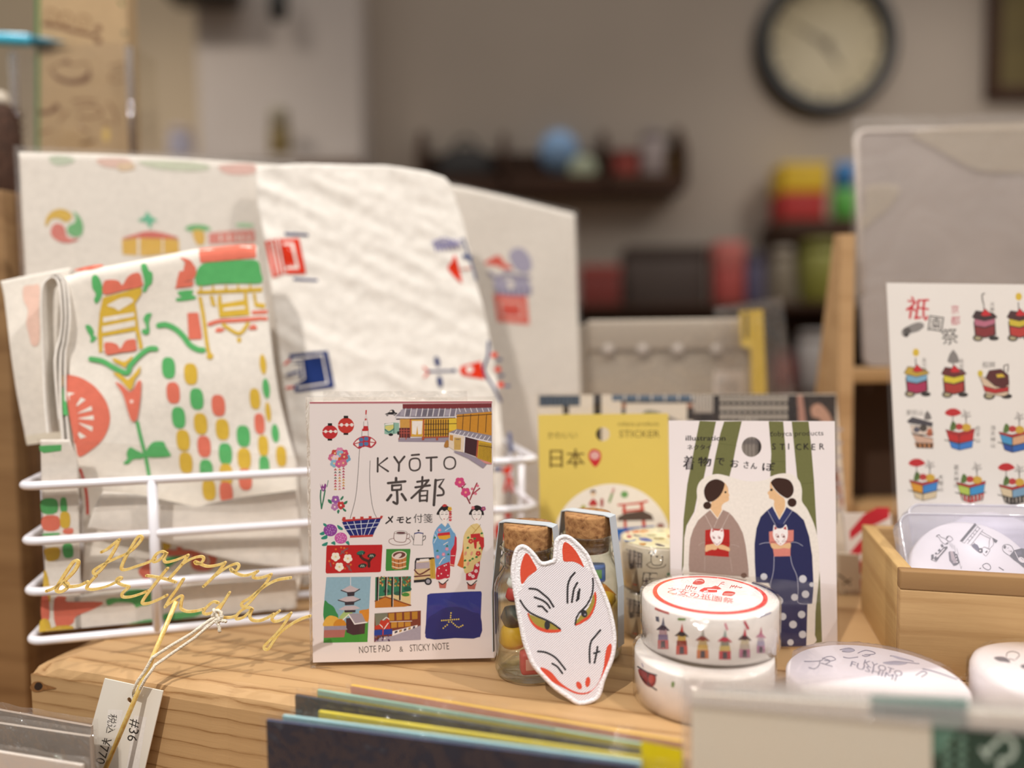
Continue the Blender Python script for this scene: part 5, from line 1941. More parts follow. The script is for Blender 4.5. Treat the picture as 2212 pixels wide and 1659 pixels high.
def yellow_card():
    o = on_z(1170, 1318)
    f = stand((o.x, 0.356, 0.0006), 0.0, 3.0)
    t = thing('sticker_card', 'mustard yellow sticker card with a white round picture behind the bottles', 'sticker card', f.mat())
    mb = MB()
    q = [f.uv(*p) for p in ((1162.5, 896), (1443.5, 893), (1450, 1250), (1168, 1255))]
    q[2] = (q[2][0], 0.0)
    q[3] = (q[3][0], 0.0)
    S = .17484
    hc = f.uv(1140 + 928 * S, 830 + 618 * S)
    hr = f.uv(1140 + 1015 * S, 830 + 618 * S)[0] - hc[0]
    mb.prism([q[3], q[2], q[1], q[0]], -0.0006, 0.0, solid('card_mustard', '#dcc361', 0.5, var=0.02), holes=[(hc[0], hc[1], hr)])
    a = Art(mb, f).at(1140, 830, S)
    K = '#6a5528'
    a.t(K, 'かわいい', 240, 668, 100, 0, 370)
    a.t(K, '日本', 228, 1010, 255, 0, 470)
    a.t(K, '日本', 234, 1012, 255, 0, 470)
    a.s('#c42a30', '828,800 890,830 908,890 890,960 850,1015 825,1020 790,980 755,920 752,860 780,815')
    a.e('#d9a8a2', 828, 880, 58, 52)
    a.t(K, 'cobyca products', 1110, 512, 72, 0, 510)
    a.t(K, 'STICKER', 1125, 655, 122, 0, 505)
    # round picture
    c = '#efe7da'
    a.e(c, 1040, 1945, 730, 715, n=60)
    a.e('#54403a', 808, 1330, 36, 26)
    a.e('#e6c8a8', 808, 1360, 30, 28)
    a.s('#b83a3a', '808,1415 850,1450 855,1500 760,1500 770,1450')
    a.p('#e6c8a8', '780,1500 840,1500 840,1540 780,1540')
    a.s('#a84a48', '915,1410 935,1430 930,1510 900,1510 898,1430')
    a.s('#a9a830', '690,1490 720,1530 650,1530')
    a.l('#7a9a5a', '1060,1300 1010,1450', 30)
    a.l('#d8a0a0', '1060,1290 1045,1340', 26)
    a.e('#6fa060', 1195, 1362, 46, 42)
    a.p('#c8503f', '1110,1480 1250,1470 1400,1450 1485,1430 1485,1455 1400,1480 1110,1505')
    a.p('#c8503f', '1170,1500 1210,1500 1225,1800 1190,1800')
    a.p('#c8503f', '1385,1475 1425,1470 1465,1800 1420,1800')
    a.p('#c8503f', '1165,1560 1440,1535 1440,1560 1165,1585')
    a.p('#5a4a40', '1110,1640 1210,1590 1420,1560 1530,1610 1560,1680 1110,1690')
    a.p('#2f67b4', '1000,1790 1560,1750 1600,1890 1000,1950')
    a.e('#9a6a62', 1640, 1760, 46, 44)
    mb.obj('card', t)


yellow_card()


def town_set():
    o = on_y(1164, 1290, 0.395)
    f = stand((o.x, 0.390, 0.0006), 0.0, 6.0)
    t = thing('letter_set', 'wide letter set printed with dark lattice town houses behind the cards', 'letter set', f.mat())
    mb = MB()
    q = [f.uv(*p) for p in ((1161, 853), (1806, 851), (1832, 1150), (1170, 1150))]
    q[2] = (q[2][0] + 0.001, 0.0)
    q[3] = (q[3][0], 0.0)
    mb.prism([q[3], q[2], q[1], q[0]], -0.004, 0.0, solid('card_cream', '#ece2d4', 0.5, var=0.02))
    a = Art(mb, f)
    K = '#2c272a'
    a.p('#3f4c5c', '1164,854 1253,854 1253,877 1164,878')
    for x in range(1168, 1252, 9):
        a.L('#55657a', [(x, 855), (x, 876)], 3)
    a.p(K, '1216,877 1229,877 1229,895 1216,895')
    a.r(K, 1282, 852, 1299, 985)
    for k in range(7):
        a.r('#5a7089', 1322 + k * 29, 853, 1348 + k * 29, 866)
    a.r(K, 1342, 866, 1516, 871)
    a.r(K, 1343, 870, 1351, 895)
    a.r('#b07058', 1343, 872, 1352, 881)
    a.r('#a8705c', 1484, 872, 1496, 881)
    a.r(K, 1484, 881, 1500, 908)
    a.s('#8a8a72', '1390,890 1402,886 1420,889 1430,895 1395,897')
    a.p('#8f8a88', '1440,896 1462,907 1480,910 1440,910')
    a.r('#8f8884', 1498, 853, 1540, 892)
    for k in range(6):
        a.L('#d9d0c4', [(1503 + k * 7, 855), (1503 + k * 7, 890)], 3)
    a.r(K, 1498, 892, 1545, 1000)
    a.r(K, 1540, 853, 1806, 1130)
    for row, (y0, y1) in enumerate(((856, 868), (874, 888), (894, 906))):
        for k in range(12):
            a.r('#cfc6ba', 1556 + k * 12.4, y0, 1564 + k * 12.4, y1)
    a.p('#b98a7c', '1722,853 1733,853 1740,900 1740,960 1728,960')
    a.s('#c79b86', '1752,880 1770,872 1790,892 1800,920 1790,930 1770,905 1755,900')
    a.p('#b07868', '1808,1000 1822,1080 1818,1110 1806,1040')
    for k in range(7):
        y = 925 + k * 29
        a.r('#b5adb0', 1800, y, 1820, y + 6)
    for x in range(1600, 1640, 8):
        a.L('#b9b2ac', [(x, 905), (x, 1010)], 4.5)
    a.L('#4a4550', '1590,955 1650,953', 6)
    mb.obj('cover', t)
    mb = MB()
    q = [f.uv(*p) for p in ((1157, 848), (1810, 846), (1838, 1150), (1166, 1150))]
    mb.prism([(q[3][0], 0), (q[2][0], 0), q[1], q[0]], 0.0006, 0.0007, film('sheet_film', bump=0.5, bscale=60, boost=1.0))
    mb.obj('clear_sleeve', t)


town_set()


# ------------------------------------------------------------------ fox patch leaning on the bottles
def twill():
    k = 'fox_twill'
    if k not in MATS:
        m, nt, N, L, B = _new(k)
        co = _coord(nt, rot=(0, 0, R(-38)))
        w = N.new('ShaderNodeTexWave')
        w.bands_direction = 'Y'
        w.inputs['Scale'].default_value = 500
        w.inputs['Distortion'].default_value = 0.6
        L.new(co, w.inputs[0])
        L.new(_ramp(nt, w.outputs[1], [(0.0, '#b9aeb6'), (0.6, '#f3eef2')]), B.inputs['Base Color'])
        B.inputs['Roughness'].default_value = 0.8
        _bump(nt, w.outputs[1], 0.5, 0.0004, B)
        MATS[k] = m
    return MATS[k]


def thread(h, ang=70, sc=900):
    k = 'thread_%s_%d' % (h, ang)
    if k not in MATS:
        m, nt, N, L, B = _new(k)
        co = _coord(nt, rot=(0, 0, R(ang)))
        w = N.new('ShaderNodeTexWave')
        w.inputs['Scale'].default_value = sc
        w.inputs['Distortion'].default_value = 2
        L.new(co, w.inputs[0])
        c = lin(h)
        L.new(_ramp(nt, w.outputs[1], [(0, tuple(x * .75 for x in c[:3]) + (1,)), (0.7, c)]), B.inputs['Base Color'])
        B.inputs['Roughness'].default_value = 0.45
        _bump(nt, w.outputs[1], 0.6, 0.0003, B)
        MATS[k] = m
    return MATS[k]


def fox_patch():
    o = on_z(1262, 1521)
    f = stand((o.x, o.y, 0.0022), 4.0, 15.0)
    t = thing('fox_patch', 'white embroidered fox mask patch leaning against the corked bottles', 'patch', f.mat())
    S = .27723
    out = catmull(pts('245,355 290,372 340,420 385,480 420,490 465,478 490,466 498,410 505,330 525,295 565,278 610,285 660,320 720,380 765,440 800,530 840,620 880,710 920,810 945,900 965,1000 972,1090 965,1180 945,1260 910,1340 880,1420 865,1480 845,1530 815,1560 760,1583 700,1592 660,1582 600,1540 500,1470 400,1370 330,1290 290,1200 255,1100 235,1000 215,900 200,800 185,720 172,640 165,560 172,480 185,420 205,375'), True, 4)
    uv = [f.uv(1060 + x * S, 1080 + y * S) for x, y in out]
    mb = MB()
    mb.prism(uv, -0.0012, 0.0, twill(), thread('#f4f0f2', 0))
    a = Art(mb, f, 3e-5, 1.2e-5, thread).at(1060, 1080, S)
    OR, K, YL = '#e8481f', '#0f0b18', '#a8952c'
    a.s(OR, '272,415 300,430 330,480 360,540 330,570 290,600 262,640 240,655 232,610 230,540 245,470', 3)
    a.s(OR, '575,328 620,350 665,400 700,460 728,525 690,500 640,480 570,478 560,430 558,380', 3)
    # eyes
    a.s(OR, '285,880 320,900 400,940 480,960 520,985 550,1015 530,1030 470,1035 420,1030 360,1005 310,950', 4)
    a.s(YL, '298,892 350,910 420,940 490,975 525,1005 470,1010 410,1000 350,970 315,930', 4)
    a.l(K, '230,782 260,830 300,872 360,905 430,935 490,968 540,1005', 14)
    a.e(K, 440, 975, 22, 36)
    a.s(OR, '810,715 825,750 820,810 800,870 770,920 720,955 665,980 660,965 700,935 750,900 785,830', 4)
    a.s(YL, '800,735 810,790 790,850 760,900 710,935 672,962 668,945 700,900 745,860 780,800', 4)
    a.l(K, '795,612 798,660 790,730 765,790 730,840 690,880 668,920 658,970', 13)
    a.e(K, 728, 885, 24, 30, -20)
    a.e('#a7a1b0', 735, 893, 7)
    # brows and whisker lines
    for q in ('300,690 360,698 410,735 450,770 470,800 490,832', '342,758 400,780 440,810 462,842', '370,828 400,830 420,850 440,870',
              '655,565 620,610 602,660 598,720 598,800', '675,645 650,690 640,740 632,795', '692,695 685,740 670,785',
              '855,1015 810,1065 780,1110 770,1180 772,1268', '832,1145 825,1190 808,1270', '805,1195 848,1180',
              '368,1180 430,1188 500,1225 550,1280 582,1322', '480,1275 520,1300 558,1350'):
        a.l(K, q, 15)
    a.l(K, '685,720 680,770', 22)
    # mouth and nose
    a.s(OR, '388,1305 430,1315 480,1350 530,1410 580,1450 640,1485 700,1502 760,1495 810,1460 850,1400 880,1300 890,1220 905,1150 930,1118 942,1140 935,1200 905,1290 870,1370 830,1440 780,1495 720,1515 650,1505 580,1470 520,1440 450,1395 405,1345', 4)
    a.e(OR, 688, 1445, 20, 32, -25)
    a.e(OR, 756, 1418, 19, 40, 8)
    mb.obj('twill_face', t)
    # raised stitched rim
    mb = MB()
    n = len(uv)
    cx, cy = sum(p[0] for p in uv) / n, sum(p[1] for p in uv) / n
    path = []
    for i in range(n):
        dx, dy = uv[(i + 1) % n][0] - uv[i - 1][0], uv[(i + 1) % n][1] - uv[i - 1][1]
        l = math.hypot(dx, dy)
        path.append((uv[i][0] - dy / l * 0.0004, uv[i][1] + dx / l * 0.0004, -0.0003))
    ar = sum(uv[i][0] * uv[(i + 1) % n][1] - uv[(i + 1) % n][0] * uv[i][1] for i in range(n))
    if ar < 0:
        path = []
        for i in range(n):
            dx, dy = uv[(i + 1) % n][0] - uv[i - 1][0], uv[(i + 1) % n][1] - uv[i - 1][1]
            l = math.hypot(dx, dy)
            path.append((uv[i][0] + dy / l * 0.0004, uv[i][1] - dx / l * 0.0004, -0.0003))
    RM = solid('rim_thread', '#f3eff2', 0.6, nscale=1500, var=0.06, bump=0.8, bscale=1600)
    mb.tube(path, 0.00085, RM, 8, closed=True)
    # white ears above the twill
    b = Art(mb, f, 2.4e-5, 2e-6, lambda c: RM).at(1060, 1080, S)
    b.s('#f', '205,380 245,362 290,380 340,430 385,490 350,545 330,575 290,605 262,645 235,700 200,720 180,620 178,500')
    b.s('#f', '505,340 530,300 570,285 620,300 690,360 750,430 790,520 810,580 770,560 720,510 640,478 560,480 495,470')
    mb.obj('stitched_rim', t)


fox_patch()
# ------------------------------------------------------------------ corked bottles
def cork_mat():
    k = 'cork'
    if k not in MATS:
        m, nt, N, L, B = _new(k)
        co = _coord(nt)
        v = N.new('ShaderNodeTexVoronoi')
        v.inputs['Scale'].default_value = 420
        L.new(co, v.inputs[0])
        n = _noise(nt, co, 330, 5, 0.7, 1.2)
        mx = N.new('ShaderNodeMath')
        mx.operation = 'MULTIPLY_ADD'
        mx.inputs[1].default_value = 0.35
        L.new(v.outputs[0], mx.inputs[0])
        L.new(n, mx.inputs[2])
        L.new(_ramp(nt, mx.outputs[0], [(0.38, '#3f2712'), (0.52, '#8f6038'), (0.80, '#b98a58')]), B.inputs['Base Color'])
        B.inputs['Roughness'].default_value = 0.85
        _bump(nt, mx.outputs[0], 0.6, 0.0006, B)
        MATS[k] = m
    return MATS[k]


CORK = cork_mat()
GLASS = clear('bottle_glass', tint='#fafcfa', gloss=0.02, bump=0.04, bscale=90, boost=1.2, edge='#8d968f')
STRAP = solid('paper_strap', '#bcc4cc', 0.5, var=0.03)


def eraser(parent_mat, name, label, cat, col1, col2, x, y, z, s, rot=0, kind='block'):
    m = parent_mat @ Matrix.Translation((x, y, z)) @ Matrix.Rotation(R(rot), 4, 'Z')
    t = thing(name, label, cat, m, 'tiny figures inside the corked bottles')
    a, b = solid('tiny_' + col1, col1, 0.5), solid('tiny_' + col2, col2, 0.5)
    if kind == 'block':
        MB().rbox((-s, -s * .7, 0), (s, s * .7, s * 2.0), a, s * 0.3).obj('body', t)
        MB().rbox((-s * .6, -s * .74, s * .5), (s * .6, -s * .66, s * 1.5), b, s * 0.04).obj('front_mark', t)
    elif kind == 'doll':
        MB().lathe([(s * .7, 0), (s, s * .4), (s * .8, s * 1.2), (s * .55, s * 1.5), (0, s * 1.55)], a, 18).obj('body', t)
        MB().lathe([(0, s * 1.3), (s * .6, s * 1.45), (s * .85, s * 2.0), (s * .6, s * 2.6), (0, s * 2.8)], b, 18).obj('head', t)
    else:
        MB().lathe([(0, 0), (s * .6, s * .1), (s, s * .7), (s * .9, s * 1.2), (s * .4, s * 1.6), (0, s * 1.7)], a, 18).obj('body', t)
        MB().prism([(-s * .9, s * 1.1), (s * .9, s * 1.1), (0, s * 2.0)], -s * .5, s * .5, b).obj('top', t, Matrix.Rotation(R(90), 4, 'X'))
    return t


def corked_bottle(label, cx, cy, turn):
    m = Matrix.Translation((cx, cy, TOP + 0.0006)) @ Matrix.Rotation(R(turn), 4, 'Z')
    t = thing('corked_bottle', label, 'bottle', m, 'small corked glass bottles')
    r = 0.0134
    out = [(0.0, 0.0), (r * .86, 0.0), (r * .97, 0.001), (r, 0.0028), (r, 0.031), (r * .985, 0.034), (r * .90, 0.0372), (r * .80, 0.0392), (r * .745, 0.0405), (r * .735, 0.042), (r * .80, 0.0428), (r * .825, 0.0437), (r * .80, 0.0446), (r * .735, 0.0456), (r * .735, 0.0476),
           (r * .80, 0.0482), (r * .82, 0.049), (r * .78, 0.0496)]
    inn = [(r * .70, 0.0494), (r * .68, 0.041), (r * .74, 0.0385), (r * .84, 0.036), (r * .93, 0.033), (r * .94, 0.004), (r * .8, 0.0022), (0, 0.002)]
    MB().lathe(out + inn, GLASS, 56).obj('glass_body', t)
    MB().lathe([(0, 0.0425), (r * .62, 0.0425), (r * .675, 0.0490), (r * .70, 0.0565), (r * .69, 0.0575), (0, 0.0575)], CORK, 40).obj('cork', t)
    # paper strap over the cork and down both sides
    p = [(-r - 0.0012, 0.006), (-r - 0.0012, 0.030), (-r - 0.0004, 0.0365), (-r * .74 - 0.0012, 0.0575), (-r * .62, 0.0581), (r * .62, 0.0581), (r * .74 + 0.0012, 0.0575), (r + 0.0004, 0.0365), (r + 0.0012, 0.030), (r + 0.0012, 0.006)]
    mb = MB()
    w = 0.0025
    vs = []
    for x, z in p:
        vs += [(x, -w, z), (x, w, z)]
    k = len(p)
    q = []
    for i, (x, z) in enumerate(p):
        s_ = 0.0003
        q += [(x * (1 - s_ / max(abs(x), 1e-4)), -w, z - (s_ if 2 < i < k - 3 else 0)), (x * (1 - s_ / max(abs(x), 1e-4)), w, z - (s_ if 2 < i < k - 3 else 0))]
    fs = []
    for i in range(k - 1):
        a, b = 2 * i, 2 * i + 2
        n = 2 * k
        fs += [(a, b, b + 1, a + 1), (a + n, a + 1 + n, b + 1 + n, b + n), (a, a + n, b + n, b), (a + 1, b + 1, b + 1 + n, a + 1 + n)]
    mb.add(vs + q, fs, STRAP)
    mb.obj('paper_strap', t)
    return m


b1 = on_z(1146, 1484)
b2 = on_z(1279, 1441)
M1 = corked_bottle('corked glass bottle nearer the note pad, left of the fox patch', b1.x, b1.y + 0.0125, -24)
M2 = corked_bottle('corked glass bottle behind the fox patch, beside the patterned tape rolls', b2.x, b2.y + 0.0125, -34)
b1, b2 = M1.translation, M2.translation
N1, N2 = Matrix.Translation(b1), Matrix.Translation(b2)
eraser(N1, 'toy_block', 'tiny red block at the bottom of the left bottle', 'toy', '#d2404c', '#e8a8a4', 0.0005, -0.0070, 0.0024, 0.0042, 8)
eraser(N1, 'toy_figure', 'tiny dark grey figure with yellow base in left bottle', 'toy', '#e0ad1e', '#403e3b', -0.0062, -0.0030, 0.0112, 0.0056, 0, 'doll')
eraser(N1, 'toy_figure', 'tiny white figure with red collar high in left bottle', 'toy', '#d23e32', '#f2eeea', -0.0056, 0.002, 0.0272, 0.0034, 0, 'doll')
eraser(N1, 'toy_gate', 'tiny orange roofed piece behind the fox patch in left bottle', 'toy', '#e0782c', '#d2404c', 0.0052, 0.004, 0.0024, 0.005, 30, 'roof')
eraser(N2, 'toy_figure', 'tiny doll with black hair and red robe at right in the second bottle', 'toy', '#cf3e48', '#201e21', 0.0060, -0.0032, 0.0024, 0.0050, 0, 'doll')
eraser(N2, 'toy_fish', 'tiny yellow and orange fish piece in the second bottle', 'toy', '#ecb51c', '#e8921e', 0.0055, -0.0038, 0.0195, 0.0052, 20, 'roof')
eraser(N2, 'toy_figure', 'tiny dark lump behind the yellow fish piece in second bottle', 'toy', '#3c3a40', '#46444a', 0.0030, 0.0064, 0.0160, 0.0040, 0, 'roof')
eraser(N2, 'toy_block', 'tiny blue and green block high in the second bottle', 'toy', '#3f6ec4', '#6fb04a', 0.0030, -0.0025, 0.0303, 0.0036, -6)
eraser(N2, 'toy_block', 'tiny white block low in the second bottle', 'toy', '#ece6e0', '#5a6aa0', -0.0045, 0.003, 0.0024, 0.0046, 25)


# ------------------------------------------------------------------ tape rolls
def tape_roll(label, c, z, r, h, wall, art=None, topart=None, group=None, coreR=0.6, filmy=True, matter=None):
    m = Matrix.Translation((c[0], c[1], TOP + z))
    t = thing('tape_roll', label, 'tape', m, group)
    e = 0.0008
    mb = MB()
    prof = [(r * coreR, e), (r * coreR + e, 0), (r - e, 0), (r, e), (r, h - e), (r - e * .3, h - e * .3), (r - e, h), (r * coreR + e, h), (r * coreR, h - e), (r * coreR, e)]
    mb.lathe(prof, wall, 72, caps=False)
    if art:
        art(mb, Round((c[0], c[1], z), r))
    mb.obj('tape', t)
    mb = MB()
    mb.lathe([(0.0, h * .1), (r * coreR - 2e-4, h * .1), (r * coreR - 2e-4, h - 6e-4), (r * coreR * .5, h - 6e-4), (0, h - 6e-4)], solid('tape_core', '#d9c9b0', 0.8), 48)
    mb.obj('core', t)
    if topart:
        mb = MB()
        f = level((c[0], c[1], z + h + 0.0004))
        topart(mb, f, t, m)
    if filmy:
        mb = MB()
        R2 = r + 0.0007
        mb.lathe([(r * .2, h + 0.0009), (r * .8, h + 0.0009), (R2, h + 0.0003), (R2, 0.0003), (r * .9, 0.00005)], film('tape_film', bump=0.5, bscale=80, boost=1.0), 72, caps=False)
        mb.obj('clear_wrap', t)
    return t


WASHI = solid('washi_white', '#efe8e4', 0.5, nscale=300, var=0.03)
uc = on_z(1532, 1283, 0.0342)
UC = (uc.x, uc.y)
LC = (UC[0] - 0.004, UC[1] - 0.0075)
TR = 0.0243
SS = .19886


def float_art(mb, f):
    a = Art(mb, f, 8e-5, 6e-6).at(1350, 1220, SS)
    a.p('#c9605a', '328,460 480,515 480,540 325,485')

    def cart(x, y, w, h, roof, c1, c2, c3, top):
        a.p(c3, [(x - w * .5, y), (x + w * .5, y), (x + w * .48, y - h * .28), (x - w * .48, y - h * .28)])
        a.p('#3a2a34', [(x - w * .2, y - h * .02), (x + w * .2, y - h * .02), (x + w * .18, y - h * .26), (x - w * .18, y - h * .26)])
        a.p(c2, [(x - w * .45, y - h * .28), (x + w * .45, y - h * .28), (x + w * .42, y - h * .45), (x - w * .42, y - h * .45)])
        a.p(c1, [(x - w * .36, y - h * .45), (x + w * .36, y - h * .45), (x + w * .33, y - h * .62), (x - w * .33, y - h * .62)])
        a.p(roof, [(x - w * .62, y - h * .60), (x + w * .62, y - h * .57), (x + w * .2, y - h * .72), (x, y - h * .8), (x - w * .25, y - h * .72)])
        a.p(top, [(x - w * .14, y - h * .74), (x + w * .16, y - h * .72), (x + w * .03, y - h)])
    cart(415, 915, 120, 350, '#3a2a3c', '#a88a90', '#7a6a8a', '#c25a58', '#6a6a7c')
    a.p('#57586a', '335,560 370,565 375,620 340,610')
    cart(618, 975, 125, 340, '#3c3034', '#c9a860', '#8a3a30', '#c2402c', '#c23a2c')
    a.l('#6f8f3c', '585,590 650,592', 26)
    cart(845, 1018, 130, 330, '#8a4038', '#b8a078', '#c9a45c', '#c97038', '#a6a09a')
    cart(1085, 1028, 130, 330, '#b8324a', '#8a8478', '#c9b070', '#c23038', '#8fa09a')
    a.l('#d8708a', '1090,640 1110,700', 20)
    cart(1300, 1010, 120, 330, '#4a2a34', '#c2b49a', '#b5a79c', '#b86a8a', '#c2304a')
    a.l('#c2304a', '1300,620 1335,690', 26)
    cart(1475, 960, 90, 290, '#b8708a', '#b5a7b0', '#9a8fa8', '#b57a9a', '#c26a80')
    a.l('#8f8ab0', '1460,565 1580,520', 14)


def boat_art(mb, f):
    a = Art(mb, f, 8e-5, 6e-6).at(1350, 1220, SS)
    a.s('#8a2a2c', '150,1130 230,1160 330,1200 330,1290 280,1330 215,1290 160,1200', 3)
    a.l('#2c2430', '140,1105 240,1165 345,1200', 14)
    a.l('#2c2430', '170,1210 230,1280 345,1360', 14)
    a.l('#8f86a8', '185,1070 200,1110', 8)
    a.l('#5a3a3c', '250,1180 265,1310', 18)
    a.e('#b84a40', 290, 1240, 34, 46)
    a.s('#7f9a5a', '510,1270 540,1275 530,1330 505,1320', 2)


def label_art(mb, f, t, m):
    c = f.uv(1350 + 905 * SS, 1220 + 280 * SS)
    rr = abs(f.uv(1350 + 1510 * SS, 1220 + 285 * SS)[0] - f.uv(1350 + 305 * SS, 1220 + 285 * SS)[0]) / 2
    cc = (0.0, 0.0)
    ring = [(cc[0] + rr * math.cos(2 * math.pi * k / 60), cc[1] + rr * math.sin(2 * math.pi * k / 60)) for k in range(60)]
    mb.prism(ring, -0.0003, 0, ink('#e0473f'))
    a = Art(mb, f)
    a.uvpoly('#f4eeee', [(x * .925, y * .925) for x, y in ring])
    a.at(1350, 1220, SS)
    Rd = '#d24a44'
    a.s(Rd, '735,200 770,165 830,152 865,175 855,205 800,218 750,212', 3)
    a.l('#f4eeee', '770,175 810,170 850,180', 6)
    for x in (650, 1140):
        for k in range(5):
            a.l(Rd, [(x + k * 27, 270 - 10 * (k % 2) - (18 if x > 1000 else 0)), (x + 22 + k * 27, 222 - (-4) * k * .5 + (14 if k > 2 else 0))], 8)
        a.l(Rd, [(x + 20, 232), (x + 130, 250)], 6)
    a.l(Rd, '1010,235 1050,195 1080,190', 7)
    a.l(Rd, '1035,205 1078,212', 6)
    a.s(Rd, '805,288 860,250 940,245 985,228 1050,262 1000,272 1000,300 900,300', 2)
    a.p('#f4eeee', '900,262 1000,268 998,275 890,270')
    a.p('#f4eeee', '860,285 900,280 905,290 850,294')
    a.s(Rd, '1055,330 1080,292 1140,288 1200,305 1160,340 1100,335', 3)
    a.l('#f4eeee', '1075,318 1180,318', 5)
    a.t(Rd, '乙女の祇園祭', 450, 300, 62, 9.5, 735)
    a.t(Rd, 'おとめのぎおんまつりかざりますきんグ', 500, 258, 17, 9, 530)
    a.t(Rd, 'OTOME NO GIONMATSURI', 505, 326, 17, 9, 510)
    mb.obj('top_label', t, m.inverted() @ f.mat())


tape_roll('white tape roll with parade floats and red-rimmed label, top of its stack', UC, 0.0177, TR, 0.0163, WASHI, float_art, label_art, 'white tape rolls with parade floats')
tape_roll('white tape roll under the red-rimmed one, dark red boat on its side', LC, 0.0002, TR, 0.0163, WASHI, boat_art, None, 'white tape rolls with parade floats')

# patterned rolls behind the bottles
PT = solid('pattern_paper', '#cfc4ae', 0.5, nscale=200, var=0.04)
pc = on_z(1431, 1163, 0.0403)
PC = (pc.x, pc.y)
KS = 130 / 654


def side_pat(dy):
    def fn(mb, f):
        a = Art(mb, f, 8e-5, 6e-6).at(1330, 1110 + dy, KS)
        K = '#2b262a'
        a.p('#a89c90', '130,380 285,430 285,580 150,600')
        for q in ('120,385 285,430', '130,440 285,470', '205,395 195,590', '250,420 245,580', '160,390 150,560', '285,430 280,585', '140,530 280,545'):
            a.l(K, q, 9, 0)
        a.e('#3a3a44', 170, 570, 20, 34)
        a.s('#d9cdb4', '385,455 512,465 505,530 480,555 415,555 390,520', 3)
        a.l(K, '385,455 390,530 420,556 480,556 505,530 512,465', 7, 3)
        a.p('#3a2a24', '385,450 515,458 510,475 385,470')
        a.l('#7a6a58', '340,545 380,520', 6)
        a.l('#7a6a58', '335,550 380,585 450,590 520,575 545,550', 8)
        a.l(K, '360,430 385,405 420,430 380,445', 7)
        a.p('#8a7c6c', '230,590 260,850 155,860')
        a.p('#c9bda8', '300,640 450,650 450,760 290,780')
        a.p('#5a4c50', '295,710 450,715 450,740 290,750')
        for q in ('305,640 450,645 455,660 310,655', '305,640 290,780', '370,650 365,760', '290,700 450,705'):
            a.l(K, q, 9, 0)
        a.l('#b5382c', '195,765 225,772', 18)
        a.s('#4a7a5a', '560,640 600,650 600,700 560,690', 2)
        a.p('#b58a4a', '600,470 680,475 680,560 600,555')
    return fn


def top_pat(mb, f, t, m):
    r = 0.0178
    mb.prism([(r * .97 * math.cos(2 * math.pi * k / 60), r * .97 * math.sin(2 * math.pi * k / 60)) for k in range(60)], -0.0003, 0, ink('#efe9c4'))
    a = Art(mb, f).at(1330, 1110, KS)
    for c, q in (('#d8563c', '95,200 130,192 155,205 120,212'), ('#e2783c', '170,190 240,180 270,200 200,208'), ('#e2a05a', '270,180 350,178 360,195 280,205'), ('#b8404a', '120,235 165,230 170,260 130,262'),
                 ('#3a66c0', '250,262 330,258 395,285 390,300 330,300 270,285'), ('#4a78c0', '85,285 160,290 220,275 200,295 120,300'), ('#3a3a5a', '180,225 230,230 285,245 220,246'), ('#c08a4a', '250,320 330,318 320,340 280,342'),
                 ('#453a5a', '425,330 460,322 540,352 470,350'), ('#a8a87a', '320,230 400,222 450,238 380,244'), ('#8a7a4a', '410,262 500,258 530,275 440,280'), ('#7a7a6a', '450,180 520,178 520,190 460,190'), ('#c9a07a', '560,230 640,235 650,260 570,258'), ('#5a8a6a', '600,290 680,290 690,320 610,315')):
        a.s(c, q, 3)
    mb.obj('top_label', t, m.inverted() @ f.mat())


tape_roll('cream roll with street sketches and colourful lid behind the second bottle', PC, 0.0211, 0.0178, 0.0194, PT, side_pat(0), top_pat, 'rolls with street sketches')
tape_roll('cream sketch roll standing under the one with the colourful lid', PC, 0.0003, 0.0178, 0.0194, PT, side_pat(106), None, 'rolls with street sketches')
# ------------------------------------------------------------------ wooden tray, its cases and the sheet in it
TRAYW = wood('tray_wood', '#bb986a', '#a27d52', 1.3, rough=0.6)
t0 = on_z(1941, 1461)
TH = stand((t0.x, t0.y, 0)).uv(1945, 1234)[1]
tr_ = on_z(1868, 1141, TH)
TYAW = math.degrees(math.atan2(tr_.y - t0.y, tr_.x - t0.x)) - 90
TDEP = math.hypot(tr_.x - t0.x, tr_.y - t0.y)
TF = level((t0.x, t0.y, 0.0003), TYAW)


def tray():
    t = thing('wooden_tray', 'open pale wooden tray holding round tape cases and sticker sheet', 'tray', TF.mat())
    w, d, h, k = 0.17, TDEP + 0.0065, TH, 0.0052
    MB().rbox((0, 0, 0), (w, k, h - 0.0072), TRAYW, 0.0006, 2).obj('front_panel', t)
    MB().rbox((0, 0, h - 0.0072), (w, k, h), wood('tray_rail', '#9b784f', '#83603a', 1.5), 0.0006, 2).obj('front_rail', t)
    MB().rbox((0, k, 0), (k, d, h), wood('tray_side', '#c2a06c', '#a98452', 1.0, axis='Y'), 0.0006, 2).obj('side_panel', t)
    MB().rbox((w - k, k, 0), (w, d, h), wood('tray_side', '#c2a06c', '#a98452', 1.0, axis='Y'), 0.0006, 2).obj('side_panel', t)
    MB().rbox((k, d - k, 0), (w - k, d, h), TRAYW, 0.0006, 2).obj('back_panel', t)
    MB().box((k, k, 0.0), (w - k, d - k, 0.003), TRAYW).obj('floor_panel', t)


tray()
INKB = '#2b2840'


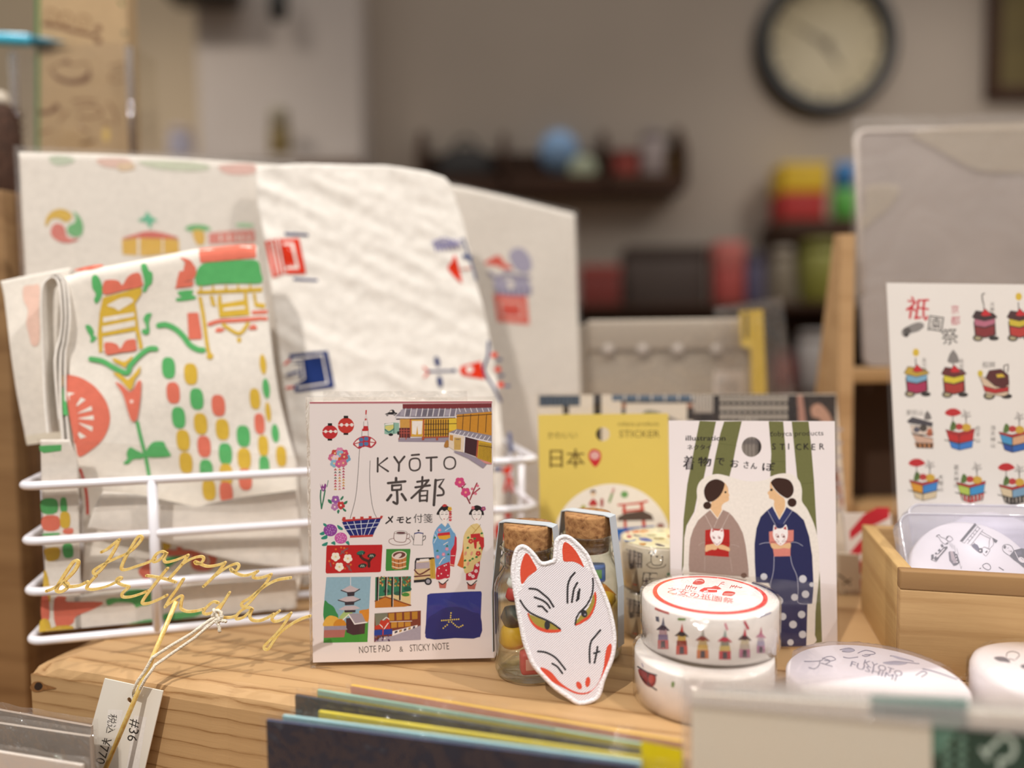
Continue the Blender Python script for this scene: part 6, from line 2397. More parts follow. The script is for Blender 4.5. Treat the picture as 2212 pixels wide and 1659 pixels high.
def sake_art(a):
    """small line drawings printed round the tape lid, in the tray crop's coordinates"""
    K = INKB
    a.l(K, '880,545 915,532 940,570 1000,590 1045,635 1040,665 1010,680 960,650 930,615 915,585 880,555', 7, 3, True)
    a.l(K, '870,560 880,545 915,532', 12)
    a.l(K, '1020,590 1035,560 1070,550 1118,590 1110,620 1070,635 1030,610', 7, 3, True)
    a.p(K, '1020,585 1045,552 1060,560 1028,600')
    a.p(K, '1005,665 1040,650 1058,655 1040,680')
    a.p(K, '790,840 830,830 830,905 790,915')
    a.p(K, '835,885 985,720 1040,710 1040,740 870,930 845,925')
    a.p('#efe6e8', '865,840 905,830 935,800 960,770 990,740 1000,750 900,870 870,880')
    a.p(K, '890,770 920,745 945,780 905,790')
    a.p(K, '845,815 870,800 890,830 855,835')
    a.p(K, '930,690 960,672 985,715 955,730')
    a.l(K, '790,915 870,945 905,890', 8, 0)
    a.p('#5a5568', '1055,800 1075,785 1150,790 1215,960 1130,1000 1070,930')
    a.p('#b9a7ac', '1080,790 1120,785 1160,900 1105,930')
    a.p('#a99aa2', '1110,895 1165,905 1200,960 1130,970')
    a.p(K, '1160,820 1190,830 1230,960 1180,1000 1130,1010 1125,980 1195,965 1150,850')
    for x, y in ((1170, 860), (1178, 905), (1188, 950)):
        a.e('#efe6e8', x, y, 10)
    for q in ('1070,640 1080,710', '1095,660 1105,740', '1120,675 1130,750', '1145,690 1160,800', '1180,740 1210,840', '1225,960 1245,1050', '1260,1010 1250,1050'):
        a.l(K, q, 4, 0)
    # gate with a fox
    a.p(K, '1228,630 1460,350 1485,385 1270,640')
    a.l(K, '1485,385 1510,400 1300,660 1270,645', 6, 0)
    a.l(K, '1540,430 1585,455 1395,695 1345,670', 7, 0, True)
    for q in ('1500,410 1540,435', '1460,460 1500,485', '1425,505 1465,535', '1390,550 1430,580', '1350,600 1385,630'):
        a.l(K, q, 6, 0)
    a.l(K, '1570,485 1720,575', 6)
    a.l(K, '1545,515 1690,590', 6)
    a.l(K, '1430,650 1460,665', 6)
    a.p(K, '1725,575 1810,620 1785,660 1745,635')
    a.l(K, '1700,580 1680,630 1680,700 1660,745', 6)
    a.l(K, '1745,640 1740,690 1680,750', 6)
    a.s('#5a5a78', '1410,700 1450,670 1500,690 1530,740 1570,760 1580,800 1540,810 1480,770')
    a.s(K, '1520,745 1570,740 1580,790 1545,812 1515,790')
    a.e('#efe6e8', 1540, 775, 14)
    a.l(K, '1570,740 1610,720 1670,750 1690,770 1630,860 1590,820', 6, 2)
    a.p(K, '1620,790 1650,770 1650,800 1625,815')
    # drinking figure
    a.l(K, '1890,700 1950,680 2010,700 2050,760 2060,820 2000,850 1940,820 1890,770', 7, 4, True)
    a.e(K, 1918, 720, 20, 26)
    a.l(K, '1960,740 1975,730', 6)
    a.l(K, '2000,790 2020,780 2020,800', 6)
    a.e('#efe6e8', 1985, 775, 12)
    a.p('#34324a', '1990,855 2060,770 2170,740 2290,760 2300,1000 2212,1040 2120,960 2060,920')
    a.p('#55536a', '2080,800 2170,770 2180,830 2110,850')
    a.l('#efe6e8', '2070,790 2120,890', 10)
    a.s('#efe6e8', '2120,910 2150,875 2200,890 2240,950 2180,960', 3)
    a.l(K, '2165,890 2200,920', 6)
    a.l(K, '1640,970 1690,1000 1700,1050 1660,1070 1600,1040 1580,1000', 10, 4, True)
    a.l(K, '1830,1030 1900,1075', 12)
    a.l(K, '1535,1050 1550,1045', 14)


def tape_case(label, back, dx, dz, printed, lean):
    o = TF.world(0.0425 + dx, back, 0.0090 + dz)
    f = stand((o.x, o.y, o.z - TOP), TYAW + 6, lean)
    t = thing('tape_case', label, 'case', f.mat(), 'clear cases of round tape in the tray')
    W_, D_ = 0.066, 0.0095
    H_ = f.uv(2080, 1112 if printed else 1091)[1]
    out = rounded(W_, H_, 0.005, 5, (-W_ / 2, 0))
    cl = clear('case_plastic', tint='#f3f3f8', gloss=0.04, bump=0.05, bscale=60, boost=0.8, haze=0.22, hazecol='#f6f4fa')
    MB().prism(out, -D_, 0.0, cl).obj('shell', t)
    rim = [(x, y, 0.0) for x, y in out]
    MB().tube(rim, 0.0006, clear('case_rim', tint='#f8f8ff', gloss=0.1, boost=2.5, haze=0.45, hazecol='#f6f4fa'), 8, closed=True).obj('rim', t)
    mb = MB()
    r = min(0.0277, H_ / 2 - 0.0015)
    cx, cy = f.uv(1900 + 1480 * .14105, 1080 + 1400 * .14105) if printed else (0.0, 0.025)
    cx = max(-W_ / 2 + r + 0.001, min(W_ / 2 - r - 0.001, cx))
    cy = H_ - r - 0.0022
    mb.lathe([(r * .9, -0.0085), (r, -0.0080), (r, -0.0030), (r * .97, -0.0022), (0, -0.0022)], solid('tape_lid', '#efe8ec', 0.35, var=0.01), 72, (cx, cy, 0))
    if printed:
        n0 = len(mb.v)
        sake_art(Art(mb, f.shifted(-0.0021)).at(1900, 1080, .14105))
        for i in range(n0, len(mb.v)):
            x, y, z = mb.v[i]
            mb.v[i] = (x, y, z - 0.0021)
    mb.obj('tape', t)
    return t


tape_case('front clear case in the tray, round white tape with gate and fox drawings', 0.0130, 0.0, 0.0, True, 30)
tape_case('clear case standing behind the front one in the tray', 0.0305, 0.006, 0.0, False, 25)


def float_sheet():
    o = on_z(1938, 1262, 0.0038)
    o = TF.world(0.0105, 0.0585, 0.0036)
    f = stand((o.x, o.y, o.z - TOP), TYAW, 7.0)
    t = thing('sticker_sheet', 'white sticker sheet of festival float drawings standing in the wooden tray', 'sticker sheet', f.mat())
    mb = MB()
    q = [f.uv(*p) for p in ((1915, 611), (2330, 616), (2330, 1150), (1943, 1150))]
    mb.prism([(q[3][0] + 0.001, 0), (q[2][0], 0), q[1], q[0]], -0.0005, 0, solid('sheet_white', '#f6f3f1', 0.4, var=0.01))
    a = Art(mb, f).at(1830, 580, .3194)
    K = '#2b2728'

    def P_(c, q):
        a.p(c, q)
        a.l(K, q, 4.5, 0, True)
    a.t('#d22c3c', '祇', 385, 320, 165, 8)
    a.t('#d22c3c', '祇', 389, 322, 165, 8)
    a.t(K, '園', 535, 408, 118, 8)
    a.t(K, '祭', 640, 510, 118, -6)
    a.t('#c23a5a', '京', 698, 300, 62)
    a.t('#c23a5a', '都', 698, 378, 68)
    a.s('#8f8c8c', '370,420 400,395 470,365 510,370 518,395 480,425 430,440 400,465 372,450')
    a.e('#5a5656', 405, 420, 26, 22)
    a.e('#3a3636', 400, 450, 16, 14)

    def wheels(x, y, s):
        a.e('#4a4440', x - 45 * s, y, 36 * s, 24 * s)
        a.e('#b9ae8a', x - 45 * s, y, 22 * s, 13 * s)
        a.e('#2c2828', x + 62 * s, y + 2 * s, 34 * s, 16 * s)

    def hoko(x, y, roof, c1, c2, top, name):
        wheels(x, y, 1)
        P_('#5a1f26', [(x - 75, y - 110), (x, y - 95), (x + 70, y - 120), (x + 75, y - 20), (x + 5, y), (x - 65, y - 15)])
        P_(c2, [(x - 66, y - 80), (x, y - 68), (x + 66, y - 86), (x + 66, y - 22), (x, y - 4), (x - 60, y - 20)])
        P_(c1, [(x - 70, y - 135), (x, y - 120), (x + 70, y - 145), (x + 70, y - 95), (x, y - 72), (x - 68, y - 85)])
        P_(roof, [(x - 85, y - 140), (x - 60, y - 185), (x + 5, y - 175), (x + 55, y - 170), (x + 85, y - 140), (x + 60, y - 130), (x, y - 115), (x - 65, y - 130)])
        P_('#d2202c', [(x - 28, y - 155), (x, y - 200), (x + 50, y - 155), (x, y - 145)])
        a.l(K, [(x - 5, y - 195), (x - 8, y - 240)], 6)
        for k, ch in enumerate(name):
            a.t('#6a6666', ch, x + 35, y - 215 + k * 34, 32)
        if top == 'sun':
            a.e('#e2c23a', x - 5, y - 280, 22, 26)
        elif top == 'tree':
            a.s('#8a8686', [(x - 5, y - 305), (x + 38, y - 225), (x, y - 212), (x - 45, y - 225)], 2)
        else:
            a.l('#6a6666', [(x - 12, y - 240), (x - 18, y - 290), (x - 2, y - 300)], 9)
    hoko(930, 470, '#3a2428', '#c0708a', '#8a2a30', 'moon', '月鉾')
    hoko(1165, 470, '#4a2428', '#d8c23a', '#c23a34', 'sun', '')
    hoko(470, 848, '#c9a83a', '#7fb4d8', '#b0285a', 'sun', '長刀鉾')
    hoko(722, 852, '#6a2228', '#e2d23a', '#b0342c', 'tree', '函谷鉾')
    hoko(1390, 850, '#6a2228', '#e2d23a', '#3a64b0', 'tree', '')
    # boat float
    wheels(1010, 862, 1.1)
    P_('#e0c8ae', '885,715 920,790 940,850 1060,865 1090,850 1095,760 990,780 940,745')
    P_('#c2282c', '915,790 1000,815 1090,800 1090,830 1000,845 930,830')
    P_('#5a1f22', '935,740 960,690 1040,680 1090,720 1095,780 1060,810 1000,795')
    P_('#e2c03a', '1005,715 1050,710 1070,735 1015,740')
    a.e('#d8c23a', 900, 710, 18, 22)
    a.l('#4a3a3a', '1065,700 1060,660 1090,650', 7)
    a.l('#4a3a3a', '1085,700 1090,660', 7)
    a.t('#6a6666', '船鉾', 912, 668, 46)

    def yama(x, y, left, right, skirt, umb, name, nx, ny):
        P_(left, [(x - 95, y - 100), (x - 10, y - 75), (x - 8, y - 15), (x - 75, y - 35)])
        P_(right, [(x - 10, y - 75), (x + 95, y - 105), (x + 85, y - 35), (x - 8, y - 15)])
        P_('#c42a2c', [(x - 100, y - 110), (x - 10, y - 90), (x + 98, y - 118), (x + 98, y - 100), (x - 10, y - 72), (x - 95, y - 96)])
        P_(skirt[0], [(x - 78, y - 38), (x - 8, y - 18), (x - 8, y + 30), (x - 60, y + 12)])
        P_(skirt[1], [(x - 8, y - 18), (x + 88, y - 38), (x + 80, y + 10), (x - 8, y + 30)])
        if skirt[2]:
            for k in range(6):
                xx = x - 62 + k * 25
                P_(skirt[2], [(xx, y - 26), (xx + 11, y - 24), (xx + 12, y + 16), (xx + 3, y + 12)])
        a.l(K, [(x - 105, y - 40), (x - 8, y - 15), (x + 100, y - 42)], 6, 0)
        a.l(K, [(x - 8, y - 75), (x - 8, y + 28)], 5, 0)
        for k in range(10):
            an = k * 2.4
            rr = 12 * math.sqrt(k)
            a.l('#8a8686', [(x + 40 + rr * math.cos(an), y - 215 + rr * math.sin(an)), (x + 40 + rr * math.cos(an) * .5, y - 205 + rr * .5 * math.sin(an))], 6)
        a.l('#5a5252', [(x + 38, y - 120), (x + 40, y - 200)], 6)
        a.e('#d8b040', x + 40, y - 125, 34, 26)
        a.e('#c23a3c', x - 8, y - 130, 26, 22)
        a.s('#5a7a3a', [(x - 70, y - 110), (x - 55, y - 165), (x - 30, y - 150), (x - 35, y - 110)])
        if umb:
            a.s('#c8202a', [(x - 105, y - 225), (x - 75, y - 250), (x - 30, y - 252), (x + 8, y - 225), (x - 10, y - 210), (x - 50, y - 200), (x - 90, y - 208)], 3)
            a.l(K, [(x - 50, y - 205), (x - 52, y - 130)], 5)
        for k, ch in enumerate(name):
            a.t('#4a4646', ch, nx + (k * 36 if ny < y - 200 else 0), ny + (0 if ny < y - 200 else k * 40), 36)
    P_('#d8b4a0', '440,1120 580,1150 580,1190 470,1180')
    P_('#e8d8cc', '425,1060 575,1070 580,1130 440,1120')
    a.s('#c06a4a', '545,1090 570,1085 575,1130 540,1130')
    a.e('#5a5a6a', 470, 1090, 22, 20)
    a.e('#4a4440', 515, 1080, 26, 24)
    P_('#4a4752', '405,1035 440,1005 580,1045 575,1065 420,1045')
    P_('#d8925a', '455,1180 585,1185 580,1215 470,1212')
    for k in range(4):
        P_('#3a2a22', [(470 + k * 30, 1182), (484 + k * 30, 1184), (486 + k * 30, 1212), (474 + k * 30, 1210)])
    a.l(K, '440,1115 510,1130 585,1115', 5, 0)
    a.s('#7a7676', '540,960 572,1015 520,1020', 2)
    a.t('#5a5656', '郭巨山', 398, 990, 40)
    yama(765, 1200, '#c8282a', '#c8282a', ('#3a82d8', '#3a82d8', None), True, '伯牙山', 865, 1095)
    yama(1125, 1215, '#4aa0d8', '#e0b08a', ('#2452a8', '#2a6ac0', None), False, '油天神山', 968, 1090)
    yama(520, 1540, '#e2a02c', '#3a8ad8', ('#e0cfae', '#e0cfae', None), True, '木賊山', 615, 1425)
    yama(838, 1555, '#b8d05a', '#3a9ad8', ('#d83a3c', '#d83a3c', '#f2eee8'), False, '霰天神山', 720, 1358)
    yama(1125, 1570, '#e0cfae', '#7fa8c8', ('#2c2824', '#2c2824', '#d8d0c4'), True, '', 0, 0)
    mb.obj('printed_sheet', t)
    mb = MB()
    q = [f.uv(*p) for p in ((1904, 603), (2338, 608), (2338, 1150), (1936, 1150))]
    mb.prism([(q[3][0], 0), (q[2][0], 0), q[1], q[0]], 0.0007, 0.0008, film('float_film', bump=0.2, bscale=30, boost=0.4, haze=0.02))
    mb.obj('clear_sleeve', t)


float_sheet()


# ------------------------------------------------------------------ display rack with the grey pouch
RACKW = wood('rack_wood', '#b8956c', '#a07c54', 1.0, axis='Z')


def display_rack():
    o = on_y(1812, 830, 0.470)
    X0, Y0 = o.x, 0.470
    zt = on_y(1818, 503, Y0).z - TOP
    m = Matrix.Translation((X0, Y0, TOP + 0.0004))
    t = thing('display_rack', 'tall pale wooden display rack with cross bars behind the tray', 'rack', m)
    R3 = Matrix(((0, 0, 1, 0), (1, 0, 0, 0), (0, 1, 0, 0), (0, 0, 0, 1)))
    side = [(0, 0), (0.060, 0), (0.010, zt), (0.0, zt - 0.001)]
    for x in (0.0, 0.20):
        MB().prism(side, 0, 0.0088, RACKW).obj('side_panel', t, Matrix.Translation((x, 0, 0)) @ R3)
    zb = on_y(1860, 829, Y0).z - TOP
    zb1 = on_y(1860, 797, Y0).z - TOP
    MB().rbox((0.0088, 0.0, zb), (0.20, 0.030, zb1), wood('rack_bar', '#a5835a', '#8a6840', 1.0), 0.0006, 2).obj('ledge_bar', t)
    zc, zc1 = on_y(1860, 1112, Y0 + .03).z - TOP, on_y(1860, 1086, Y0 + .03).z - TOP
    MB().rbox((0.0088, 0.018, max(zc, 0.001)), (0.20, 0.05, max(zc1, 0.006)), wood('rack_bar', '#a5835a', '#8a6840', 1.0), 0.0006, 2).obj('lower_bar', t)
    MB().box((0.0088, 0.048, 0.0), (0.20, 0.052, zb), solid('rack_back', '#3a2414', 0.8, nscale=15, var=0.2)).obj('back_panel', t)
    return X0, Y0, zb1


RX, RY, RZ1 = display_rack()


def grey_pouch():
    f = stand((RX + 0.010, RY + 0.010, RZ1 + 0.0012), 0.0, 7.0)
    t = thing('pouch', 'large grey flat pouch in clear wrap on the display rack', 'pouch', f.mat())
    q = f.uv(1848, 283)
    w = 0.176
    h = q[1]
    MB().prism(rounded(w, h, 0.006, 6, (q[0], 0)), -0.004, 0.0, solid('pouch_grey', '#aea39e', 0.5, nscale=25, var=0.08)).obj('grey_card', t)
    p = [(q[0] + 0.0, h * .3), (q[0], h - 0.006), (q[0] + 0.002, h - 0.002), (q[0] + 0.006, h), (q[0] + w, h)]
    MB().tube([(x, y, 0.0) for x, y in p], 0.0016, solid('pouch_piping', '#efe6e0', 0.4), 8).obj('top_piping', t)
    fl = clear('pouch_film', gloss=0.12, bump=0.7, bscale=18, boost=1.2, haze=0.08, hazecol='#d9d0cb')
    mb = MB()
    mb.prism(rounded(w + 0.004, h + 0.009, 0.004, 4, (q[0] - 0.003, 0)), 0.002, 0.0022, fl)
    mb.obj('clear_wrap', t)
    mb = MB()  # pale glare on the wrap, laid on as coloured patches
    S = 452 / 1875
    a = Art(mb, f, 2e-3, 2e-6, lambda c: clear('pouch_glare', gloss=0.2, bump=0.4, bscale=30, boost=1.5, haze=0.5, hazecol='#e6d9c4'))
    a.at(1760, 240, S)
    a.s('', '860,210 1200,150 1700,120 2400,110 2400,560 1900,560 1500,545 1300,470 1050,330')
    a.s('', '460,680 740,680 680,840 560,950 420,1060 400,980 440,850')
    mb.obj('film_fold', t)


grey_pouch()


# ------------------------------------------------------------------ grey case with yellow strap behind the cards
def snap_case():
    Y = 0.505
    o = on_y(1264, 860, Y)
    f = stand((o.x, Y, 0.0006), 0.0, 0.0)
    t = thing('storage_case', 'grey case with snap buttons and a white label behind the cards', 'case', f.mat())
    GY = solid('case_grey', '#b3a899', 0.6, nscale=12, var=0.03)
    x1, zt = f.uv(1640, 700)[0], f.uv(1400, 697)[1]
    MB().rbox((0, 0, -0.045), (x1, zt, 0), GY, 0.002).obj('body', t)
    zf = f.uv(1400, 756)[1]
    MB().rbox((0.002, zf, 0.0), (x1 - 0.001, zt + 0.002, 0.003), solid('case_flap', '#bdb1a2', 0.55, nscale=12, var=0.03), 0.0012).obj('flap', t)
    for px in (1312, 1386, 1461, 1545):
        u, v = f.uv(px, 756)
        MB().lathe([(0.0042, 0), (0.004, 0.0012), (0, 0.0016)], solid('snap', '#cfc5bd', 0.3, spec=0.7), 18).obj('snap', t, Matrix.Translation((u, v, 0.003)))
    a_, b_ = f.uv(1542, 800), f.uv(1608, 862)
    mb = MB()
    mb.box((a_[0], b_[1], 0.0), (b_[0], a_[1], 0.0003), solid('case_label', '#ece4de', 0.5))
    q = Art(mb, f, 3.2e-4)
    for k in range(8):
        q.l('#8a827c', [(1550 + k * 6.5, 822), (1550 + k * 6.5, 850)], 2 + (k % 3))
    mb.obj('label', t)
    mb = MB()
    p = [f.uv(*c) for c in ((1258, 692), (1640, 690), (1640, 880), (1262, 880))]
    mb.prism([p[3], p[2], p[1], p[0]], 0.0045, 0.0047, clear('case_film', gloss=0.08, bump=0.6, bscale=35, boost=1.4, haze=0.06))
    mb.obj('clear_sleeve', t)
    # yellow strip in its own clear bag
    Y2 = 0.492
    o = on_y(1604, 700, Y2)
    g = stand((o.x, Y2, 0.0006), 0.0, 0.0)
    t = thing('ruler', 'yellow strip with a black line hanging in clear bag beside grey case', 'ruler', g.mat())
    p = [g.uv(*c) for c in ((1598, 672), (1648, 668), (1652, 760), (1656, 850), (1624, 852), (1622, 752), (1602, 748))]
    p += []
    mb = MB()
    b0 = p[4]
    mb.prism([p[0], p[1], p[2], p[3], (p[3][0] + 0.001, 0.0), (b0[0] + 0.001, 0.0), b0, p[5], p[6]], -0.0015, 0.0, solid('ruler_yellow', '#e0bd2e', 0.45, var=0.03))
    a = Art(mb, g)
    a.l('#2c2a24', '1612,678 1612,728', 7)
    a.s('#f0d25a', '1604,742 1615,735 1626,742 1618,752')
    mb.obj('strip', t)
    p = [g.uv(*c) for c in ((1540, 664), (1690, 640), (1700, 740), (1715, 850), (1570, 862))]
    mb = MB()
    mb.prism([(p[4][0], 0), (p[3][0], 0), p[3], p[2], p[1], p[0]], 0.001, 0.0012, clear('strip_film', gloss=0.05, bump=1.0, bscale=45, boost=1.6, haze=0.04))
    mb.obj('clear_bag', t)


snap_case()


# ------------------------------------------------------------------ small packets between the letter set and the tray
def packets():
    f = stand((on_y(1822, 1300, 0.372).x, 0.372, 0.0010), 0.0, 4.0)
    t = thing('paper_packet', 'beige packet with block sketches between letter set and tray', 'packet', f.mat())
    p = [f.uv(*c) for c in ((1812, 1196), (1856, 1199), (1860, 1300), (1816, 1300))]
    mb = MB()
    mb.prism([(p[3][0], 0), (p[2][0], 0), p[1], p[0]], -0.003, 0, solid('packet_beige', '#d9cbb6', 0.6, var=0.04))
    a = Art(mb, f).at(1760, 780, 200 / 535)
    a.p('#cfbfa8', '140,1420 140,1340 172,1335 172,1425')
    a.p('#bca892', '180,1330 250,1320 255,1425 182,1430')
    a.l('#6a5c4c', '178,1325 178,1430', 4)
    a.l('#4a4238', '135,1235 160,1250 205,1290', 9)
    a.l('#4a4238', '165,1290 210,1260', 8)
    mb.obj('cover', t)
    g = stand((on_y(1838, 1300, 0.379).x, 0.379, 0.0010), 0.0, 4.0)
    t = thing('paper_packet', 'red and white striped packet left of the wooden tray', 'packet', g.mat())
    p = [g.uv(*c) for c in ((1822, 1110), (1925, 1110), (1930, 1300), (1840, 1300))]
    mb = MB()
    mb.prism([(p[3][0], 0), (p[2][0], 0), p[1], p[0]], -0.003, 0, solid('packet_white', '#ece3dc', 0.5, var=0.02))
    a = Art(mb, g).at(1760, 780, 200 / 535)
    for y in (905, 1030, 1150, 1260):
        a.p('#cf3340', [(200, y + 80), (285, y - 20), (360, y - 60), (430, y - 60), (430, y), (350, y + 40), (290, y + 60), (205, y + 130)])
    mb.obj('cover', t)


packets()


# ------------------------------------------------------------------ round white tapes lying in front of the tray
def lid_words(a, K):
    a.t(K, 'KYOTO', 760, 272, 74, 18, 370)
    a.t(K, 'FUSHIMI', 640, 285, 74, 18, 440)
    for q in ('240,245 380,240 420,210 480,200 520,225 480,240 420,235', '380,235 370,280 330,310 280,300', '390,260 490,290', '400,215 470,240 430,270', '560,140 640,125 690,145 640,160 580,155',
              '590,205 640,215 720,205', '720,170 790,145 870,165 860,180 780,185', '760,190 790,200 830,190', '950,255 1060,245 1160,258 1100,272 1000,270', '1010,195 1080,205 1220,245', '1120,250 1270,265',
              '1300,310 1420,340 1610,405', '1240,370 1300,335 1340,350 1290,385'):
        a.l(K, q, 8)
    a.s('#9a98a8', '945,255 1060,248 1165,258 1080,276 980,270', 3)
    a.s('#9a98a8', '1010,190 1080,200 1190,240 1090,225', 3)
    a.s('#9a98a8', '570,140 640,128 690,145 630,160', 3)


def bagged_tape():
    c = on_z(1890, 1463, 0.0128)
    m = Matrix.Translation((c.x, c.y, TOP + 0.0003))
    t = thing('round_tape', 'round white tape in a milky clear bag before the tray', 'tape', m)
    r, h = 0.0283, 0.0125
    mb = MB()
    mb.lathe([(r - .001, 0), (r, 0.001), (r, h - 0.001), (r - 0.001, h), (0, h)], solid('tape_lid', '#efe8ec', 0.35, var=0.01), 72)
    f = level((c.x, c.y, h + 0.0003))
    n0 = len(mb.v)
    a = Art(mb, f).at(1680, 1370, .2405)
    lid_words(a, '#5f5c74')
    for i in range(n0, len(mb.v)):
        x, y, z = mb.v[i]
        mb.v[i] = (x, y, z + h)
    mb.obj('tape', t)
    # bag lying over it
    q = [level((c.x, c.y, 0.004)).uv(*p) for p in ((1722, 1388), (1962, 1400), (2092, 1490), (1700, 1545))]
    mb = MB()
    n = 36
    vs = []
    for j in range(n + 1):
        for i in range(n + 1):
            u, v = i / n, j / n
            x = (1 - v) * ((1 - u) * q[0][0] + u * q[1][0]) + v * ((1 - u) * q[3][0] + u * q[2][0])
            y = (1 - v) * ((1 - u) * q[0][1] + u * q[1][1]) + v * ((1 - u) * q[3][1] + u * q[2][1])
            d = math.hypot(x, y)
            z = h + 0.0009 if d < r + 0.0006 else max(0.0012, h + 0.0009 - (d - r - 0.0006) * 1.1)
            w = TF.world(0, 0, 0)
            tv = V((c.x + x, c.y + y, 0)) - V((w.x, w.y, 0))
            if tv.dot(TF.y) > -0.0015 and tv.dot(TF.x) > -0.02:
                k = tv.dot(TF.y) + 0.0015
                x, y = x - TF.y.x * k, y - TF.y.y * k
            z += 0.0004 * noise.noise(V((x * 150, y * 150, 2))) if d > r + 0.0006 else 0
            vs.append((x, y, z))
    mb.add(vs, [(j * (n + 1) + i, (j + 1) * (n + 1) + i, (j + 1) * (n + 1) + i + 1, j * (n + 1) + i + 1) for j in range(n) for i in range(n)],
           clear('milky_film', tint='#f2f0f2', gloss=0.15, bump=0.3, bscale=60, boost=0.8, haze=0.12, hazecol='#f2eef2'), True)
    mb.obj('clear_bag', t)


bagged_tape()


def right_tape():
    c = on_z(2278, 1432, 0.0185)
    k = (V((c.x, c.y, TF.o.z)) - TF.o).dot(TF.y) + 0.0262 + 0.0025
    if k > 0:
        c = c - TF.y * k
    m = Matrix.Translation((c.x, c.y, TOP + 0.0003))
    t = thing('round_tape', 'thick round white tape with grey line drawings at the right end', 'tape', m)
    r, h = 0.0262, 0.0185
    mb = MB()
    mb.lathe([(r - .002, 0), (r, 0.002), (r, h - 0.003), (r - 0.0008, h - 0.001), (r - 0.003, h), (0, h)], solid('tape_lid', '#efe8ec', 0.35, var=0.01), 72)
    f = level((c.x, c.y, h + 0.0003))
    n0 = len(mb.v)
    a = Art(mb, f).at(1680, 1370, .2405)
    K = '#5c5a66'
    a.l(K, '2055,200 2060,170 2100,155 2150,165 2170,190 2140,225', 8)
    a.s('#6f6d78', '1940,210 2000,200 2060,215 2090,255 2040,250 1980,240')
    a.l(K, '2080,220 2130,235', 7)
    a.s('#6f6d78', '2180,280 2240,270 2300,300 2210,310')
    for i in range(n0, len(mb.v)):
        x, y, z = mb.v[i]
        mb.v[i] = (x, y, z + h)
    mb.obj('tape', t)
    MB().lathe([(r + 0.0009, 0.0004), (r + 0.0009, h - 0.002), (r - 0.002, h + 0.0009), (r * .3, h + 0.001)], film('tape_film', bump=0.5, bscale=80, boost=1.0), 72, caps=False).obj('clear_wrap', t)
    g = level((c.x, c.y, 0.006))
    q = [g.uv(*p) for p in ((2062, 1455), (2150, 1468), (2150, 1520), (2110, 1516))]
    mb = MB()
    n = 16
    vs = []
    for j in range(n + 1):
        for i in range(n + 1):
            u, v = i / n, j / n
            x = (1 - v) * ((1 - u) * q[0][0] + u * q[1][0]) + v * ((1 - u) * q[3][0] + u * q[2][0])
            y = (1 - v) * ((1 - u) * q[0][1] + u * q[1][1]) + v * ((1 - u) * q[3][1] + u * q[2][1])
            vs.append((x, y, 0.006 + 0.0025 * noise.noise(V((x * 220, y * 220, 6)))))
    mb.add(vs, [(j * (n + 1) + i, (j + 1) * (n + 1) + i, (j + 1) * (n + 1) + i + 1, j * (n + 1) + i + 1) for j in range(n) for i in range(n)],
           film('crinkle_film', bump=1.0, bscale=200, boost=1.6), True)
    mb.obj('wrapper_tail', t)


right_tape()
# ------------------------------------------------------------------ bagged cards standing in front of the riser
def front_face(off, u=0.0, lean=0.0, turn=0.0):
    """upright face parallel to the riser's front, `off` before it, rising from the table"""
    o = BF.world(u, -off, -0.0996)
    f = stand((o.x, o.y, o.z - TOP), YAW + turn, lean)
    f.vmin = 0.0
    return f


def card_pack(label, off, corners, col, edge=None, art=None, film_over=6, turn=0.0, fb=0.5, boost=1.3, fkey='pack_film', grp='bagged cards standing before the riser', haze=0.03, thick=0.0012):
    f = front_face(off, 0.0, 0.0, turn)
    t = thing('card_pack', label, 'card pack', f.mat(), grp)
    (ax, ay), (bx, by) = corners
    p, q = f.uv(ax, ay), f.uv(bx, by)
    mb = MB()
    mb.prism([(p[0], 0.0008), (q[0], 0.0008), q, p], -thick, 0.0, solid('pack_' + col, col, 0.5, nscale=20, var=0.05), solid('pack_' + (edge or col), edge or col, 0.5))
    if art:
        art(Art(mb, f))
    mb.obj('card', t)
    s = f.uv(ax - film_over, ay - film_over * 1.6)
    e = f.uv(bx + film_over, by - film_over * 1.6)
    mb = MB()
    n = 70
    for z in (0.0012, -thick - 0.001):
        vs = []
        for j in range(n // 2 + 1):
            for i in range(n + 1):
                u, v = i / n, j / (n // 2)
                x = s[0] + (e[0] - s[0]) * u
                top = s[1] + (e[1] - s[1]) * u + 0.0006 * noise.noise(V((x * 130, off * 900, 0)))
                w = 0.0008 * abs(noise.noise(V((x * 120 + v * 4, v * 14 + x * 60, off * 700)))) if z > 0 else 0
                vs.append((x, top * (1 - v), z + w))
        mb.add(vs, [(j * (n + 1) + i, (j + 1) * (n + 1) + i, (j + 1) * (n + 1) + i + 1, j * (n + 1) + i + 1) for j in range(n // 2) for i in range(n)],
               clear(fkey, gloss=0.035, bump=1.0, bscale=38 if fkey == 'navy_film' else 110, boost=boost, haze=haze, dist=0.016 if fkey == 'navy_film' else 0.006), True)
    mb.obj('clear_sleeve', t)
    return t


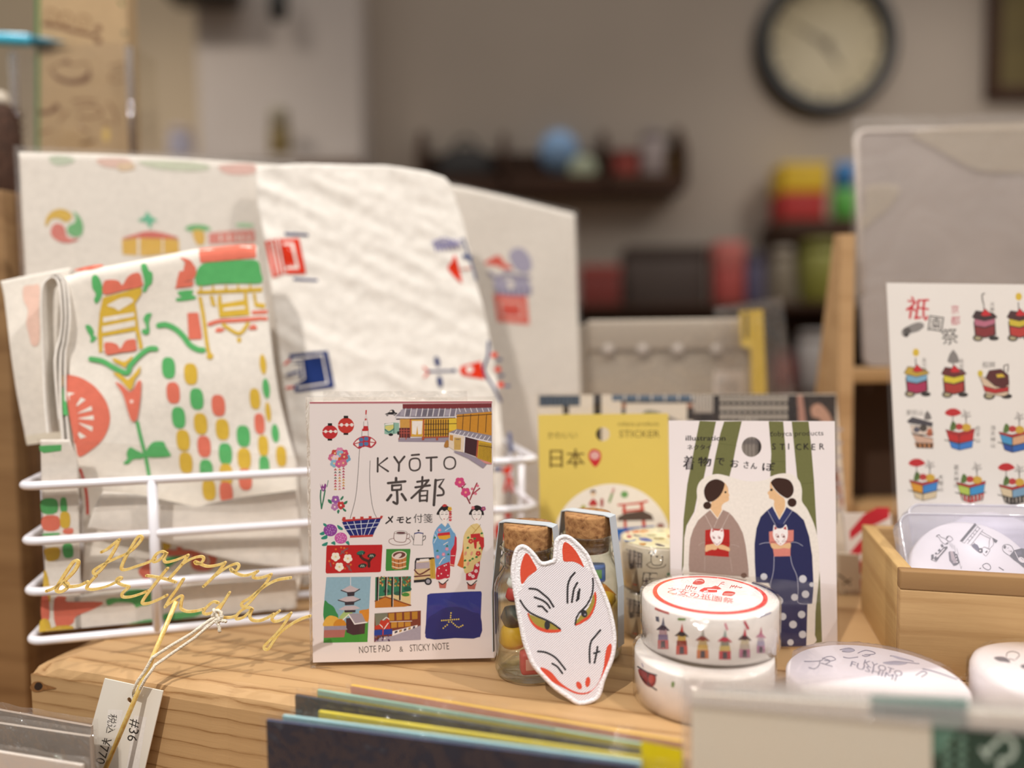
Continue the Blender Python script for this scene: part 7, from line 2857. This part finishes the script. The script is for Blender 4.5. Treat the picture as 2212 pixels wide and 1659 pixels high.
G1 = 'bagged cards standing before the riser'
card_pack('rear bagged card with pink front and yellow edge below the note pad', 0.0040, ((757, 1481), (1474, 1604)), '#d9a090', '#e2b84a')
card_pack('bagged card with pale teal and yellow edge before the pink one', 0.0082, ((685, 1491), (1470, 1622)), '#cfc25a', '#8fb8a8', lambda a: a.p('#a9c4b0', '686,1492 780,1506 1200,1574 1200,1580 780,1516 686,1502'))
card_pack('bagged grey and black card before the teal edged one', 0.0124, ((637, 1502), (1390, 1626)), '#4c4a48', '#3a3c46')
card_pack('bagged bright yellow card right behind the navy one', 0.0168, ((688, 1537), (1472, 1650)), '#d3c23c', '#dccb46', lambda a: a.p('#e6cf1c', '1385,1600 1474,1618 1474,1700 1385,1700'))
card_pack('thin bagged card with light blue edge before the yellow one', 0.0212, ((610, 1546), (1384, 1648)), '#8fb9c4', '#a7d2da')
card_pack('frontmost navy blue bagged card with glossy streaks', 0.0264, ((575, 1556), (1378, 1656)), '#141930', '#3b4666', film_over=9, fb=1.0, boost=0.8, fkey='navy_film', haze=0.02)


# resealable bag with a cream sheet and green printing
def seal_bag(label, off, tl, tr, sheet_c, art, haze, turn=0.0):
    f = front_face(off, 0.0, 0.0, turn)
    t = thing('sheet_bag', label, 'bag', f.mat(), 'resealable clear bags before the riser')
    p, q = f.uv(*tl), f.uv(*tr)
    mb = MB()
    if sheet_c:
        a, b, col = sheet_c
        a, b = f.uv(*a), f.uv(*b)
        mb.prism([(a[0], 0.001), (b[0], 0.001), b, a], -0.0016, 0.0, solid('sheet_' + col, col, 0.6, nscale=15, var=0.02))
        if art:
            art(Art(mb, f, 2e-5, 4e-6))
        mb.obj('sheet', t)
    mb = MB()
    fl = clear('seal_film%d' % int(haze * 100), gloss=0.1, bump=0.35, bscale=40, boost=0.6, haze=haze, hazecol='#f4f0f2')
    mb.prism([(p[0], 0.0), (q[0], 0.0), q, p], 0.0012, 0.0014, fl)
    mb.prism([(p[0], 0.0), (q[0], 0.0), q, p], -0.0034, -0.0032, fl)
    mb.obj('clear_bag', t)
    # ribbed seal along the mouth
    mb = MB()
    sm = clear('seal_strip', gloss=0.15, bump=0.6, bscale=300, boost=1.2, haze=0.45, hazecol='#f2eef0')
    n = 150
    vs = []
    for i in range(n + 1):
        u = i / n
        x, y = p[0] + (q[0] - p[0]) * u, p[1] + (q[1] - p[1]) * u
        z = 0.0017 + (0.00025 if i % 2 else 0)
        vs += [(x, y - 0.0006, z), (x, y - 0.0062, z)]
    mb.add(vs, [(2 * i, 2 * i + 1, 2 * i + 3, 2 * i + 2) for i in range(n)], sm)
    mb.obj('seal_strip', t)
    return t


def green_art(a):
    a.p('#35584f', '1880,1502 2092,1512 2088,1560 1880,1545')
    a.p('#6f9a92', '1880,1502 2092,1512 2092,1528 1880,1518')
    for k in range(26):
        a.L('#8fb0a8', [(1886 + k * 8, 1506), (1886 + k * 8, 1526)], 3)
    G = '#123c28'
    a.p(G, '2012,1548 2092,1552 2092,1570 2460,1590 2460,1740 2014,1740')
    a.p('#5a8a78', '2012,1548 2090,1550 2076,1566 2052,1600 2016,1640')
    for x in (2046, 2078):
        for k in range(6):
            a.r('#86b09c', x - 8, 1592 + k * 22, x + 8, 1602 + k * 22)
    # tick-tree mark
    W = '#cfe2d6'
    a.l(W, '2128,1628 2150,1606 2168,1590 2186,1600 2192,1620 2180,1640 2160,1640', 10, 4)
    a.l(W, '2120,1618 2134,1638', 9)
    a.L(W, '2160,1640 2160,1690', 10)
    a.t(W, 'FSC', 2136, 1700, 40)


seal_bag('front clear bag with cream sheet and dark green printed band at right', 0.0180, (1484, 1468), (2460, 1545), ((1494, 1500), (2460, 1560), '#ede5d4'), green_art, 0.02)
seal_bag('clear bag with pale blue sheet behind the cream one', 0.0090, (1472, 1452), (2440, 1520), ((1545, 1490), (2400, 1552), '#d3e2e2'), None, 0.08)

# grey bags at the far left
G2 = 'grey bags at the left'
card_pack('upper grey bag behind, at the left of the riser', 0.020, ((-150, 1508), (196, 1570)), '#8a7d72', '#a39488', turn=6, grp=G2, haze=0.15, fkey='grey_film')
card_pack('grey streaked bag in the middle, left of the price tag', 0.032, ((-160, 1540), (193, 1592)), '#7d7268', '#b3a89e', turn=6, grp=G2, haze=0.18, fkey='grey_film')
card_pack('nearest bag with white card in the lower left corner', 0.046, ((-170, 1598), (176, 1654)), '#cfc4bc', '#d9d0c8', turn=6, grp=G2, haze=0.10, fkey='grey_film')

# ------------------------------------------------------------------ gold topper and its tag
GOLD = None


def gold():
    k = 'brushed_gold'
    if k not in MATS:
        m, nt, N, L, B = _new(k)
        co = _coord(nt)
        n = _noise(nt, co, 500, 4, 0.7)
        L.new(_ramp(nt, n, [(0.3, '#ecbd58'), (0.7, '#ffe89c')]), B.inputs['Base Color'])
        B.inputs['Metallic'].default_value = 0.18
        B.inputs['Roughness'].default_value = 0.36
        B.inputs['Specular IOR Level'].default_value = 0.9
        _bump(nt, n, 0.25, 0.0004, B)
        MATS[k] = m
    return MATS[k]


def topper():
    o = on_z(310, 1470)
    f = stand((o.x, o.y - 0.0035, 0.0), 0.0, 6.5)
    t = thing('cake_topper', 'gold script topper reading Happy birthday on a thin stick', 'cake topper', f.mat())
    gm = gold()
    S = .27125
    U = lambda p: f.uv(80 + p[0] * S, 1140 + p[1] * S)
    strokes = [
        ('510,195 555,172 600,135 652,95', 19), ('652,95 618,170 570,250 520,320 478,362 452,368 447,345 480,318 560,275 640,238 715,205 780,155 825,100 833,78 812,68 785,95 740,170 695,250 668,322 700,336 790,308 880,278 935,248', 19),
        ('1022,203 995,190 955,205 925,245 925,272 960,265 1000,232 1030,200 1008,250 1025,276 1090,262 1150,240 1198,220', 18),
        ('1198,220 1165,275 1110,340 1045,412', 20), ('1150,295 1200,262 1250,240 1305,230 1325,248 1305,280 1268,288 1255,270 1290,285 1350,308 1430,300 1495,278', 18),
        ('1495,278 1455,335 1400,395 1325,468', 20), ('1425,378 1480,335 1540,302 1590,288 1605,310 1580,345 1550,348 1540,325 1580,362 1640,382 1700,372 1755,348', 18),
        ('1755,348 1725,375 1722,398 1770,402 1830,385 1862,372', 18), ('1862,372 1830,430 1770,500 1700,585 1650,630 1628,620 1635,595 1690,562 1760,505 1840,450 1920,415 2018,400', 19),
        ('75,505 140,478 220,420 290,350 325,285 312,262 280,280 225,360 170,450 150,495 170,512 205,505 238,475 236,445 212,442 250,470 330,462 395,432', 21),
        ('465,385 432,420 398,462 395,486 440,494 520,478 590,452 640,425 668,405 652,398 632,415 640,440 690,462 726,470 715,488 675,525 682,553 740,552 810,532 880,505', 18),
        ('1035,325 975,400 900,495 840,580 842,606 890,602 960,575 1030,540', 19), ('870,382 960,396 1040,415 1100,435', 18),
        ('1162,410 1115,485 1060,560 1018,632', 19), ('1022,625 1075,588 1130,548 1155,552 1145,600 1145,645 1190,668 1260,665 1325,648', 18),
        ('1440,600 1400,592 1350,632 1322,672 1345,690 1400,672 1450,625 1480,595', 18), ('1530,518 1490,585 1450,650 1430,695 1470,715 1540,715 1590,700', 18),
        ('1710,650 1670,636 1620,665 1585,705 1590,728 1640,715 1690,672 1712,648 1692,705 1715,738 1770,742 1830,720 1880,690', 19),
        ('1928,665 1890,695 1868,728 1895,748 1950,732 2020,682', 18), ('2020,682 1975,755 1915,835 1845,905 1808,945 1815,970 1845,962 1885,900 1940,832 2030,765 2110,725 2172,705', 19)]
    mb = MB()
    for j, (p, w) in enumerate(strokes):
        q = catmull(pts(p), False, 6) if len(pts(p)) > 2 else pts(p)
        w *= 1.12
        L_, R_, q = ribbon(q, w)
        n = len(L_)
        z0, z1 = -0.0009, 0.00002 * (j % 5)
        vs = []
        for a, b in zip(L_, R_):
            a, b = U(a), U(b)
            vs += [(a[0], a[1], z0), (b[0], b[1], z0), (b[0], b[1], z1), (a[0], a[1], z1)]
        fs = []
        for i in range(n - 1):
            for k in range(4):
                fs.append((4 * i + k, 4 * i + (k + 1) % 4, 4 * i + 4 + (k + 1) % 4, 4 * i + 4 + k))
        fs += [(0, 1, 2, 3), tuple(4 * (n - 1) + k for k in (3, 2, 1, 0))]
        mb.add(vs, fs, gm)
        for e in (q[0], q[-1]):
            c = [U((e[0] + w / 2 * math.cos(a), e[1] + w / 2 * math.sin(a))) for a in [2 * math.pi * k / 12 for k in range(12)]]
            mb.prism(c, z0, z1, gm)
    mb.obj('lettering', t)
    p0, p1 = f.uv(383, 1298), f.uv(224, 1673)
    MB().tube([(p0[0], p0[1], 0.0008), (p0[0] * .5 + p1[0] * .5, p0[1] * .5 + p1[1] * .5, 0.0008), (p1[0], p1[1], 0.0008)], 0.0009, gm, 12).obj('stick', t)
    # cotton string knotted on the letters
    ST = solid('cotton_string', '#efe5d3', 0.9, nscale=900, var=0.1, bump=0.6, bscale=1500)
    mb = MB()
    H = lambda x, y, z: (*f.uv(80 + x * S, 1140 + y * S), z)
    P = lambda x, y, z: (*f.uv(x, y), z)
    mb.tube([H(1455, 690, 0.0012), H(1400, 720, 0.0022), H(1250, 830, 0.0022), H(1080, 930, 0.0020), H(940, 1020, 0.0022), P(330, 1425, 0.0020), P(318, 1446, 0.0018), P(300, 1470, 0.0012), P(289, 1490, 0.0002), P(281, 1508, -0.0028)], 0.0006, ST, 8)
    mb.tube([H(1465, 700, 0.0012), H(1420, 740, 0.0022), H(1280, 860, 0.0026), H(1120, 970, 0.0024), H(960, 1080, 0.0024), P(340, 1436, 0.0028), P(322, 1460, 0.0024), P(306, 1485, 0.0012), P(292, 1502, -0.0004), P(281, 1509, -0.0028)], 0.0006, ST, 8)
    for q in (((1410, 700), (1440, 650), (1480, 665), (1475, 710), (1430, 725)), ((1420, 640), (1450, 690), (1470, 735), (1490, 690)), ((1390, 760), (1430, 735), (1480, 730), (1520, 735)), ((1440, 730), (1462, 770), (1470, 818))):
        mb.tube([H(x, y, 0.0016 + 0.0006 * (i % 2)) for i, (x, y) in enumerate(catmull(q, False, 3))], 0.00065, ST, 8)
    mb.obj('string', t)
    return f


TPF = topper()


def price_tag():
    o = BF.world(BF.uv(0, 0)[0] * 0, 0, 0)
    c = Frame(BF.world(0, -0.0030, 0), BF.x, V((0, 0, 1)) + BF.y * 0.03)
    p = [c.uv(*q) for q in ((226, 1465.7), (352, 1492.8), (296, 1730), (156, 1720))]
    o = c.world(p[3][0], p[3][1], 0)
    f = Frame(o, c.x, c.y)
    t = thing('price_tag', 'white price tag hanging by string in front of the riser', 'tag', f.mat())
    p = [f.uv(*q) for q in ((226, 1465.7), (352, 1492.8), (296, 1730), (156, 1720))]
    G_ = lambda x, y: f.uv(160 + x * .13197, 1440 + y * .13197)
    h = G_(905, 550)
    mb = MB()
    mb.prism([p[3], p[2], p[1], p[0]], -0.0004, 0, solid('tag_card', '#efe8dc', 0.6, var=0.02), holes=[(h[0], h[1], 0.0011)])
    a = Art(mb, f).at(160, 1440, .13197)
    K = '#4a443e'
    a.p('#f3ede6', '560,700 800,710 740,1010 520,1000')
    a.p('#f2ece6', '990,800 1190,830 1050,1700 850,1700')
    a.t(K, '税込', 575, 765, 165, 98)
    a.t('#3f3a36', '#36', 935, 850, 235, 101)
    a.t(K, '¥770', 470, 1150, 215, 106)
    mb.obj('card', t)


price_tag()


# ------------------------------------------------------------------ wooden box at the left and what stands on it
def left_box():
    c = on_y(22, 800, 0.43)
    BX = level((c.x, c.y, -0.0998), -15)
    zt = on_y(15, 409, 0.43).z - TOP + 0.0998
    t = thing('wooden_box', 'plain brown wooden box standing left behind the basket', 'box', BX.mat())
    W2 = wood('box_wood', '#94744f', '#755636', 0.8)
    k = 0.009
    w, d = 0.26, 0.22
    MB().rbox((-w, 0, 0), (0, k, zt), W2, 0.001).obj('front_panel', t)
    MB().rbox((-k, k, 0), (0, d - k, zt), wood('box_side_shaded', '#7d5e40', '#62462d', 0.8, axis='Y'), 0.001).obj('side_panel', t)  # right side in a darker copy of the wood, shade in its colour
    MB().rbox((-w, k, 0), (-w + k, d - k, zt), W2, 0.001).obj('side_panel', t)
    MB().rbox((-w, d - k, 0), (0, d, zt), W2, 0.001).obj('back_panel', t)
    MB().box((-w + k, k, zt - 0.010), (-k, d - k, zt), W2).obj('top_panel', t)
    return zt - 0.0998 + 0.0003


LZ = left_box()


def kraft_box():
    Y = 0.545
    o = on_y(80, 300, Y)
    f = stand((o.x, Y, LZ + 0.0004), -4.0, 0.0)
    t = thing('kraft_card', 'tall kraft card with brown sketches standing inside a clear box', 'card', f.mat())
    p = [f.uv(*c) for c in ((86, -60), (272, -60), (278, 330), (80, 330))]
    mb = MB()
    mb.prism([(p[3][0], 0.001), (p[2][0] + 0.001, 0.001), p[1], p[0]], -0.012, 0, solid('kraft', '#b39873', 0.8, nscale=120, var=0.06), solid('kraft', '#b39873', 0.8))
    a = Art(mb, f, 1e-4).at(0, 0, .31646)
    B1 = '#6f4a30'
    a.p('#3c7a3a', '246,-200 272,-200 268,1050 246,1050')
    a.l(B1, '300,165 400,180 520,215 650,245', 26)
    a.e(B1, 670, 195, 24)
    a.e(B1, 672, 280, 24)
    for x, y in ((350, 110), (450, 130), (570, 150)):
        a.l('#8a6844', [(x - 40, y), (x - 20, y - 40), (x + 25, y - 35), (x + 40, y), (x + 10, y + 35), (x - 30, y + 30)], 13, 4, True)
    a.s(B1, '340,470 400,520 480,545 560,530 615,480 610,545 560,570 480,575 390,545')
    a.l('#8a6844', '345,470 420,430 500,440 590,430 612,480', 12)
    a.e(B1, 455, 425, 26, 16)
    a.l('#8a6844', '750,450 840,435 870,470 770,500 750,540 800,560 860,540', 12)
    a.l(B1, '270,770 330,765 390,740', 28)
    a.e(B1, 385, 735, 24)
    for q in ('500,690 580,680 650,690', '520,740 620,720 700,760 640,800 540,800', '740,700 780,760 800,840', '410,820 460,760', '270,910 340,890', '540,860 600,900', '700,830 760,850'):
        a.l('#8f6c4a', q, 16)
    a.e('#d3b46a', 725, 920, 26, 50)
    a.l('#7a5a3a', '560,980 640,960', 20)
    a.l('#4a6a3a', '820,10 835,30', 20)
    a.e('#6a6a50', 850, 225, 16)
    mb.obj('card_front', t)
    p = [f.uv(*c) for c in ((40, 108), (288, 120), (290, 330), (36, 330))]
    cl = clear('kraft_box_film', gloss=0.05, bump=0.25, bscale=20, boost=1.6)
    mb = MB()
    x0, x1 = p[0][0], p[1][0]
    mb.box((x0, 0.0, -0.03), (x1, p[0][1], 0.006), cl)
    mb.obj('clear_box', t)
    mb = MB()
    em = clear('box_edge', tint='#d8ccc4', gloss=0.1, boost=2.5, haze=0.35, hazecol='#8d7f78')
    mb.tube([(x1, 0.0, 0.006), (x1, p[0][1] * .97, 0.006)], 0.0022, em, 8)
    mb.tube([(x0, 0.0, 0.006), (x0, p[0][1] * .97, 0.006)], 0.0022, em, 8)
    mb.obj('box_edge', t)
    # pen resting on the clear box
    a_, b_ = f.uv(-60, 66), f.uv(118, 94)
    yy = p[0][1]
    m = f.mat() @ Matrix.Translation((x0 + 0.010, yy + 0.0045, 0.0042)) @ Matrix.Rotation(R(-5), 4, 'Z')
    t = thing('pen', 'cyan pen with dark tip lying on the clear box at top left', 'pen', m)
    RX_ = Matrix.Rotation(R(90), 4, 'Y')
    MB().lathe([(0.0, -0.06), (0.0035, -0.06), (0.0042, -0.055), (0.0042, 0.0), (0.0034, 0.004)], solid('pen_cyan', '#3fb4d6', 0.3, spec=0.6), 20).obj('barrel', t, RX_)
    MB().lathe([(0.0032, 0.004), (0.0026, 0.012), (0.001, 0.022), (0.0004, 0.027)], solid('pen_tip', '#17697f', 0.35), 20).obj('tip', t, RX_)


kraft_box()


def brush():
    Y = 0.50
    c = on_y(6, 330, Y)
    m = Matrix.Translation((c.x - 0.002, Y, TOP + LZ + 0.0004))
    t = thing('scrub_brush', 'dark brown bristly brush at the left edge on the box', 'brush', m)
    h = on_y(6, 222, Y).z - TOP - LZ
    BR = solid('bristle', '#4a3226', 0.9, nscale=300, var=0.5, bump=1.0, bscale=420)
    rnd = random.Random(5)
    mb = MB()
    mb.lathe([(0.009, 0), (0.0125, h * .1), (0.0135, h * .5), (0.012, h * .85), (0.008, h * .97), (0, h)], BR, 30)
    for k in range(160):
        an, z = rnd.uniform(0, 6.28), rnd.uniform(0.05, 0.95) * h
        r0, r1 = 0.011, 0.0150
        mb.tube([(r0 * math.cos(an), r0 * math.sin(an), z), (r1 * math.cos(an + .1), r1 * math.sin(an + .1), z + 0.002)], 0.0004, BR, 4)
    mb.obj('bristles', t)
    MB().lathe([(0.007, h * .96), (0.008, h), (0.006, h + 0.006), (0, h + 0.007)], solid('brush_cap', '#cfc4b4', 0.4), 20).obj('cap', t)


brush()
